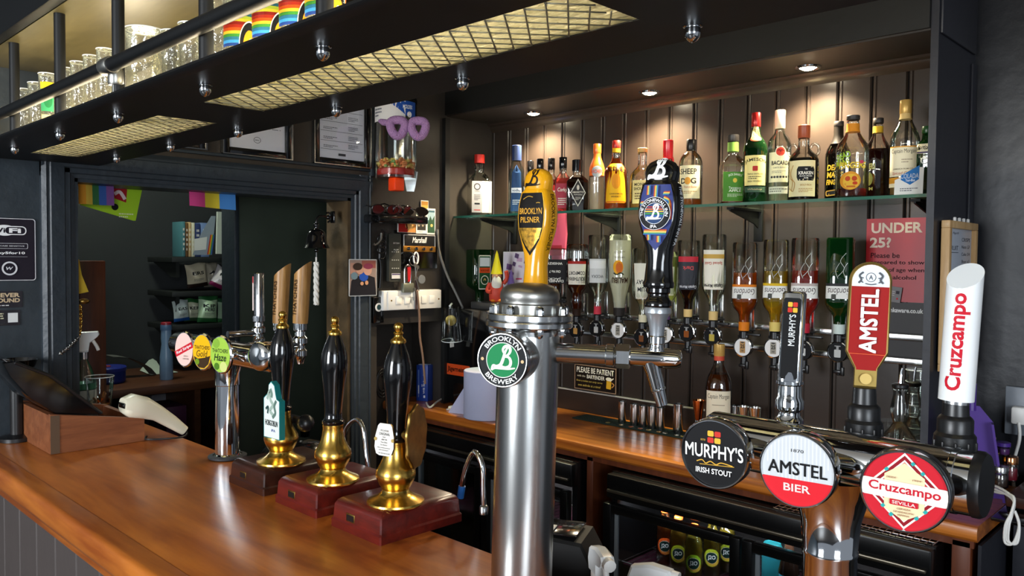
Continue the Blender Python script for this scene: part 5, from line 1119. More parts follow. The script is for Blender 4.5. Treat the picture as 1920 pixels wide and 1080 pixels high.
# ================================================================== things on the left wall
WU, WV, WN = (0, 1, 0), (0, 0, 1), (1, 0, 0)
def wall_sign(name, label, cat, x0, x1, yt, yb, base_m, th, draw, X=None, r=.004, lead=0., group=None, sides=None):
    """flat sign on the left wall between pixel columns x0..x1 (at its mid height) and rows yt..yb"""
    X = X if X is not None else XL+.001; a = PX(x0, (yt+yb)/2, X); c = PX(x1, (yt+yb)/2, X); xm = (x0+x1)/2
    w = c.y-a.y; zt = PX(xm, yt, X).z; zb = PX(xm, yb, X).z; h = zt-zb
    t = thing(name, label, cat, (X, (a.y+c.y)/2, (zt+zb)/2), 0, group)
    P = []
    for (sx, sy, a0) in ((1, 1, 0), (-1, 1, 90), (-1, -1, 180), (1, -1, 270)):
        for k in range(4): g = math.radians(a0+30*k); P.append((sx*(w/2-r)+r*math.cos(g), sy*(h/2-r)+r*math.sin(g)))
    mesh_part(t, 'plate', lambda b: b.prism(P, (0, 0, 0), WU, WV, WN, th, base_m, sides))
    if draw:
        Q = P2(); draw(Q, w, h); mesh_part(t, 'print', lambda b: b.decal(Q, plane_map((th, 0, 0), WU, WV, WN), .0004, .0002), 0)
    return t
mat('sign_black', '#221f26', .25, coat=.3)
def dr(P, w, h):
    P.rect(0, 0, w*.985, h*.985, '#d9d9dc', 0, .008); P.rect(0, 0, w*.955, h*.965, '#241f28', 0, .007)
    P.disc(-.02*w, .30*h, .19*w, '#eeeeee', .085*h); P.rect(.14*w, .30*h, .40*w, .14*h, '#eeeeee', 0, .012); P.rect(.155*w, .30*h, .33*w, .11*h, '#241f28', 0, .010)
    P.text('Wi', -.13*w, .30*h, .24*w, .075*h, '#241f28', .03).text('Fi', .15*w, .30*h, .20*w, .075*h, '#f4f4f4', .04)
    P.rect(.0, .055*h, .72*w, .085*h, '#d8d8dc', 0, .003).rect(0, .055*h, .70*w, .075*h, '#241f28', 0, .003); P.text('PASS IS CASE SENSITIVE', 0, .055*h, .6*w, .02*h, '#cfcfd2')
    P.text('Bucky5for10', 0, -.06*h, .62*w, .05*h, '#f2f2f2', .03); P.rect(0, -.115*h, .70*w, .006*h, '#9a9aa0')
    P.ring(.05*w, -.30*h, .10*w, .13*w, '#d8d8dc', 32); P.text('W', .05*w, -.30*h, .12*w, .05*h, '#d8d8dc', .03, .2)
wall_sign('wifi_sign', 'black wifi password sign with white logo on the far left wall', 'sign', -48, 67, 408, 527, 'sign_black', .003, dr, r=.01)
def dr(P, w, h): P.text('NEVER', .05*w, .26*h, .75*w, .26*h, '#cdb592', .04).text('SOUND', .05*w, -.06*h, .75*w, .26*h, '#cdb592', .04); P.lines(0, -.36*h, .8*w, .12*h, 1, '#cfcfcf', seed=3)
wall_sign('sticker', 'black sticker with tan block lettering under the wifi sign', 'sticker', -24, 42, 546, 577, 'sign_black', .001, dr, r=.003)
def dr(P, w, h): P.rect(.32*w, .0, .24*w, .62*h, '#e3e3e1'); P.lines(-.15*w, .05*h, .5*w, .6*h, 4, '#cfc9a8', .5, 4)
wall_sign('sticker', 'black sticker with a white square at the bottom of the left wall', 'sticker', -42, 38, 582, 611, 'sign_black', .001, dr, r=.002)
# framed licences over the doorway
def licence(label, Y0, Y1, zb, H, draw):
    w = Y1-Y0; t = thing('picture_frame', label, 'picture', (XL+.001, (Y0+Y1)/2, zb), 0, 'framed notices over the doorway')
    fw = .028
    def f(b):
        for (c, d) in (((.011, -w/2+fw/2, H/2), (.022, fw, H)), ((.011, w/2-fw/2, H/2), (.022, fw, H)), ((.011, 0, fw/2), (.022, w-2*fw, fw)), ((.011, 0, H-fw/2), (.022, w-2*fw, fw))): b.box(c, d, 'black_gloss', .004)
    mesh_part(t, 'frame', f)
    mesh_part(t, 'fillet', lambda b: [b.box((.0235, s*(w/2-.002), H/2), (.003, .004, H), 'alu') for s in (-1, 1)] and b.box((.0235, 0, .002), (.003, w-.008, .004), 'alu'))
    mesh_part(t, 'sheet', lambda b: b.box((.006, 0, H/2), (.004, w-2*fw, H-2*fw), ink('#f4f6fb')))
    P = P2(); draw(P, w-2*fw, H); mesh_part(t, 'sheet_print', lambda b: b.decal(P, plane_map((.008, 0, 0), WU, WV, WN), .0003), 0)
    mesh_part(t, 'glazing', lambda b: b.box((.012, 0, H/2), (.001, w-2*fw, H-2*fw), 'pane_clear'))
def dr1(P, w, H):
    for i, z in enumerate((.33, .27, .225, .18, .14, .10, .065)): P.rect(0, z*H/.38, .92*w, .0015, '#5a5e66'); P.lines(-.25*w, (z+.012)*H/.38, .3*w, .012, 2, '#6a6e76', seed=i); P.lines(.25*w, (z+.018)*H/.38, .22*w, .02, 3, '#7a7e86', seed=i+9)
    P.rect(.0, .046, .16*w, .010, '#4a4c50')
def dr2(P, w, H): P.lines(0, .11, .85*w, .012, 2, '#7a7e8a', seed=4); P.text('hull', -.30*w, .152, .16*w, .02, '#4a4e5a', 0, .2).text('1/3-06', .22*w, .152, .22*w, .014, '#5a5e6a', 0); P.ring(.0, .065, .013, .015, '#4a4c54', 24, .8); P.text('SEAL', 0, .065, .018, .005, '#4a4c54'); P.rect(0, .135, .9*w, .001, '#8a8e98')
licence('black framed notice nearest the ear plug dispenser', 1.772, 2.052, 2.006, .38, dr1)
licence('black framed certificate in the middle above the doorway', 1.385, 1.675, 2.006, .30, dr2)
licence('black framed certificate at the left, mostly hidden by the glass rack', 1.00, 1.325, 2.010, .30, dr2)

# ear plug dispenser with fluffy heart glasses
c = PX(742, 335, -2.755); t = thing('ear_plug_dispenser', 'clear plastic ear plug dispenser with orange spout and blue label', 'dispenser', (-2.755, c.y, c.z)); R = .088; H = .33
mesh_part(t, 'drum', lambda b: b.lathe([(R, 0), (R, H), (R*.97, H+.004)], 'thin_plastic', 40))
mesh_part(t, 'lid', lambda b: b.lathe([(R*1.02, H-.012), (R*1.03, H), (R*1.0, H+.008), (.02, H+.012)], 'thin_plastic', 40))
mesh_part(t, 'collar', lambda b: b.lathe([(R*.86, .012), (R*.9, .016), (R*.9, .036), (R*.8, .042)], mat('red_clear', '#b8281e', .25), 36))
mesh_part(t, 'spout', lambda b: b.box((.03, -.02, -.028), (.05, .05, .056), mat('orange_plastic', '#f0420f', .35), .006))
mesh_part(t, 'chute', lambda b: b.prism([(-.032, .03), (.032, .03), (.016, -.055), (-.016, -.055)], (.05, .04, 0), (.6, .8, 0), (0, 0, 1), (.8, -.6, 0), .003, 'thin_plastic'))
mesh_part(t, 'wall_bracket', lambda b: b.box((-R-.012, 0, .2), (.024, .06, .3), 'black_plastic', .003))
P = P2(); P.rect(-.03, .275, .17, .085, '#d8d8da'); P.poly([(-.03, .317), (.115, .317), (.115, .245), (.06, .255), (.02, .285)], '#1c4aa0'); P.text('MOLDEX', .068, .293, .048, .016, '#eef2f8', .02); P.disc(.075, .262, .012, '#e8e8ea'); P.lines(-.075, .27, .05, .04, 3, '#5a6070', seed=2)
b = MB(); b.decal(P, cyl_map(R+.001, a0=.75)); b.build('drum_label', t, 0)
ep = MB(); rd = random.Random(3)
for i in range(150):
    a = rd.uniform(0, 2*PI); rr = R*.88*math.sqrt(rd.random()); z = .045+rd.random()*.032
    d = Vector((rd.uniform(-1, 1), rd.uniform(-1, 1), rd.uniform(-.5, .5))).normalized()*.011; cc = Vector((rr*math.cos(a), rr*math.sin(a), z))
    m = mat('plug_orange', '#e8965a', .7) if rd.random() < .6 else (mat('plug_yellow', '#ddc96a', .7) if rd.random() < .6 else mat('plug_green', '#7fa05a', .7))
    ep.tube([cc-d, cc-d*.4, cc+d*.6, cc+d], [.004, .0065, .0065, .003], m, 6)
o = ep.build('ear_plugs', t, 50); o['kind'] = 'stuff'
# fluffy heart-shaped glasses
c = PX(765, 238, -2.635); t = thing('party_glasses', 'fluffy lilac heart-shaped party glasses on the ear plug dispenser', 'glasses', c, math.radians(-35))
mat('lilac_fluff', '#b58cc4', .95, bump=1.0, bscale=180)
for sy in (-1, 1):
    E_ = [(.004*math.sin(2*a), sy*.043+.030*math.cos(a), .033*math.sin(a)+.006*math.cos(2*a)) for a in [2*PI*i/24 for i in range(24)]]
    mesh_part(t, 'lens_rim', lambda b: b.tube(E_, .018, 'lilac_fluff', 12, True), 60)
mesh_part(t, 'bridge', lambda b: b.tube([(0, -.014, .004), (.004, 0, .008), (0, .014, .004)], .007, 'lilac_fluff', 8, sm=3), 60)
mesh_part(t, 'temple', lambda b: b.tube([(0, -.072, .012), (-.03, -.10, .02), (-.07, -.112, .032)], [.013, .014, .009], 'lilac_fluff', 10), 60)

# tray shelf with sunglasses
c = PX(742, 412, -2.80); t = thing('tray_shelf', 'small black tray shelf under the ear plug dispenser holding sunglasses', 'shelf', (-2.80, c.y, c.z))
mesh_part(t, 'tray', lambda b: b.box((0, 0, 0), (.12, .27, .036), 'black_gloss', .008)); mesh_part(t, 'back_rail', lambda b: b.box((-.058, 0, .03), (.006, .26, .03), 'black_gloss', .002))
mat('tint_red', '#4a1512', .1, coat=.6); mat('tint_black', '#120d0c', .08, coat=.6)
def sunglasses(label, c, rz, m, tilt=.2):
    t = thing('sunglasses', label, 'sunglasses', c, (tilt, 0, rz), 'sunglasses on the tray')
    for s in (-1, 1):
        out = [(s*.034+.028*math.cos(a)*(1+.08*math.cos(3*a)), .020*math.sin(a)) for a in [2*PI*i/20 for i in range(20)]]
        mesh_part(t, 'lens', lambda b: b.prism(out, (0, 0, .022), (1, 0, 0), (0, 0, 1), (0, -1, 0), .003, m))
        mesh_part(t, 'frame', lambda b: b.tube([(x, -.001, .022+z) for x, z in out], .0028, 'tint_black', 8, True), 60)
        mesh_part(t, 'temple', lambda b: b.tube([(s*.064, 0, .03), (s*.066, .05, .03), (s*.06, .085, .012)], .003, 'tint_black', 8), 60)
    mesh_part(t, 'bridge', lambda b: b.tube([(-.008, 0, .028), (0, -.002, .031), (.008, 0, .028)], .003, 'tint_black', 8), 60)
zt = c.z+.0185
sunglasses('dark red sunglasses lying at the left of the tray', (-2.785, c.y-.07, zt), 1.35, 'tint_red'); sunglasses('black sunglasses lying in the middle of the tray', (-2.79, c.y+.02, zt+.004), 1.8, 'tint_red', .35); sunglasses('black sunglasses leaning at the right end of the tray', (-2.775, c.y+.085, zt), 1.2, 'tint_black', -.3)
# postcards and photos
def dr(P, w, h): P.rect(0, 0, .82*w, .86*h, '#4a6a74'); P.rect(0, .2*h, .82*w, .3*h, '#9db7c0'); P.poly([(-.41*w, -.1*h), (-.1*w, .22*h), (.1*w, .05*h), (.41*w, .25*h), (.41*w, -.43*h), (-.41*w, -.43*h)], '#38543e'); P.disc(.05*w, -.15*h, .14*w, '#c8b06a')
wall_sign('postcard', 'postcard with landscape picture at the right end of the tray', 'postcard', 800, 816, 391, 440, 'paper', .001, dr, XL+.012, .001)
def dr(P, w, h): P.rect(0, .05*h, .8*w, .75*h, '#3a3632'); [P.disc((-.25+.18*i)*w, (-.05+.1*(i % 2))*h, .09*w, '#b8a68c', .09*h) for i in range(4)]; P.lines(0, -.41*h, .6*w, .05*h, 1, '#8a8478', seed=1)
wall_sign('instant_photo', 'white-bordered instant photo tucked beside the postcard', 'photo', 780, 800, 402, 438, 'paper', .0012, dr, XL+.02, .001)
def dr(P, w, h): P.rect(-.2*w, 0, .5*w, h*.96, '#a8231f'); P.rect(.25*w, 0, .45*w, h*.96, '#c88a4a'); P.disc(.1*w, .05*h, .2*w, '#e8b46a', .3*h); P.stroke([(-.35*w, .2*h), (-.1*w, .3*h), (.0, -.2*h)], .08*w, '#5a1512')
wall_sign('postcard', 'red and orange picture card above the amplifier key holder', 'postcard', 745, 781, 413, 436, 'paper', .001, dr, XL+.018, .001)
def dr(P, w, h): P.rect(0, 0, w*.9, h*.9, '#b5823c'); P.rect(0, .1*h, .9*w, .2*h, '#d8a850')
wall_sign('postcard', 'brown card standing behind the tray beside the postcard', 'postcard', 789, 803, 376, 405, 'paper', .001, dr, XL+.006, .001)
# amplifier-shaped key holder
wall_sign('key_board', 'black panel behind the amplifier-shaped key holder', 'panel', 738, 818, 433, 503, 'black_gloss', .006, None, r=.004)
a = PX(782, 456, XL+.02); t = thing('key_holder', 'black and gold amplifier-shaped key holder with white script lettering', 'key holder', (XL+.008, a.y, a.z)); w, h = .192, .083
mesh_part(t, 'body', lambda b: b.box((.015, 0, 0), (.03, w, h), 'black_plastic', .004)); mesh_part(t, 'piping', lambda b: b.tube([(.031, -w/2+.006, -h/2+.005), (.031, -w/2+.006, h/2-.006), (.031, w/2-.006, h/2-.006), (.031, w/2-.006, -h/2+.005)], .0014, 'white_plastic', 6))
mesh_part(t, 'panel', lambda b: b.box((.031, 0, -h/2+.015), (.003, w-.006, .026), mat('amp_gold', '#c48a3c', .3, .8), .001))
for i in range(4): mesh_part(t, 'jack', lambda b: b.lathe_at((.0325, -.066+.044*i, -h/2+.016), (1, 0, 0), [(.0075, 0), (.0075, .005), (.005, .007), (.003, .004)], 'black_gloss', 14))
P = P2(); P.text('Marshall', 0, .014, .085, .026, '#f0ede6', .02, .3); mesh_part(t, 'lettering', lambda b: b.decal(P, plane_map((.0301, 0, 0), WU, WV, WN), .0005), 0)
# intercom handset / remote
def dr(P, w, h): P.text('BT5M', .1*w, .30*h, .5*w, .03*h, '#b9bab4', .02); [P.rect((-.25+.17*j)*w, (.12-.17*i)*h, .10*w, .022*h, '#a8a9a2') for i in range(3) for j in range(4)]; P.text('RJ9', .05*w, .16*h, .4*w, .035*h, '#c4c5be', .02); P.rect(.05*w, -.38*h, .75*w, .11*h, '#dcdad8'); P.rect(.05*w, -.345*h, .7*w, .025*h, '#4a3a6a')
wall_sign('network_tester', 'dark grey handheld tester with printed buttons hanging left of the key holder', 'tester', 722, 744, 438, 528, mat('tester_grey', '#34352f', .5), .03, dr, XL+.008, .008)
b = MB(); c = PX(716, 440, XL+.035); b.tube([c+Vector((0, math.sin(i*.9)*.022, -.0035*i+.02*math.cos(i*.9))) for i in range(26)], .0035, 'black_plastic', 8, sm=3); tag(b.build('coiled_lead', None, 60), 'tangle of black leads left of the handheld tester', 'cable')
b = MB(); c = PX(708, 450, XL+.04); b.tube([c+Vector((0, .02, .03)), c+Vector((.004, .012, 0)), c+Vector((0, -.012, -.02)), c+Vector((0, -.022, -.014))], .006, 'satin_steel', 8, sm=4); b.tube([PX(714, 460, XL+.02), PX(712, 482, XL+.02), PX(714, 505, XL+.02), PX(712, 540, XL+.02)], .009, 'black_plastic', 8, sm=3); tag(b.build('key_bunch', None, 60), 'dark key bunch with silver hook left of the handheld tester', 'keys')
# keys with padlock
c = PX(775, 480, XL+.05); t = thing('key_bunch', 'bunch of keys with a padlock and red tag hanging under the key holder', 'keys', c)
mesh_part(t, 'hook', lambda b: b.tube([(-.03, 0, .02), (.0, 0, .01), (.006, 0, -.004), (.002, 0, -.01)], .003, 'chrome', 8, sm=4), 60)
mesh_part(t, 'ring', lambda b: b.tube([(0, .022*math.sin(a), -.02+.022*math.cos(a)) for a in [2*PI*i/20 for i in range(20)]], .0022, 'chrome', 8, True), 60)
mesh_part(t, 'carabiner', lambda b: b.tube([(.004, .012+.013*math.sin(a), -.01+.026*math.cos(a)) for a in [2*PI*i/20 for i in range(20)]], .004, 'white_plastic', 8, True), 60)
mesh_part(t, 'shackle', lambda b: b.tube([(0, -.048, -.125), (0, -.048, -.06), (0, -.038, -.042), (0, -.026, -.042), (0, -.016, -.06), (0, -.016, -.125)], .0045, 'steel', 10, sm=4), 60)
mesh_part(t, 'padlock', lambda b: b.box((0, -.032, -.142), (.02, .06, .042), mat('padlock', '#8d9080', .35, .7), .004))
mesh_part(t, 'red_tag', lambda b: b.prism([(-.008, .0), (.01, .0), (.008, -.06), (-.004, -.066)], (.004, -.03, -.05), WU, WV, WN, .004, mat('tag_red', '#b81a22', .4)))
for i, (y, z0, ln, rot) in enumerate(((.004, -.04, .055, .1), (.018, -.05, .06, -.25), (.010, -.10, .06, .3), (.0, -.15, .05, -.1))):
    def f(b):
        d = Vector((0, math.sin(rot), -math.cos(rot))); p0 = Vector((.008, y, z0)); b.lathe_at(p0, (1, 0, 0), [(.009, 0), (.009, .002)], 'satin_steel', 14); b.tube([p0, p0+d*ln], .0022, 'satin_steel', 6); b.box(p0+d*ln*.8, (.002, .008, .012), 'satin_steel')
    mesh_part(t, 'key', f)
mesh_part(t, 'fob', lambda b: b.lathe_at((.006, .042, -.105), (1, 0, 0), [(.019, 0), (.020, .001), (.020, .004), (.019, .005)], 'grey_plastic', 20))
mesh_part(t, 'strap', lambda b: b.box((.002, .016, -.14), (.003, .009, .20), mat('strap_dark', '#3a2428', .7)))
# light switches
a = PX(772, 562, XL+.03); wS, hS = .33, .088; t = thing('switch_panel', 'white surface-mounted panel of four light switches', 'switch', (XL, a.y, a.z))
mesh_part(t, 'box', lambda b: b.box((.02, 0, 0), (.04, wS, hS), 'white_plastic', .006)); mat('switch_white', '#f3f1ea', .3)
mesh_part(t, 'plate', lambda b: b.box((.042, .01, 0), (.006, wS-.024, hS-.004), 'white_plastic', .003))
for y in (-.085, -.037, .058, .105): mesh_part(t, 'rocker', lambda b: b.box((.0455, y, 0), (.006, .030, .034), 'switch_white', .002))
for y in (-.125, .147): mesh_part(t, 'screw', lambda b: b.lathe_at((.045, y, 0), (1, 0, 0), [(.004, 0), (.0035, .0012)], 'brass', 10))
# door bell push
a = PX(707, 581, XL+.01); t = thing('bell_push', 'black bell push with a white ring left of the switches', 'bell push', (XL, a.y, a.z))
mesh_part(t, 'case', lambda b: b.box((.011, 0, 0), (.022, .058, .115), 'black_gloss', .004)); mesh_part(t, 'ring', lambda b: b.lathe_at((.022, .0, .012), (1, 0, 0), [(.019, 0), (.019, .002), (.012, .003), (.012, 0)], 'white_plastic', 24)); mesh_part(t, 'button', lambda b: b.lathe_at((.0222, 0, .012), (1, 0, 0), [(.011, 0), (.011, .002), (.004, .003)], mat('button_teal', '#27474a', .3), 20))
# photograph in a clear sleeve on the door frame
def dr(P, w, h):
    P.rect(0, 0, w*.96, h*.96, '#a08a80'); P.rect(-.3*w, .25*h, .3*w, .3*h, '#b88a7a'); P.rect(.2*w, .36*h, .5*w, .2*h, '#9a5a50'); P.poly([(-.48*w, -.48*h), (.48*w, -.48*h), (.42*w, .0), (.2*w, .06*h), (0, -.05*h), (-.2*w, .06*h), (-.42*w, -.08*h)], '#26242a')
    P.disc(.02*w, .02*h, .16*w, '#2a55b8', .12*h); P.disc(-.12*w, .22*h, .14*w, '#c99a86', .13*h); P.disc(-.2*w, .30*h, .17*w, '#3a2c28', .10*h); P.disc(.16*w, .20*h, .15*w, '#d2a08c', .14*h); P.disc(.18*w, .31*h, .17*w, '#8a3a52', .08*h); P.disc(-.32*w, .05*h, .12*w, '#6f8794', .1*h); P.disc(.12*w, -.14*h, .06*w, '#d8a07a', .06*h); P.disc(-.05*w, -.16*h, .06*w, '#d8a07a', .05*h)
wall_sign('photo_print', 'colour photo of people in a clear sleeve on the door frame', 'photo', 654, 706, 486, 555, 'clear_wrap', .0015, dr, XL+.036, .003)
# cable, hanging cup
b = MB(); b.tube([PX(820, 430, XL+.02), PX(823, 470, XL+.02), PX(838, 515, XL+.03), PX(855, 550, XL+.05), PX(868, 578, XL+.07)], .006, mat('cable_grey', '#77746e', .45), 8, sm=5); tag(b.build('cable', None, 60), 'grey cable running down the wall beside the alcove', 'cable')
b = MB(); b.tube([PX(782, 545, XL+.06), PX(786, 590, XL+.045), PX(787, 630, XL+.03), PX(793, 672, XL+.03), PX(797, 720, XL+.04)], .005, mat('cable_tan', '#8a6a54', .5), 8, sm=5); tag(b.build('cable', None, 60), 'tan twin cable hanging from the switches to the counter', 'cable')
c = PX(848, 638, -2.78); t = thing('plastic_cup', 'clear plastic cup hanging upside down on the wall beside the switches', 'cup', c, (.10, .06, 0))
mesh_part(t, 'cup', lambda b: b.lathe([(.050, 0), (.050, .002), (.036, .155), (.030, .158), (0, .158)][:3], 'thin_plastic', 32)); mesh_part(t, 'rim', lambda b: b.tube([(.050*math.cos(a), .050*math.sin(a), 0) for a in [2*PI*i/32 for i in range(32)]], .002, 'clear_wrap', 6, True), 60)
mesh_part(t, 'medal', lambda b: b.lathe_at((.0, -.005, .095), (.75, -.65, 0), [(.024, 0), (.025, .001), (.025, .004), (.023, .005)], mat('medal', '#a8924a', .35, .6), 24)); mesh_part(t, 'tag', lambda b: b.box((.02, -.02, -.012), (.002, .022, .028), 'paper'))
mesh_part(t, 'cord', lambda b: b.tube([(-.01, .0, .16), (-.03, .03, .165), (-.06, .05, .155)], .005, 'clear_wrap', 8, sm=4), 60)
# bell on a bracket with a rope
t0 = PX(593, 466, -2.915); t = thing('hand_bell', 'black bell on a scrolled bracket with a white plaited rope', 'bell', t0)
mesh_part(t, 'bell', lambda b: b.lathe([(.050, 0), (.056, .002), (.050, .012), (.045, .020), (.041, .034), (.039, .05), (.035, .068), (.024, .078), (.010, .082), (.008, .090), (.012, .096), (.010, .104), (0, .108)], 'black_gloss', 36), 60)
mesh_part(t, 'clapper', lambda b: b.ball((0, 0, -.008), .009, 'black_gloss', 12) and b.tube([(0, 0, -.016), (0, 0, -.036)], .003, 'steel', 8))
mesh_part(t, 'bracket', lambda b: b.tube([(0, 0, .104), (0, .002, .122), (0, .014, .134), (0, .034, .136), (0, .058, .132), (.0, .084, .136)], .005, 'black_gloss', 8, sm=5) and b.ball((0, .058, .132), .010, 'black_gloss', 10) and b.box((0, .080, .134), (.03, .008, .05), 'black_gloss', .003) and b.tube([(0, .05, .15), (0, .064, .150), (0, .066, .12), (0, .056, .112)], .004, 'black_gloss', 8, sm=4), 60)
def f(b):
    b.tube([(0, 0, -.036), (0, 0, -.06)], .0035, 'paper', 8)
    for s in (0, PI*.67, PI*1.33): b.tube([(.006*math.cos(s+i*.55), .006*math.sin(s+i*.55), -.058-.0068*i) for i in range(27)], .0062, 'paper', 7)
mesh_part(t, 'rope', f, 60)
# bolt on the door frame
c = PX(570, 800, -3.46); t = thing('door_bolt', 'brass knob on a black lock plate low on the dark partition', 'bolt', c); mesh_part(t, 'plate', lambda b: b.box((-.006, .01, 0), (.012, .05, .11), 'black_gloss', .003)); mesh_part(t, 'knob', lambda b: b.lathe_at((0, 0, 0), (.6, -.8, 0), [(.006, 0), (.006, .03), (.010, .034), (.009, .044), (0, .047)], 'brass', 14))

# ================================================================== back room seen through the doorway
t = thing('flag_bunting', 'rainbow striped flag hanging at the top left of the doorway', 'flag', (0, 0, 0), 0, 'small flags over the doorway')
def flag(label, X, x0, x1, yt, yb, cols, skew=0):
    a = PX(x0, yt, X); c = PX(x1, yt, X); zb = PX((x0+x1)/2, yb, X).z-a.z; w = c.y-a.y; t = thing('flag', label, 'flag', a, 0, 'small flags over the doorway')
    n = len(cols)
    for i, col in enumerate(cols):
        def f(b):
            m = mat('cloth_'+col.lstrip('#'), col, .85); V = []; F = []
            for k in range(5):
                u = (i+k/4)/n; wv = .006*math.sin(u*7+.5)
                V += [(wv, u*w, skew*u), (wv+.004, u*w, zb+skew*u), (wv-.0012, u*w, skew*u), (wv+.0028, u*w, zb+skew*u)]
            for k in range(4): q = 4*k; F += [(q, q+4, q+5, q+1), (q+3, q+7, q+6, q+2), (q+1, q+5, q+7, q+3), (q+2, q+6, q+4, q)]
            b.add(V, F, m)
        mesh_part(t, 'stripe', f, 50)
bpy.data.objects.remove(t)
flag('rainbow striped flag hanging at the top left of the doorway', -2.955, 146, 212, 342, 384, ['#c8861c', '#c9a83a', '#2f6b3a', '#2f57a0', '#7a4a8c'])
flag('pink yellow and blue flag hanging in the middle of the doorway', -2.96, 354, 440, 355, 388, ['#c23a78', '#d6c02e', '#3a78b8'], -.008)
def px_poly(name, label, cat, X, pts, m, th=.002, draw=None, group=None):
    c = PX(sum(p[0] for p in pts)/len(pts), sum(p[1] for p in pts)/len(pts), X); out = [((PX(x, y, X)-c).y, (PX(x, y, X)-c).z) for x, y in pts]
    t = thing(name, label, cat, c, 0, group); mesh_part(t, 'sheet', lambda b: b.prism(out, (0, 0, 0), WU, WV, WN, th, m))
    if draw: P = P2(); draw(P, lambda x, y: ((PX(x, y, X)-c).y, (PX(x, y, X)-c).z)); mesh_part(t, 'print', lambda b: b.decal(P, plane_map((th, 0, 0), WU, WV, WN), .0004), 0)
    return t
def dr(P, q): P.poly([q(212, 352), q(238, 355), q(236, 380), q(214, 372)], '#a8202a'); P.stroke([q(214, 364), q(224, 360), q(234, 374)], .012, '#e8d8d8'); c = q(215, 388); P.disc(c[0], c[1], .012, '#1a1a1a'); P.lines(*q(236, 404), .05, .02, 2, '#e8f0c0', seed=2)
px_poly('card_sign', 'lime green card sign hanging behind the rainbow flag', 'sign', -3.05, [(149, 384), (200, 352), (266, 356), (254, 414), (250, 414)], mat('lime_card', '#a8d818', .5), .002, dr)
px_poly('paper_note', 'yellow paper strip hanging on the left door jamb', 'note', -2.93, [(139, 486), (148, 486), (153, 515), (166, 547), (148, 551), (143, 520)], mat('note_yellow', '#d8b52c', .7), .001)
# brown door leaf standing in the back room, counter, shelves
b = MB(); a = PX(150, 600, -3.7); c = PX(199, 600, -3.7); zt = PX(170, 489, -3.7).z; b.box((-3.72, (a.y+c.y)/2, zt/2), (.04, c.y-a.y, zt), 'panel_wood', .004); tag(b.build('door_leaf'), 'brown wooden board standing upright behind the left door jamb', 'board')
t = thing('back_room_counter', 'dark wooden counter with open shelves in the back room', 'counter', (0, 0, 0)); wood('dim_wood', '#4a2a18', '#6a3f24', .4, 3, (12, 2, 12), .2)
mesh_part(t, 'worktop', lambda b: b.box((-4.24, 1.80, .98), (.70, 2.4, .04), 'dim_wood', .003)); mesh_part(t, 'upright', lambda b: b.box((-4.24, PX(371, 800, -3.92).y, .48), (.64, .03, .96), 'dim_wood')); mesh_part(t, 'low_shelf', lambda b: b.box((-4.24, 1.8, .62), (.66, 2.38, .03), 'dim_wood')); mesh_part(t, 'backboard', lambda b: b.box((-4.57, 1.8, .48), (.03, 2.38, .96), 'black_matte'))
SX = -4.25
for yy, lb, nb in ((482, 'black wall shelf with the books, topmost in the back room', 0), (547, 'black wall shelf with crisp packets, middle one in the back room', 1), (610, 'black wall shelf with green crisp packets, lowest in the back room', 2)):
    a = PX(322, yy, SX); c = PX(470, yy, SX); t = thing('wall_shelf', lb, 'shelf', (SX, a.y, a.z), 0, 'back room wall shelves')
    mesh_part(t, 'shelf', lambda b: b.box((-.16, (c.y-a.y)/2, -.014), (.33, c.y-a.y, .028), mat('shelf_dark', '#1d201e', .5), .003)); mesh_part(t, 'cleat', lambda b: b.prism([(0, 0), (.30, 0), (.30, -.08), (.24, -.08)], (-.32, .03, -.028), (1, 0, 0), (0, 0, 1), (0, 1, 0), .02, 'shelf_dark'))
# books, cases and a frame on the top shelf
zs = PX(400, 482, SX).z; x0 = 341
for i, (w, hh, col, lb) in enumerate(((6, 66, '#4a7a80', 'thin teal book at the left end of the back room shelf'), (5, 64, '#6a4a2a', 'thin brown book beside the teal book'), (5, 65, '#c8a878', 'thin tan book second left of the blue cases'), (6, 64, '#d8d4b8', 'thin cream book left of the blue cases'), (10, 63, '#33406a', 'dark blue case on the back room shelf'), (16, 64, '#6f86b0', 'pale blue case on the back room shelf'))):
    a = PX(x0, 470, SX-.06); c = PX(x0+w, 470, SX-.06); H = PX(x0, 478-hh, SX-.06).z-PX(x0, 478, SX-.06).z; x0 += w+.6
    t = thing('book', lb, 'book', (SX-.06, (a.y+c.y)/2, zs+.0005), 0, 'books on the back room shelf'); ww = c.y-a.y
    mesh_part(t, 'cover', lambda b: b.box((-.06, 0, H/2), (.13, ww*.94, H), mat('cover_'+col.lstrip('#'), col, .4), .002)); mesh_part(t, 'spine_title', lambda b: b.decal(P2().lines(0, H*.5, ww*.5, H*.7, 5, '#e6e2d6', .5, i), plane_map((.005, 0, 0), WU, WV, WN), .0004), 0)
def dr(P, q): P.poly([q(362, 447), q(390, 443), q(388, 468), q(364, 470)], '#d8d8d4'); P.lines(*q(376, 455), .09, .04, 3, '#3a3a3c', .6, 2)
px_poly('leaflet', 'white and rainbow leaflet leaning against the cases on the back room shelf', 'leaflet', SX+.002, [(361, 478), (397, 478), (404, 405), (396, 405), (376, 440)], mat('leaflet_grey', '#8f9aa6', .3), .002, lambda P, q: (P.poly([q(364, 448), q(388, 444), q(386, 468), q(364, 470)], '#dcdcd6'), P.lines(*q(375, 456), .10, .05, 3, '#333', .6, 2) if False else None, [P.poly([q(388+2.2*k, 477), q(390.4+2.2*k, 477), q(396+2.0*k, 440), q(394+2.0*k, 440)], c) for k, c in enumerate(['#b8342a', '#d8a02e', '#4a8a4a', '#3a5aa0'])]))
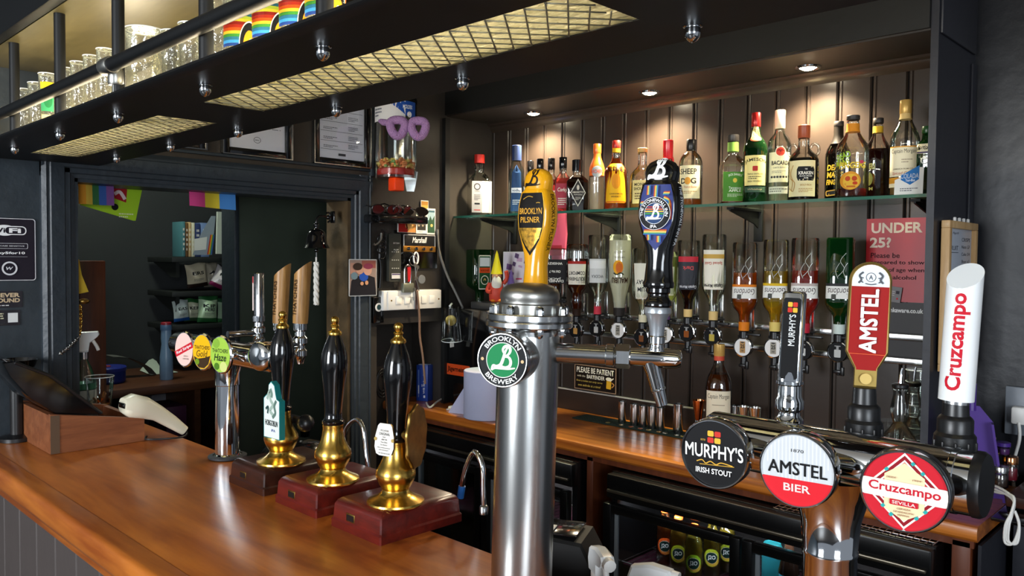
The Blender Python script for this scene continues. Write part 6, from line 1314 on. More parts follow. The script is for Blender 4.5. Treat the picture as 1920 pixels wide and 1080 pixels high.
t = px_poly('standing_picture', 'white photo frame standing tilted at the end of the back room shelf', 'frame', SX+.02, [(404, 476), (436, 476), (440, 398), (406, 397)], mat('frame_white', '#cfd6c8', .5), .012, lambda P, q: P.poly([q(421, 408), q(437, 408), q(434, 474), q(424, 474)], '#1c2220'))
# crisp packets
def packet(label, X, px, yb, wpx, hpx, top, body, foot, tilt, txt):
    p = PX(px, yb, X); k = mpp(p); w, h = wpx*k, hpx*k; t = thing('crisp_packet', label, 'crisp packet', (X, p.y, p.z), (tilt, 0, 0), 'crisp packets on the back room shelves')
    n, mm = 10, 12; V = []; F = []; rd = random.Random(px)
    for s in (1, -1):
        for j in range(mm+1):
            v = j/mm
            for i in range(n+1):
                u = i/n-.5; bul = (1-(2*u)**2)**.6 if abs(u) < .5 else 0; bv = (math.sin(PI*min(max(v, .0), 1)))**.5 if 0 < v < 1 else 0
                V.append((s*(.0012+.034*bul*bv*(1+.16*math.sin(9*u+5*v+px))), u*w*(1-.10*math.sin(PI*v)*.8), h*v+.004*math.sin(7*u+px)*v))
    def idx(s, j, i): return s*(mm+1)*(n+1)+j*(n+1)+i
    fb = {0: [], 1: [], 2: []}
    for s in (0, 1):
        for j in range(mm):
            z = 0 if j < 2 else (2 if j >= mm-2 else 1)
            for i in range(n):
                q = (idx(s, j, i), idx(s, j, i+1), idx(s, j+1, i+1), idx(s, j+1, i)); fb[z].append(q if s == 0 else q[::-1])
    b = MB(); m0, m1, m2 = [mat('foil_'+c.lstrip('#'), c, .32, .1) for c in (foot, body, top)]
    o = len(b.v); b.v += [Vector(q) for q in V]
    for z, m in ((0, m0), (1, m1), (2, m2)):
        kk = b.mi(m); b.f += fb[z]; b.m += [kk]*len(fb[z])
    b.build('bag', t, 60); P = P2(); P.text(txt, 0, .62*h, .66*w, .13*h, '#26282a', .03).text('PERS', 0, .48*h, .5*w, .12*h, '#26282a', .03) if txt == 'KIP' else P.text(txt, 0, .6*h, .6*w, .14*h, '#26282a', .03); P.lines(0, .32*h, .5*w, .12*h, 3, '#6a6c68', .4, px)
    def m(x, y, e):
        u = x/w; v = y/h; return Vector((.0012+.034*((1-(2*u)**2)**.6)*(math.sin(PI*v)**.5)*(1+.16*math.sin(9*u+5*v+px))+.0006+e, x*(1-.08*math.sin(PI*v)), y))
    b = MB(); b.decal(P, (m, w*.06), .0003); b.build('bag_print', t, 0)
packet('cream crisp packet with dark foot on the middle shelf', SX-.06, 371, 538, 40, 44, '#d8ccae', '#d8ccae', '#2c1c16', .12, 'ERS')
packet('beige crisp packet half hidden on the middle shelf', SX-.14, 395, 538, 26, 46, '#b8ae98', '#b8ae98', '#8a8272', 0, 'A')
packet('white and magenta crisp packet lying askew on the middle shelf', SX-.03, 408, 540, 38, 40, '#dcd4d4', '#dcd4d4', '#8a1a54', -.45, 'KERS')
packet('white and blue crisp packet at the left of the lowest shelf', SX-.04, 341, 602, 30, 40, '#c9d6d2', '#c9d6d2', '#1f5aa8', .1, 'ERS')
packet('green and cream crisp packet second on the lowest shelf', SX-.09, 361, 602, 32, 42, '#2f6a36', '#c4c6a8', '#3a5a3a', 0, 'KER')
packet('large white and green crisp packet in the middle of the lowest shelf', SX-.03, 388, 604, 38, 50, '#2f6a3a', '#bfdcb4', '#2c6a38', -.05, 'KIP')
packet('pale green crisp packet at the right of the lowest shelf', SX-.06, 421, 604, 28, 46, '#2f5a3a', '#b4cfae', '#2c6a38', 0, 'ERS')
# things on the back room counter
p = PX(204, 702, -4.12); t = thing('sweet_tub', 'round blue plastic tub on the back room counter', 'tub', (-4.15, p.y, 1.0005)); k = mpp(p)
mesh_part(t, 'tub', lambda b: b.lathe([(30*k, 0), (33*k, .01), (33*k, .055), (32*k, .06)], mat('tub_blue', '#1c2a7a', .35), 36)); mesh_part(t, 'lid', lambda b: b.lathe([(34*k, .058), (34.5*k, .062), (34.5*k, .075), (33*k, .080), (0, .080)], mat('tub_lid', '#26348c', .3), 36)); mesh_part(t, 'lid_knob', lambda b: b.ball((.02, 0, .082), .014, mat('lid_red', '#8a2a2a', .4), 10, (1, 1, .4)))
p = PX(312, 694, -4.06); k = mpp(p); zt = PX(312, 604, -4.06).z; t = thing('spray_cleaner_bottle', 'tall pale blue bottle with red cap on the back room counter', 'bottle', (-4.06, p.y, 1.0005)); Hb = zt-1.0
mesh_part(t, 'body', lambda b: b.lathe([(11*k, 0), (12*k, .006), (11.5*k, .4*Hb), (8.5*k, .62*Hb), (9.5*k, .72*Hb), (9*k, .86*Hb)], mat('pale_blue_plastic', '#7896b4', .3), 28)); mesh_part(t, 'collar', lambda b: b.lathe([(10*k, .86*Hb), (10.5*k, .87*Hb), (10*k, .955*Hb)], mat('blue_collar', '#5a7ba0', .35), 24)); mesh_part(t, 'cap', lambda b: b.lathe([(9.5*k, .955*Hb), (9.5*k, .99*Hb), (8*k, Hb), (0, Hb)], mat('cap_crimson', '#9a2230', .35), 24))
def sheet(name, label, pts, m, cat='paper', bend=0.):
    P = [PZ(x, y, 1.003) for x, y in pts]; c = sum(P, Vector())/len(P); b = MB(); n = len(P)
    V = [p-c+Vector((0, 0, 0)) for p in P]
    for i, v in enumerate(V): v.z = bend*(1 if i == 0 else 0)
    b.add(V+[v+Vector((0, 0, .0015)) for v in V], [tuple(range(n-1, -1, -1)), tuple(range(n, 2*n))]+[(i, (i+1) % n, n+(i+1) % n, n+i) for i in range(n)], m); o = b.build(name, None, 30, c); return tag(o, label, cat)
sheet('paper_sheet', 'white paper lying curled on the back room counter', [(287, 683), (262, 695), (282, 703), (334, 698), (300, 688)], mat('paper_green', '#c9d6c4', .7), bend=.05)
a = PX(192, 664, -4.3); b = MB(); V = []
for i in range(9): u = i/8; q = PX(192+u*82, 0, -4.3); V += [(-4.3, q.y, 1.004+.115*math.cos(u*PI/2)**.7+.0), (-4.22, q.y+.01, 1.004+.11*math.cos(u*PI/2)**.7)]
b.add(V+[(v[0], v[1], v[2]+.002) for v in V], [(2*i, 2*i+1, 2*i+3, 2*i+2) for i in range(8)]+[(18+2*i, 18+2*i+2, 18+2*i+3, 18+2*i+1) for i in range(8)], mat('grey_card', '#5f5f5a', .6)); tag(b.build('curled_card', None, 60), 'grey curled card behind the blue tub', 'card')
def carton(label, x0, x1, yt, yb, X, m, txt=False):
    a = PX(x0, (yt+yb)/2, X); c = PX(x1, (yt+yb)/2, X); zt = PX((x0+x1)/2, yt, X).z; H = min(zt, .955)-.636; t = thing('carton', label, 'box', (X, (a.y+c.y)/2, .636)); w = c.y-a.y
    mesh_part(t, 'box', lambda b: b.box((-.11, 0, H/2), (.22, w, H), m, .002))
    if txt: mesh_part(t, 'print', lambda b: b.decal(P2().lines(.05, H*.7, w*.6, .03, 2, '#3a3a3c', .5, 3).stroke([(w*.38, H*.75), (w*.42, H*.8), (w*.44, H*.72)], .006, '#3a3a3c'), plane_map((0, 0, 0), WU, WV, WN), .0004), 0)
carton('grey-white carton on the low shelf of the back room', 284, 338, 738, 768, -4.27, mat('carton_grey', '#8e8c92', .6), True); carton('plum coloured carton on the low shelf of the back room', 312, 350, 762, 800, -3.98, mat('carton_plum', '#4f2344', .5))

# ================================================================== left end of the alcove: chilled liqueur tap
U0, V0, N0v = (1, 0, 0), (0, 0, 1), (0, -1, 0)
a = PY(833, 580, 2.50); c = PY(1000, 580, 2.50); zt = PY(880, 579, 2.50).z
t = thing('tap_machine', 'black chilled liqueur tap machine standing in the left end of the alcove', 'dispenser', (0, 0, 0)); x0m, x1m = XL+.03, -2.47
mesh_part(t, 'cabinet', lambda b: b.box(((x0m+x1m)/2, 2.63, (CTZ+zt)/2+.0005), (x1m-x0m, .28, zt-CTZ-.001), 'black_gloss', .006))
mesh_part(t, 'tray', lambda b: b.box(((x0m+x1m)/2+.05, 2.63, zt+.016), (x1m-x0m-.12, .20, .032), mat('tray_grey', '#4a4a4a', .35, .5), .005))
P = P2(); q0 = PY(828, 693, 2.489); q1 = PY(886, 693, 2.489); ww = .165; P.rect(0, 0, ww, .052, '#c4471c'); P.text('Jägermeister', 0, 0, ww*.86, .030, '#2a120a', .03)
mesh_part(t, 'brand_sticker', lambda b: b.decal(P, plane_map((PY(858, 694, 2.489).x, 2.4895, PY(858, 694, 2.489).z), U0, V0, N0v), .0004), 0)
def pr(P, R, H): P.rect(0, .56*H, 1.1*R, .66*H, '#d9d6c6', 0, .004); P.rect(0, .56*H, 1.0*R, .62*H, '#1f4a2c', 0, .004); P.rect(0, .60*H, 1.0*R, .10*H, '#c4471c'); P.text('JAGER', 0, .60*H, .8*R, .04*H, '#3a120a', .01, rot=PI); P.rect(0, .76*H, .9*R, .17*H, '#c8d0cf'); P.disc(0, .41*H, .36*R, '#d8d8c0', .09*H); P.disc(0, .41*H, .30*R, '#1d3a22', .075*H); P.stroke([(-.1*R, .40*H), (0, .44*H), (.1*R, .40*H)], .06*R, '#c8b060')
bottle('liqueur_bottle', 'square dark green herbal liqueur bottle standing upside down in the tap machine', 900, 468, 44, 2.60, 'jager', 'dark_green_glass', liq='#0f2a12', level=.9, inv=True, zb=zt+.0326, cap=None, prints=pr, turn=.42, group='liqueur tap', body=.6)
# gnome figure
def gnome(label, x, yb, yt, Y, hat, coat, base, w):
    p = PY(x, yb, Y); zb_ = zt+.0326; H = PY(x, yt, Y).z-zb_; t = thing('gnome_figure', label, 'figurine', (p.x, Y, zb_), face_cam(p)); k = H
    mesh_part(t, 'body', lambda b: b.lathe([(.10*k, 0), (.14*k, .03*k), (.15*k, .2*k), (.12*k, .36*k), (.08*k, .42*k), (0, .44*k)], coat, 24), 60); mesh_part(t, 'beard', lambda b: b.ball((0, -.08*k, .36*k), .10*k, mat('beard_white', '#dcd6c8', .9), 14, (1, .7, 1.6)), 60); mesh_part(t, 'head', lambda b: b.ball((0, -.01*k, .50*k), .095*k, mat('clay_skin', '#c8926a', .6), 16) and b.ball((0, -.11*k, .50*k), .028*k, 'clay_skin', 10), 60)
    mesh_part(t, 'hat', lambda b: b.lathe([(.115*k, .54*k), (.105*k, .58*k), (.07*k, .74*k), (.03*k, .92*k), (0, k)], hat, 24), 60); mesh_part(t, 'boots', lambda b: b.ball((-.06*k, -.08*k, .035*k), .055*k, base, 12, (1, 1.4, .6)) and b.ball((.06*k, -.08*k, .035*k), .055*k, base, 12, (1, 1.4, .6)), 60); mesh_part(t, 'arms', lambda b: b.tube([(-.13*k, 0, .36*k), (-.18*k, -.05*k, .22*k), (-.10*k, -.13*k, .2*k)], .04*k, coat, 10, sm=4) and b.tube([(.13*k, 0, .36*k), (.20*k, -.02*k, .46*k), (.18*k, -.05*k, .6*k)], .04*k, coat, 10, sm=4), 60)
gnome('small garden gnome with yellow hat and red and white coat beside the green bottle', 931, 556, 469, 2.58, mat('gnome_yellow', '#e8d414', .5), mat('gnome_red', '#c8402a', .6), mat('gnome_orange', '#d8741c', .6), 20)
gnome('small figure with purple hat in front of the illustrated print', 958, 555, 505, 2.57, mat('gnome_purple', '#4a3274', .6), mat('gnome_blue', '#5a4a86', .6), 'black_plastic', 18)
def wallY_sign(name, label, cat, x0, x1, yt, yb, m, th, draw, Y=2.799, r=.002, sides=None):
    a = PY(x0, (yt+yb)/2, Y); c = PY(x1, (yt+yb)/2, Y); xm = (x0+x1)/2; w = c.x-a.x; z1 = PY(xm, yt, Y).z; z0 = PY(xm, yb, Y).z; h = z1-z0; t = thing(name, label, cat, ((a.x+c.x)/2, Y, (z0+z1)/2))
    out = [(-w/2, -h/2), (w/2, -h/2), (w/2, h/2), (-w/2, h/2)]; mesh_part(t, 'sheet', lambda b: b.prism(out, (0, 0, 0), U0, V0, N0v, th, m, sides))
    if draw: Q = P2(); draw(Q, w, h); mesh_part(t, 'print', lambda b: b.decal(Q, plane_map((0, -th, 0), U0, V0, N0v), .0004, .0002), 0)
    return t
def dr(P, w, h): 
    P.rect(0, 0, w*.97, h*.97, '#cfc6d0'); rd = random.Random(4)
    for i in range(16): P.rect(rd.uniform(-.4, .4)*w, rd.uniform(-.4, .4)*h, rd.uniform(.05, .2)*w, rd.uniform(.03, .16)*h, rd.choice(['#7a5a8e', '#a06a96', '#5a4668', '#b89ab4', '#c04a6a']), rd.uniform(-.4, .4))
wallY_sign('art_print', 'purple illustrated print standing behind the figures', 'print', 944, 1000, 472, 548, 'paper', .002, dr, 2.70)
p = PY(1048, 440, 2.74); b = MB(); b.prism([(-.035, -.14), (.035, -.14), (.05, .0), (.042, .10), (.0, .12), (-.04, .10)], (p.x, 2.745, p.z), U0, V0, N0v, .012, mat('pink_cloth', '#d8506e', .6), None, .004); tag(b.build('pink_fan', None, 40), 'pink plastic fan standing under the glass shelf behind the yellow handle', 'fan')
wallY_sign('red_card', 'small red card below the pink fan', 'card', 1020, 1053, 460, 479, mat('card_red', '#a82434', .5), .001, None, 2.73)
# ================================================================== on the back counter
def rbox(name, label, cat, cx, Y, zb, w, d, h, m, rz=0): t = thing(name, label, cat, (cx, Y, zb), rz); mesh_part(t, 'box', lambda b: b.box((0, 0, h/2), (w, d, h), m, .001)); return t
p = PZ(787, 752, CTZ); t = rbox('pen_box', 'blue cardboard box of ballpoint pens on the back counter', 'box', p.x, p.y+.03, CTZ+.0005, .062, .05, .172, mat('box_blue', '#1c3f9a', .4), .35); mesh_part(t, 'flap', lambda b: b.box((-.002, .004, .1735), (.05, .036, .003), ink('#9aa8c8')))
P = P2(); P.text('WB Stylostik', .012, .085, .10, .013, '#e8ecf4', .02, rot=PI/2).text('50', .0, .075, .012, .006, '#e8ecf4', .01, rot=PI/2).rect(.013, .022, .010, .012, '#e8ecf4'); P.rect(-.018, .09, .007, .12, '#5a78c0', 0, .002).rect(-.018, .055, .006, .04, '#c8d0e0').stroke([(-.018, .03), (-.018, .018)], .002, '#c8d0e0')
mesh_part(t, 'print', lambda b: b.decal(P, plane_map((0, -.0251, 0), U0, V0, N0v), .0004), 0)
def roll(): pass
p = PY(912, 720, 2.388); t = thing('paper_roll', 'large roll of pale blue paper towel on the back counter', 'paper roll', (p.x, 2.388, CTZ+.0005)); k = mpp(p); mat('towel_blue', '#b9bcd8', .85, bump=.1, bscale=60); Rr = .098; Hr = .205
mesh_part(t, 'roll', lambda b: b.lathe([(Rr*.96, 0), (Rr, .003), (Rr, Hr-.003), (Rr*.97, Hr), (.03, Hr), (.028, Hr-.02)], 'towel_blue', 48)); 
V = []
for i in range(8): u = i/7; V += [(-Rr*.9-.10*u, -.02-.03*u, 0), (-Rr*.9-.10*u+.002, -.018-.03*u, (Hr*.74)*(1-u)+.008)]
mesh_part(t, 'loose_end', lambda b: b.add(V+[(x+.001, y+.0015, z) for x, y, z in V], [(2*i, 2*i+2, 2*i+3, 2*i+1) for i in range(7)]+[(16+2*i, 16+2*i+1, 16+2*i+3, 16+2*i+2) for i in range(7)], 'towel_blue'), 60)
p = PZ(868, 770, CTZ); t = thing('notepad', 'open order pad with black binding in front of the paper roll', 'notepad', (p.x, p.y+.02, CTZ+.0005), .25)
mesh_part(t, 'backing', lambda b: b.box((0, 0, .003), (.15, .10, .006), ink('#c8c6c8'), .001)); mesh_part(t, 'pages', lambda b: b.box((-.012, 0, .009), (.115, .092, .006), ink('#e8dfc8'), .002)); mesh_part(t, 'binding', lambda b: b.box((.055, 0, .0095), (.035, .094, .0075), ink('#202022'), .002)); mesh_part(t, 'curled_page', lambda b: b.prism([(-.05, 0), (.04, 0), (.03, .006), (-.01, .012), (-.05, .004)], (-.02, .04, .0122), U0, V0, N0v, .08, 'paper'))
b = MB(); b.tube([PZ(800, 755, CTZ+.006), PZ(806, 764, CTZ+.006), PZ(820, 757, CTZ+.006)+Vector((0, 0, .01)), PZ(838, 742, CTZ+.02), PZ(856, 735, CTZ+.03)], .0045, 'white_plastic', 8, sm=6); tag(b.build('white_cable', None, 60), 'white cable looping on the counter by the pen box', 'cable')
b = MB(); b.tube([PZ(716, 747, CTZ+.03)+Vector((math.cos(i*.8)*.05*0-.0, math.sin(i*.8)*.030, .05+math.cos(i*.8)*.055+.002*i)) for i in range(22)], .005, 'black_plastic', 8, sm=3); o = b.build('coiled_cable', None, 60); tag(o, 'coil of black cable hanging left of the back counter', 'cable')
# sign
mat('sign_brown', '#1f1610', .4)
def dr(P, w, h):
    P.rect(0, 0, w*.99, h*.98, '#a8876a'); P.rect(0, 0, w*.955, h*.92, '#1d140e'); P.text('PLEASE BE PATIENT', 0, .29*h, .88*w, .22*h, '#efe6d2', .02); P.text('with the', -.33*w, .05*h, .2*w, .08*h, '#e0d0b0', 0).text('BARTENDER', .02*w, .05*h, .42*w, .15*h, '#efe6d2', .02)
    P.text('Even a toilet can only serve', -.13*w, -.15*h, .62*w, .09*h, '#d8b858', 0, .1).text('one asshole at a time!', -.13*w, -.31*h, .54*w, .09*h, '#d8b858', 0, .1); P.rect(.33*w, -.16*h, .11*w, .34*h, '#e0a82a', -.05, .003); P.disc(.33*w, .05*h, .07*w, '#efe4c8', .07*h); P.stroke([(.40*w, -.08*h), (.45*w, -.15*h), (.40*w, -.26*h)], .02*w, '#c88a4a'); P.stroke([(.36*w, -.02*h), (.44*w, .10*h)], .02*w, '#efe4c8')
wallY_sign('bar_sign', 'brown sign asking customers to be patient with the bartender', 'sign', 1078, 1157, 686, 734, 'sign_brown', .004, dr, 2.782)
# cat figurine
p = PZ(1092, 764, CTZ); t = thing('cat_figurine', 'small black cat figurine with a pink wing on the back counter', 'figurine', (p.x, p.y, CTZ+.0005), face_cam(p)); mesh_part(t, 'body', lambda b: b.lathe([(.020, 0), (.022, .01), (.018, .03), (.012, .042), (0, .046)], mat('cat_navy', '#17161f', .3), 20), 60); mesh_part(t, 'head', lambda b: b.ball((0, -.004, .052), .014, 'cat_navy', 14) and b.lathe_at((-.009, 0, .060), (-.3, 0, 1), [(.006, 0), (0, .016)], 'cat_navy', 8) and b.lathe_at((.009, 0, .060), (.3, 0, 1), [(.006, 0), (0, .016)], 'cat_navy', 8), 60); mesh_part(t, 'wing', lambda b: b.prism([(0, 0), (-.03, .008), (-.034, .026), (-.008, .034)], (-.012, -.004, .010), U0, V0, N0v, .004, mat('wing_pink', '#c88a78', .5))); mesh_part(t, 'tail', lambda b: b.tube([(.014, .004, .01), (.028, .004, .02), (.03, .004, .04), (.022, .004, .05)], .003, 'cat_navy', 8, sm=4), 60)
# bar mat, coins and steel measures
p0 = PY(1146, 776, 2.70); 
b = MB(); A = [PZ(x, y, CTZ) for x, y in ((1130, 776), (1150, 768), (1420, 826), (1440, 840), (1300, 808))]; A = [PZ(1128, 773, CTZ), PZ(1300, 808, CTZ), PZ(1445, 838, CTZ)]; d = Vector((0, .075, 0))
xa, xb = A[0].x, A[2].x; yy = 2.685; t = thing('bar_mat', 'dark green ribbed bar mat along the back of the counter', 'mat', ((xa+xb)/2, yy, CTZ+.0005)); mesh_part(t, 'mat', lambda b: b.box((0, 0, .003), (xb-xa, .10, .006), mat('mat_green', '#12241a', .7), .002)); [mesh_part(t, 'rib', lambda b: b.box((0, -.04+.016*i, .0065), (xb-xa-.02, .006, .002), 'mat_green')) for i in range(6)]
matz = CTZ+.008
for i, (x, c) in enumerate(((1152, '#b8a468'), (1178, '#c8b48a'), (1196, '#b86a44'), (1214, '#b86a44'), (1230, '#c8b06a'), (1250, '#b8894a'), (1262, '#c0b8a8'), (1284, '#b8b4a8'), (1296, '#c2a860'))):
    p = PY(x, 0, 2.655); b = MB(); b.lathe([(.010, 0), (.0105, .0004), (.0105, .0016), (.010, .002)], mat('coin_'+c.lstrip('#'), c, .35, .8), 20); names = ['first', 'second', 'third', 'fourth', 'fifth', 'sixth', 'seventh', 'eighth', 'ninth']; tag(b.build('coin', None, 40, (p.x, 2.648, matz+.0002)), names[i]+' loose coin from the left on the green bar mat', 'coin', 'coins on the bar mat')
J = [(1167, 752, 776, 16, 0, 'leftmost plain steel thimble measure on the green mat'), (1190, 757, 781, 18, 0, 'second steel thimble measure from the left'), (1206, 760, 783, 17, 0, 'third steel thimble measure from the left'), (1223, 761, 786, 18, 0, 'fourth steel thimble measure from the left'), (1239, 764, 788, 16, 0, 'fifth and smallest steel thimble measure'), (1272, 757, 794, 20, 0, 'tall flanged steel measure right of the thimble measures'), (1310, 750, 800, 25, 1, 'copper-toned hourglass jigger left of the rum bottle'), (1377, 760, 796, 17, 0, 'steel measure just right of the rum bottle'), (1394, 762, 800, 24, 1, 'middle jigger right of the rum bottle'), (1416, 764, 804, 24, 1, 'rightmost jigger right of the rum bottle')]
for x, yt, yb, w, kind, lb in J:
    p = PY(x, yt, 2.69); k = mpp(p); R = w/2*k; H = max(.03, p.z-matz); t = thing('spirit_measure', lb, 'measure', (p.x, 2.69, matz), 0, 'spirit measures on the bar mat')
    if kind: mesh_part(t, 'upper_cup', lambda b: b.lathe([(R*.42, H*.45), (R*.55, H*.52), (R*.98, H), (R, H), (R*.9, H-.002), (R*.45, H*.52)], 'copper' if x == 1310 else 'steel', 28)); mesh_part(t, 'lower_cup', lambda b: b.lathe([(R*.7, 0), (R*.72, .002), (R*.45, H*.44), (R*.42, H*.45)], 'steel', 28))
    else: mesh_part(t, 'cup', lambda b: b.lathe([(R*.92, 0), (R*.94, .001), (R*.94, H-.004), (R, H-.0035), (R, H), (R*.86, H), (R*.84, H*.2), (0, H*.18)], 'steel', 28)); mesh_part(t, 'rim', lambda b: b.tube([(R*math.cos(a), R*math.sin(a), H-.001) for a in [2*PI*i/28 for i in range(28)]], .0012, 'steel', 6, True), 60)
def pr(P, R, H): lab(P, .05*H, .54*H, .95*R, '#e6dcc0'); P.text('Captain Morgan', 0, .48*H, 1.6*R, .06*H, '#3a302a', 0); P.text('Spiced Gold', 0, .17*H, 1.4*R, .055*H, '#b8402e', 0, .25); P.lines(0, .27*H, 1.0*R, .03*H, 2, '#8a7a60', seed=2); P.rect(0, .40*H, .9*R, .006*H, '#8a7a60')
bottle('rum_bottle', 'amber spiced rum bottle standing on the back counter among the measures', 1349, 645, 49, 2.66, 'morgan', liq='#7a3a12', level=.70, body=.55, zb=matz, cap=('cap_gold', .88, 1), neck=(ink('#c8503a'), .835, .88), prints=pr, group='bottles on the back counter')
# decanters with pourers
def decanter(label, x, yt_body, wpx, Y, tip):
    p = PY(x, yt_body, Y); zb_ = CTZ+.0005; k = mpp(p); R = wpx/2*k; H = p.z-zb_; t = thing('decanter', label, 'decanter', (p.x, Y, zb_), .35, 'decanters with pourers')
    mesh_part(t, 'glass', lambda b: b.lathe([(R*.94, 0, 6), (R, .006, 6), (R, .46*H, 6), (R*.9, .52*H, 5), (R*.45, .63*H, 3), (R*.34, .66*H, 2), (R*.50, .74*H, 2), (R*.52, .80*H, 2), (R*.40, .90*H, 2), (R*.36, .93*H, 2), (R*.42, H, 2)], 'clear_glass', 36)); mesh_part(t, 'drink', lambda b: b.lathe([(R*.9, .006, 6), (R*.94, .40*H, 6)], liquid('syrup', '#d8cbb0', .15), 32))
    mesh_part(t, 'stopper', lambda b: b.lathe([(R*.40, H-.004), (R*.46, H), (R*.46, H+.008), (R*.30, H+.012)], 'black_plastic', 20)); h2 = PY(x, tip, Y).z-zb_; mesh_part(t, 'pourer', lambda b: b.tube([(0, 0, H+.01), (0, 0, H+.02), (R*.05, 0, h2-.01), (R*.10, 0, h2)], [.006, .0045, .004, .0035], 'chrome', 10))
decanter('square glass decanter with steel pourer right of the red handle', 1688, 726, 64, 2.50, 690); decanter('square glass decanter with pourer standing behind against the end panel', 1714, 722, 52, 2.62, 688)
p = PY(1664, 790, 2.56); t = thing('tumbler', 'small ribbed glass tumbler left of the decanters', 'glass', (p.x, 2.56, CTZ+.0005)); Ht = PY(1664, 788, 2.56).z-CTZ; mesh_part(t, 'wall', lambda b: b.lathe([(.028, 0), (.03, .004), (.034, Ht)][:3], 'clear_glass', 24)); mesh_part(t, 'foot', lambda b: b.lathe([(.026, .001), (.027, .008), (0, .0085)], 'clear_glass', 20))
p = PY(1722, 694, 2.70); t = thing('cup_stack', 'stack of clear plastic cups behind the decanters', 'cups', (p.x, 2.70, CTZ+.0005)); zc = CTZ; Hs = p.z-CTZ
for i in range(8): mesh_part(t, 'cup', lambda b: b.lathe([(.028, i*(Hs-.09)/7), (.036, i*(Hs-.09)/7+.09)], 'thin_plastic', 24)); mesh_part(t, 'rim', lambda b: b.tube([(.036*math.cos(a), .036*math.sin(a), i*(Hs-.09)/7+.09) for a in [2*PI*k/20 for k in range(20)]], .0013, 'clear_wrap', 5, True), 60)
# age poster with web address strip and a loose card
def dr(P, w, h): P.text('UNDER', -.02*w, .385*h, .80*w, .125*h, '#e8d3c4', .03).text('25?', -.27*w, .21*h, .34*w, .125*h, '#e8d3c4', .03); [P.text(s, -.42*w+.5*ww*w, z*h, ww*w, .062*h, '#2a0c10', .01) for s, z, ww in (('Please be', .055, .46), ('prepared to show', -.035, .84), ('proof of age when', -.125, .84), ('buying alcohol', -.215, .72))]
wallY_sign('age_poster', 'red poster asking customers under 25 for proof of age', 'poster', 1624, 1744, 409, 566, mat('poster_red', '#b3202c', .35), .002, dr, 2.796)
wallY_sign('poster_foot', 'black strip with a white web address below the red poster', 'poster', 1626, 1744, 567, 680, mat('poster_dark', '#262223', .5), .0015, lambda P, w, h: P.text('drinkaware.co.uk', .08*w, .37*h, .62*w, .075*h, '#ececec', .03), 2.797)
t = wallY_sign('bank_card', 'grey card tucked at the lower edge of the red poster', 'card', 1658, 1690, 537, 566, mat('card_grey', '#6a6466', .4), .001, lambda P, w, h: (P.lines(-.15*w, .0, .5*w, .5*h, 4, '#cfc8c8', .4, 2), P.rect(.28*w, .15*h, .2*w, .2*h, '#3a3640'), P.disc(.3*w, -.25*h, .06*w, '#c8303a')), 2.788); t.rotation_euler = (0, .12, 0)
# whiteboard on the end panel
Xw = XR+.010; a = PX(1757, 412, Xw); c = PX(1822, 435, Xw); zb_ = PX(1752, 699, Xw).z; zt_ = PX(1762, 412, Xw).z; y0 = 2.545; y1 = 2.835; h = zt_-zb_
t = thing('whiteboard', 'wood-framed whiteboard with handwritten list on the alcove end panel', 'whiteboard', (Xw, (y0+y1)/2, (zt_+zb_)/2)); w = y1-y0; fw = .022
mesh_part(t, 'panel', lambda b: b.box((.004, 0, 0), (.008, w-.01, h-.01), mat('board_white', '#b9c0cc', .25), .001))
for nm, c_, d_ in (('frame_rail', (.009, 0, h/2-fw/2), (.024, w, fw)), ('frame_rail', (.009, 0, -h/2+fw/2), (.024, w, fw)), ('frame_stile', (.009, -w/2+fw/2, 0), (.024, fw, h-2*fw)), ('frame_stile', (.009, w/2-fw/2, 0), (.024, fw, h-2*fw))): mesh_part(t, nm, lambda b: b.box(c_, d_, 'frame_wood', .002))
P = P2(); [P.text(s, x*w, z*h, ww*w, hh*h, '#2c3038', .0, .1) for s, x, z, ww, hh in (('April', -.15, .42, .2, .02), ('CRISPS', .22, .38, .3, .025), ('Nuts GF', .22, .33, .3, .022), ('Coke 3/4', .22, .28, .3, .022), ('Beer x2', .22, .23, .28, .022), ('FRUIT', -.2, .32, .3, .03), ('Stock', -.2, .05, .3, .022), ('Order Fri', -.18, -.05, .35, .022), ('Barrel', -.2, -.15, .3, .022))]; P.rect(-.2*w, .29*h, .32*w, .004*h, '#3a4048')
for lay in P.L:
    Q1 = P2(); Q1.L = [lay]; mesh_part(t, 'written_line', lambda b: b.decal(Q1, plane_map((.008, 0, 0), WU, WV, WN), .0004), 0)
for i in range(4): mesh_part(t, 'peg', lambda b: b.box((.012, -.07+.045*i, h/2+.004), (.008, .012, .016), 'white_plastic', .003))
# ================================================================== right of the end panel
p = PX(1795, 745, -.70); t = thing('dustpan', 'purple plastic dustpan standing against the end panel', 'dustpan', (-.655, 2.60, CTZ+.0005), (0, .0, .3)); mat('purple_plastic', '#4a2a86', .35)
hD = PY(1775, 738, 2.6).z-CTZ
def f(b):
    b.prism([(-.09, 0), (.09, 0), (.055, hD*.75), (.02, hD*.9), (-.02, hD*.9), (-.055, hD*.75)], (0, .02, 0), U0, V0, N0v, .006, 'purple_plastic'); b.prism([(-.09, 0), (-.083, 0), (-.05, hD*.75), (-.056, hD*.75)], (0, .02, 0), U0, V0, N0v, .05, 'purple_plastic'); b.prism([(.083, 0), (.09, 0), (.056, hD*.75), (.05, hD*.75)], (0, .02, 0), U0, V0, N0v, .05, 'purple_plastic')
mesh_part(t, 'pan', f); mesh_part(t, 'handle', lambda b: b.tube([(0, .016, hD*.85), (0, .016, hD*1.0), (0, .02, hD*1.12)], .012, 'purple_plastic', 10)); t.rotation_euler = (-.02, .0, .25)
ledge_z = PY(1880, 893, 2.72).z
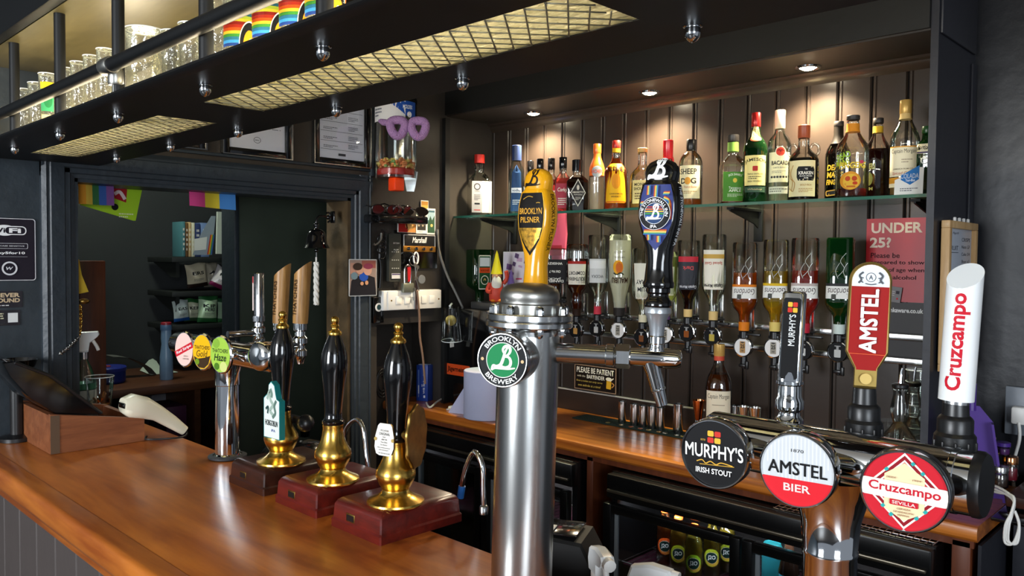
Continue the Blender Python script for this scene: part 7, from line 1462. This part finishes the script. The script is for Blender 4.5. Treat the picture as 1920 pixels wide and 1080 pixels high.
t = thing('side_ledge', 'dark red-brown wooden ledge at the far right holding small jars', 'ledge', (0, 0, 0)); mesh_part(t, 'top', lambda b: b.box((-.22, 2.68, ledge_z-.015), (.64, .36, .03), 'dark_wood', .003)); mesh_part(t, 'side', lambda b: b.box((-.22, 2.70, (ledge_z-.03)/2), (.62, .30, ledge_z-.031), 'unit_paint'))
def jar(label, x, yb, yt, w, Y, glassm, lid, zb_=None, tiltv=None, cont=None):
    zb_ = ledge_z+.0005 if zb_ is None else zb_; p = PY(x, yb, Y); k = mpp(p); R = w/2*k; H = (yb-yt)*k; t = thing('small_jar', label, 'jar', (p.x, Y, zb_), tiltv or 0, 'small jars on the ledge')
    mesh_part(t, 'jar', lambda b: b.lathe([(R*.9, 0), (R, .004), (R, H*.62), (R*.85, H*.70)], 'clear_glass', 24))
    if cont: mesh_part(t, 'content', lambda b: b.lathe([(R*.85, .004), (R*.92, .008), (R*.92, H*.5), (R*.85, H*.55)], mat('jar_'+cont.lstrip('#'), cont, .4), 20))
    mesh_part(t, 'lid', lambda b: b.lathe([(R*.95, H*.70), (R*1.02, H*.71), (R*1.02, H*.96), (R*.95, H), (0, H)], lid, 28))
mat('lid_gold', '#c8aa52', .3, .85); jar('small jar of red sauce with gold lid at the left of the ledge', 1856, 888, 838, 26, 2.66, 0, 'lid_gold', cont='#8a1424'); jar('small dark jar with silver lid at the front of the ledge', 1876, 890, 850, 26, 2.58, 0, 'steel', cont='#3a2a24'); jar('small jar with copper lid at the right of the ledge', 1894, 886, 840, 26, 2.68, 0, 'copper', cont='#7a1a2a')
jar('small jar with gold lid stacked on the left jar', 1852, 838, 810, 26, 2.66, 0, 'lid_gold', ledge_z+50*mpp(PY(1856, 888, 2.66))+.001, None, '#c8b890'); jar('small jar with purple lid stacked on the right jar', 1880, 842, 818, 26, 2.68, 0, 'purple_plastic', ledge_z+46*mpp(PY(1894, 886, 2.68))+.001, None, '#5a2a6a')
b = MB(); p = PY(1868, 945, 2.45); b.box((-.44, 2.50, CTZ+.006), (.22, .22, .010), 'black_gloss', .003); o = tag(b.build('black_tray', None, 35), 'flat black tray at the right end of the worktop', 'tray')
b = MB()
for k, (o1, o2) in enumerate(((0, 0), (4, 6), (-3, 11))):
    b.tube([PY(1838, 908+o2*.6, 2.48), PY(1868, 912+o2, 2.42), PY(1900, 934+o1, 2.36), PY(1897, 962+o1, 2.34), PY(1888+o1, 985, 2.33), PY(1887+o1, 1012+o2*.4, 2.33), PY(1903+o1, 1018, 2.33), PY(1911, 985, 2.34), PY(1903, 958, 2.35)], .0034, 'white_plastic', 8, sm=6)
tag(b.build('white_leads', None, 60), 'loops of white charging leads hanging off the right end', 'cable')
p = PY(1910, 770, 2.865); t = thing('socket', 'white plug in a socket at the far right edge', 'socket', (p.x+.01, 2.868, p.z)); mesh_part(t, 'plate', lambda b: b.box((0, -.008, 0), (.09, .016, .15), mat('socket_grey', '#7a8088', .4), .004)); mesh_part(t, 'plug', lambda b: b.box((0, -.03, -.01), (.045, .035, .055), 'white_plastic', .008)); mesh_part(t, 'lead', lambda b: b.tube([(0, -.045, -.03), (.004, -.05, -.08), (-.01, -.05, -.16), (-.006, -.05, -.24)], .005, 'white_plastic', 8, sm=5), 60)
# ================================================================== drinks in the cooler
zf = .547
def juice(label, x, yb, Y, liqc, leafc):
    p = PY(x, yb, Y); R = .030; H = .20; t = thing('juice_bottle', label, 'bottle', (p.x, Y, zf+.0005), face_cam(p), 'juice bottles in the cooler')
    mesh_part(t, 'glass', lambda b: b.lathe([(R*.93, 0), (R, .006), (R, .105), (R*.95, .118), (R*.98, .130), (R*.80, .148), (R*.48, .168), (R*.43, .185)], 'clear_glass', 28)); mesh_part(t, 'drink', lambda b: b.lathe([(R*.88, .004), (R*.93, .008), (R*.93, .105), (R*.89, .118), (R*.90, .130), (R*.7, .150)], liquid('juice_'+liqc.lstrip('#'), liqc, .8), 24)); mesh_part(t, 'crown_cap', lambda b: b.lathe([(R*.5, .183), (R*.5, .190), (R*.42, .193), (0, .193)], mat('cap_lime', leafc, .4), 20))
    P = P2(); P.disc(0, .070, .027, leafc, .030); P.disc(.004, .058, .022, '#d8b03a' if leafc != '#d8571e' else '#e0883a', .016); P.disc(0, .070, .0205, '#e8e4d0', .0195); P.disc(0, .070, .0195, '#16302a', .0185); P.text('J2O', 0, .070, .026, .018, '#f0f0ea', .03); b = MB(); b.decal(P, cyl_map(R*1.01), .0003); b.build('label_print', t, 0)
juice('orange juice bottle with orange label at the left of the cooler', 1246, 1050, 2.40, '#b8682c', '#d8571e'); juice('yellow juice bottle second from left in the cooler', 1271, 1060, 2.37, '#b08a2c', '#b8c428'); juice('yellow-green juice bottle at the front of the cooler', 1300, 1072, 2.33, '#a8952a', '#9ac42a'); juice('yellow juice bottle behind and right in the cooler', 1334, 1062, 2.42, '#a08a2c', '#b0bc2e'); juice('yellow juice bottle half hidden at the right in the cooler', 1362, 1066, 2.50, '#98862c', '#a8b82c')
p = PY(1480, 1028, 2.34); t = thing('beer_bottle', 'dark beer bottle with turquoise label in the right door of the cooler', 'bottle', (p.x, 2.34, zf+.0005), face_cam(p)); R = .031; Hb = p.z+.0-zf+.004
mesh_part(t, 'glass', lambda b: b.lathe([(R*.93, 0), (R, .005), (R, .125), (R*.85, .150), (R*.5, .175), (R*.42, .215)], mat('brown_glass', '#170d08', .08, coat=.5), 28)); mesh_part(t, 'crown_cap', lambda b: b.lathe([(R*.46, .214), (R*.46, .221), (R*.38, .224), (0, .224)], mat('cap_teal', '#2a7a8a', .3, .6), 20)); P = P2(); P.rect(0, .075, .075, .085, '#4ab4c8'); P.text('BREWDOG', 0, .104, .056, .016, '#10202a', .03).text('PUNK', 0, .078, .044, .020, '#10202a', .03).text('IPA', 0, .053, .03, .016, '#10202a', .03); b = MB(); b.decal(P, cyl_map(R*1.01), .0003); b.build('label_print', t, 0)
p = PY(1448, 1030, 2.42); t = thing('beer_can', 'turquoise beer can behind the dark bottle in the cooler', 'can', (p.x, 2.42, zf+.0005)); mesh_part(t, 'can', lambda b: b.lathe([(.026, 0), (.031, .006), (.032, .012), (.032, .155), (.027, .166), (.026, .168), (.024, .165), (0, .164)], mat('can_teal', '#2a8a92', .3, .5), 28))
# ================================================================== behind the bar, at the bottom of the picture
mesh_part(bar, 'back_shelf', lambda b: b.box((-1.3, 1.22, .80), (3.1, .29, .03), 'black_matte'))
zs_ = .816
p = PY(1070, 1000, 1.25); t = thing('receipt_printer', 'black receipt printer standing behind the bar', 'printer', (p.x, 1.25, zs_), .45); Hp = PY(1070, 992, 1.25).z-zs_
mesh_part(t, 'body', lambda b: b.prism([(-.07, 0), (.07, 0), (.07, Hp*.72), (.035, Hp*.97), (-.07, Hp)], (0, .06, 0), U0, V0, N0v, .12, 'black_matte', None, .006)); mesh_part(t, 'cover', lambda b: b.box((-.02, 0, Hp+.001), (.085, .09, .004), 'black_gloss', .001)); mesh_part(t, 'paper', lambda b: b.box((-.045, -.02, Hp+.006), (.035, .03, .002), 'paper')); mesh_part(t, 'knob', lambda b: b.ball((.02, -.062, Hp*.60), .006, 'chrome', 10))
def trigger(label, x, y, Y, rz):
    p = PY(x, y, Y); t = thing('spray_bottle', label, 'spray bottle', (p.x, Y, zs_), rz, 'spray bottles behind the bar'); H = p.z-zs_
    mesh_part(t, 'bottle', lambda b: b.lathe([(.036, 0), (.04, .006), (.04, H*.5), (.025, H*.66), (.013, H*.72), (.013, H*.78)], 'thin_plastic', 28)); mesh_part(t, 'collar', lambda b: b.lathe([(.016, H*.74), (.016, H*.82)], 'white_plastic', 20)); mesh_part(t, 'trigger_head', lambda b: b.prism([(-.030, H*.80), (.016, H*.80), (.020, H*.88), (.050, H-.022), (.056, H-.008), (.050, H), (.010, H+.004), (-.028, H-.006), (-.036, H-.030)], (0, .013, 0), U0, V0, N0v, .026, 'white_gloss', None, .005)); mesh_part(t, 'lever', lambda b: b.tube([(.032, 0, H-.02), (.044, 0, H-.045), (.036, 0, H-.075)], .006, 'white_plastic', 8, sm=4), 60); mesh_part(t, 'nozzle', lambda b: b.lathe_at((.05, 0, H-.012), (1, 0, -.1), [(.012, 0), (.012, .014), (.006, .016)], 'white_plastic', 12))
trigger('white trigger spray bottle beside the receipt printer', 1124, 1026, 1.20, -.6); trigger('white trigger spray bottle at the bottom right of the receipt printer', 1212, 1058, 1.24, .2)

# ================================================================== on the bar: till, scanner, glass
def top_quad(): pass
pA = PZ(95, 853, BARZ); pB = PZ(276, 831, BARZ)
t = thing('till_stand', 'wedge-shaped wooden stand for the till screen at the end of the bar', 'stand', (pA.x, pA.y, BARZ+.0005)); LX = -.325; LY = .262; hz = .078
def f(b):
    # open wooden tray: low front towards the right, high back
    b.prism([(0, 0), (LY, 0), (LY, .070), (0, .116)], (0, 0, 0), (0, 1, 0), (0, 0, 1), (-1, 0, 0), .016, 'till_wood'); b.prism([(0, 0), (LY, 0), (LY, .070), (0, .116)], (LX+.016, 0, 0), (0, 1, 0), (0, 0, 1), (-1, 0, 0), .016, 'till_wood')
    b.box((LX/2, .008, .056), (-LX-.032, .016, .112), 'till_wood'); b.box((LX/2, LY-.008, .035), (-LX-.032, .016, .068), 'till_wood'); b.box((LX/2, LY/2, .006), (-LX-.032, LY-.032, .012), 'till_wood')
mesh_part(t, 'tray', f); mesh_part(t, 'corner_strip', lambda b: b.box((.0008, .012, .056), (.0012, .024, .110), mat('strip_wood', '#5a4634', .5)))  # thin strip of darker wood at the front corner
# screen seen edge-on, leaning back in the stand
Xe = pA.x-.03; pp = [PX(x, y, Xe) for x, y in ((4, 680), (28, 677), (95, 702), (190, 772), (186, 779), (112, 781), (55, 748), (18, 706))]; o_ = sum(pp, Vector())/len(pp)
sc = thing('till_screen', 'black till touchscreen leaning back in the wooden stand', 'till', o_)
mesh_part(sc, 'screen', lambda b: b.prism([((q-o_).y, (q-o_).z) for q in pp], (0, 0, 0), (0, 1, 0), (0, 0, 1), (-1, 0, 0), .17, 'black_gloss', None, .004))
mesh_part(sc, 'edge_trim', lambda b: b.tube([q-o_+Vector((.002, 0, -.004)) for q in pp[1:4]], .005, 'black_plastic', 8))
# black ash tray / bowl on top of the screen edge
p = PX(35, 678, -2.775); t = thing('round_tray', 'black round tip tray with raised rim behind the till screen', 'tray', (-2.805, p.y-.0, p.z-.02)); mesh_part(t, 'dish', lambda b: b.lathe([(.045, 0), (.053, .004), (.058, .022), (.056, .024), (.050, .008), (0, .006)], 'black_gloss', 40)); mesh_part(t, 'stand', lambda b: b.lathe([(.05, -(p.z-.02-BARZ)+.001), (.05, -(p.z-.02-BARZ)+.012), (.018, -(p.z-.02-BARZ)+.02), (.018, -.002), (.05, 0)], 'black_plastic', 24))
# barcode scanner
s0 = PZ(338, 812, BARZ); t = thing('barcode_scanner', 'white handheld barcode scanner propped on the till stand', 'scanner', (0, 0, 0)); mat('scanner_cream', '#e2dcc4', .35); Xs = s0.x+.0
def path(u): return [PX(345, 807, -2.545), PX(320, 790, -2.545), PX(294, 774, -2.545), PX(268, 764, -2.545), PX(244, 760, -2.545), PX(230, 760, -2.545)][u]
def f(b):
    C_ = [path(i) for i in range(6)]; W_ = [.016, .022, .026, .036, .038, .032]; H_ = [.015, .021, .025, .034, .036, .022]; n = 20; V = []; F = []
    for i, c in enumerate(C_):
        d = (C_[min(5, i+1)]-C_[max(0, i-1)]).normalized(); s = Vector((1, 0, 0)); u = s.cross(d).normalized()
        for k in range(n):
            a = 2*PI*k/n; cx, sx = math.cos(a), math.sin(a); kk = (abs(cx)**3+abs(sx)**3)**(-1/3); V.append(c+s*(W_[i]*kk*cx)+u*(H_[i]*kk*sx))
    for i in range(5):
        for k in range(n): F.append((i*n+k, i*n+(k+1) % n, (i+1)*n+(k+1) % n, (i+1)*n+k))
    F += [tuple(range(n-1, -1, -1)), tuple(5*n+k for k in range(n))]; b.add(V, F, 'scanner_cream')
mesh_part(t, 'body', f, 60); mesh_part(t, 'window', lambda b: b.box(path(5)+Vector((0, -.002, .0)), (.045, .004, .016), 'black_gloss', .002)); mesh_part(t, 'button', lambda b: b.box(path(3)+Vector((0, .0, .024)), (.018, .026, .006), 'grey_plastic', .003)); mesh_part(t, 'trigger', lambda b: b.ball(path(1)+Vector((.012, -.004, -.012)), .006, 'black_plastic', 10, (1, 1.6, .7)))
mesh_part(t, 'cable', lambda b: b.tube([path(0), path(0)+Vector((.004, .008, -.006)), PZ(346, 818, BARZ+.005), PZ(320, 822, BARZ+.005), PZ(280, 826, BARZ+.005)+Vector((-.02, 0, 0)), PZ(275, 818, BARZ+.005)], .003, 'black_plastic', 8, sm=5), 60)
# plastic cup of coins, spray bottle, chain
p = PX(187, 770, -2.985); zt_ = PX(187, 706, -2.985).z; t = thing('plastic_cup', 'clear plastic cup with coins behind the till stand', 'cup', (-2.985, p.y, BARZ+.0005)); Hc = zt_-BARZ; Rc = 25*mpp(p)
mesh_part(t, 'cup', lambda b: b.lathe([(Rc*.72, 0), (Rc*.74, .003), (Rc, Hc)], 'thin_plastic', 32)); mesh_part(t, 'rim', lambda b: b.tube([(Rc*math.cos(a), Rc*math.sin(a), Hc) for a in [2*PI*i/32 for i in range(32)]], .0016, 'clear_wrap', 6, True), 60)
rd = random.Random(5)
for i in range(14):
    d = Vector((rd.uniform(-1, 1), rd.uniform(-1, 1), rd.uniform(.2, 1))).normalized(); c = Vector((rd.uniform(-.5, .5)*Rc, rd.uniform(-.5, .5)*Rc, .012+i*.0052)); mesh_part(t, 'coin', lambda b: b.lathe_at(c, d, [(.012, 0), (.012, .002)], 'copper' if i % 2 else 'steel', 18))
p = PX(157, 740, -3.06); zt_ = PX(157, 622, -3.06).z; t = thing('spray_bottle', 'white-headed trigger spray bottle behind the plastic cup', 'spray bottle', (-3.06, p.y, BARZ+.0005), PI/2); Hh = zt_-BARZ
mesh_part(t, 'bottle', lambda b: b.lathe([(.036, 0), (.04, .006), (.04, Hh*.42), (.026, Hh*.58), (.014, Hh*.66), (.014, Hh*.72)], 'thin_plastic', 28)); mesh_part(t, 'label', lambda b: b.lathe([(.0405, Hh*.08), (.0405, Hh*.32)], ink('#cfd6d0'), 28)); mesh_part(t, 'band', lambda b: b.lathe([(.0405, Hh*.33), (.0405, Hh*.40)], ink('#4f8a6a'), 28)); mesh_part(t, 'collar', lambda b: b.lathe([(.016, Hh*.68), (.016, Hh*.76)], 'chrome', 20))
mesh_part(t, 'trigger_head', lambda b: b.prism([(-.030, Hh*.76), (.014, Hh*.76), (.020, Hh*.86), (.045, Hh*.93), (.052, Hh*.96), (.048, Hh), (-.030, Hh), (-.036, Hh*.9)], (0, .012, 0), U0, V0, N0v, .024, 'white_gloss', None, .005)); mesh_part(t, 'lever', lambda b: b.tube([(.03, 0, Hh*.9), (.044, 0, Hh*.82), (.05, 0, Hh*.77)], .006, 'white_plastic', 8, sm=4), 60)
t = thing('key_chain', 'gold and steel chain looped from the door jamb down to the till', 'chain', (0, 0, 0))
P_ = [PX(150, 572, -2.90), PX(151, 600, -2.90), PX(148, 628, -2.88), PX(132, 648, -2.82), PX(112, 664, -2.76)]; Q_ = smooth_pts([tuple(q) for q in P_], 7)
for i in range(len(Q_)-1):
    c = (Q_[i]+Q_[i+1])/2; d = (Q_[i+1]-Q_[i]); L_ = d.length*.72; d = d.normalized(); s = d.orthogonal().normalized(); s = s if i % 2 else d.cross(s)
    mesh_part(t, 'link', lambda b: b.tube([c+d*(L_*math.cos(a))+s*(.0055*math.sin(a)) for a in [2*PI*k/10 for k in range(10)]], .0019, 'brass' if i < 14 else 'steel', 6, True), 60)
mesh_part(t, 'hook', lambda b: b.ball(P_[0]+Vector((0, .012, .012)), .012, 'old_brass', 10, (1, 1.6, .8)), 60)
b = MB(); p = PZ(470, 845, BARZ); b.T = Matrix.Translation((-2.20, 1.30, .82)); b.lathe([(.10, 0), (.115, .01), (.12, .14), (.112, .19), (.085, .222), (.04, .236), (0, .238)], 'black_gloss', 36); tag(b.build('black_bin', None, 60), 'black domed bin lid showing behind the far beer font', 'bin')
# ================================================================== glasses on the overhead rack
GZ = RZ+.0125
def pint(label, x, yt, w, Y, kind='nonic', band=None):
    p = PY(x, yt, Y); R = w/2*mpp(p); H = max(.09, min(.19, p.z-GZ)); t = thing('beer_glass', label, 'glass', (p.x, Y, GZ), face_cam(p), 'glasses on the overhead rack')
    pr = {'nonic': [(.70, 0), (.72, .03), (.86, .66), (.98, .72), (1.0, .78), (.94, .83), (.96, 1)], 'straight': [(.74, 0), (.76, .03), (.98, 1)], 'tankard': [(.9, 0), (.95, .03), (.95, .97), (1, 1)]}[kind]
    mesh_part(t, 'wall', lambda b: b.lathe([(r*R, z*H) for r, z in pr], 'rack_glass', 28)); mesh_part(t, 'foot', lambda b: b.lathe([(pr[0][0]*R*.9, .001), (pr[0][0]*R*.96, .012), (pr[0][0]*R*.8, .016), (0, .016)], 'rack_glass', 24)); mesh_part(t, 'rim', lambda b: b.tube([(pr[-1][0]*R*math.cos(a), pr[-1][0]*R*math.sin(a), H) for a in [2*PI*i/24 for i in range(24)]], .0014, 'clear_wrap', 6, True), 60)
    if band: P = P2(); band(P, R, H); b = MB(); b.decal(P, cyl_map(R*.93, rf=lambda y: R*(.76+.22*y/H)*1.012), .0003); b.build('glass_print', t, 0)
    return t
glass('rack_glass', '#f6f3e2', .42, .05, .06, .4)
for x, yt, w, lb, k in ((20, 190, 30, 'clear glass at the far left end of the overhead rack', 'nonic'), (45, 168, 30, 'clear glass second from the left end of the overhead rack', 'nonic'), (68, 150, 30, 'clear glass just left of the green printed glass', 'nonic'), (124, 118, 27, 'pint glass right of the second rack post', 'nonic'), (147, 98, 30, 'pint glass second right of the second rack post', 'nonic'), (171, 94, 30, 'pint glass third right of the second rack post', 'nonic'), (197, 80, 32, 'pint glass just left of the rail clamp', 'nonic'), (271, 46, 70, 'large glass tankard right of the rail clamp', 'tankard'), (322, 60, 40, 'clear glass between the tankard and the next post', 'straight'), (357, 46, 44, 'tall clear glass left of the ribbed glass', 'straight'), (415, -15, 62, 'ribbed tall glass at the left of the rainbow printed glasses', 'straight')): pint(lb, x, yt, w, .715, k)
def gb(P, R, H): P.rect(0, .62*H, 1.6*R, .34*H, '#3d9a68'); P.rect(0, .82*H, 1.6*R, .10*H, '#e0bc20'); P.disc(.1*R, .60*H, .5*R, '#2a7a4a', .10*H); P.rect(0, .25*H, 1.5*R, .3*H, '#d8c88a'); P.disc(.2*R, .3*H, .3*R, '#c85a3a', .06*H)
pint('glass with green and yellow printed label near the left of the overhead rack', 88, 128, 30, .70, 'straight', gb)
def rb(P, R, H):
    cols = ['#1a4a5a', '#8a9a2a', '#b8a82a', '#7a1c14', '#a02a1a', '#c8521e', '#e0c03a', '#3f8a3a', '#2a6a8a', '#3a8ac8', '#1f3a7a']
    for i, c in enumerate(cols): P.rect(0, (.66-.030*i)*H, 2.7*R, .029*H, c)
    P.disc(.55*R, .36*H, .62*R, '#efefe8', .24*H); P.disc(.55*R, .36*H, .58*R, '#17181a', .225*H); P.disc(.55*R, .36*H, .38*R, '#d8901e', .15*H); b_logo(P, .55*R, .37*H, .30*R, '#f0ead8', .28); P.arctext('BROOKLYN', .55*R, .36*H, .47*R, .12*R, 2.4, '#f0f0ea', False, .03)
for x, yt, w, lb in ((450, -30, 66, 'rainbow striped glass first in the row on the overhead rack'), (508, -45, 76, 'rainbow striped glass second in the row on the overhead rack'), (560, -75, 80, 'rainbow striped glass third in the row on the overhead rack'), (610, -100, 84, 'rainbow striped glass fourth in the row on the overhead rack')): pint(lb, x, yt, w, .70, 'straight', rb)
bpy.context.view_layer.update()
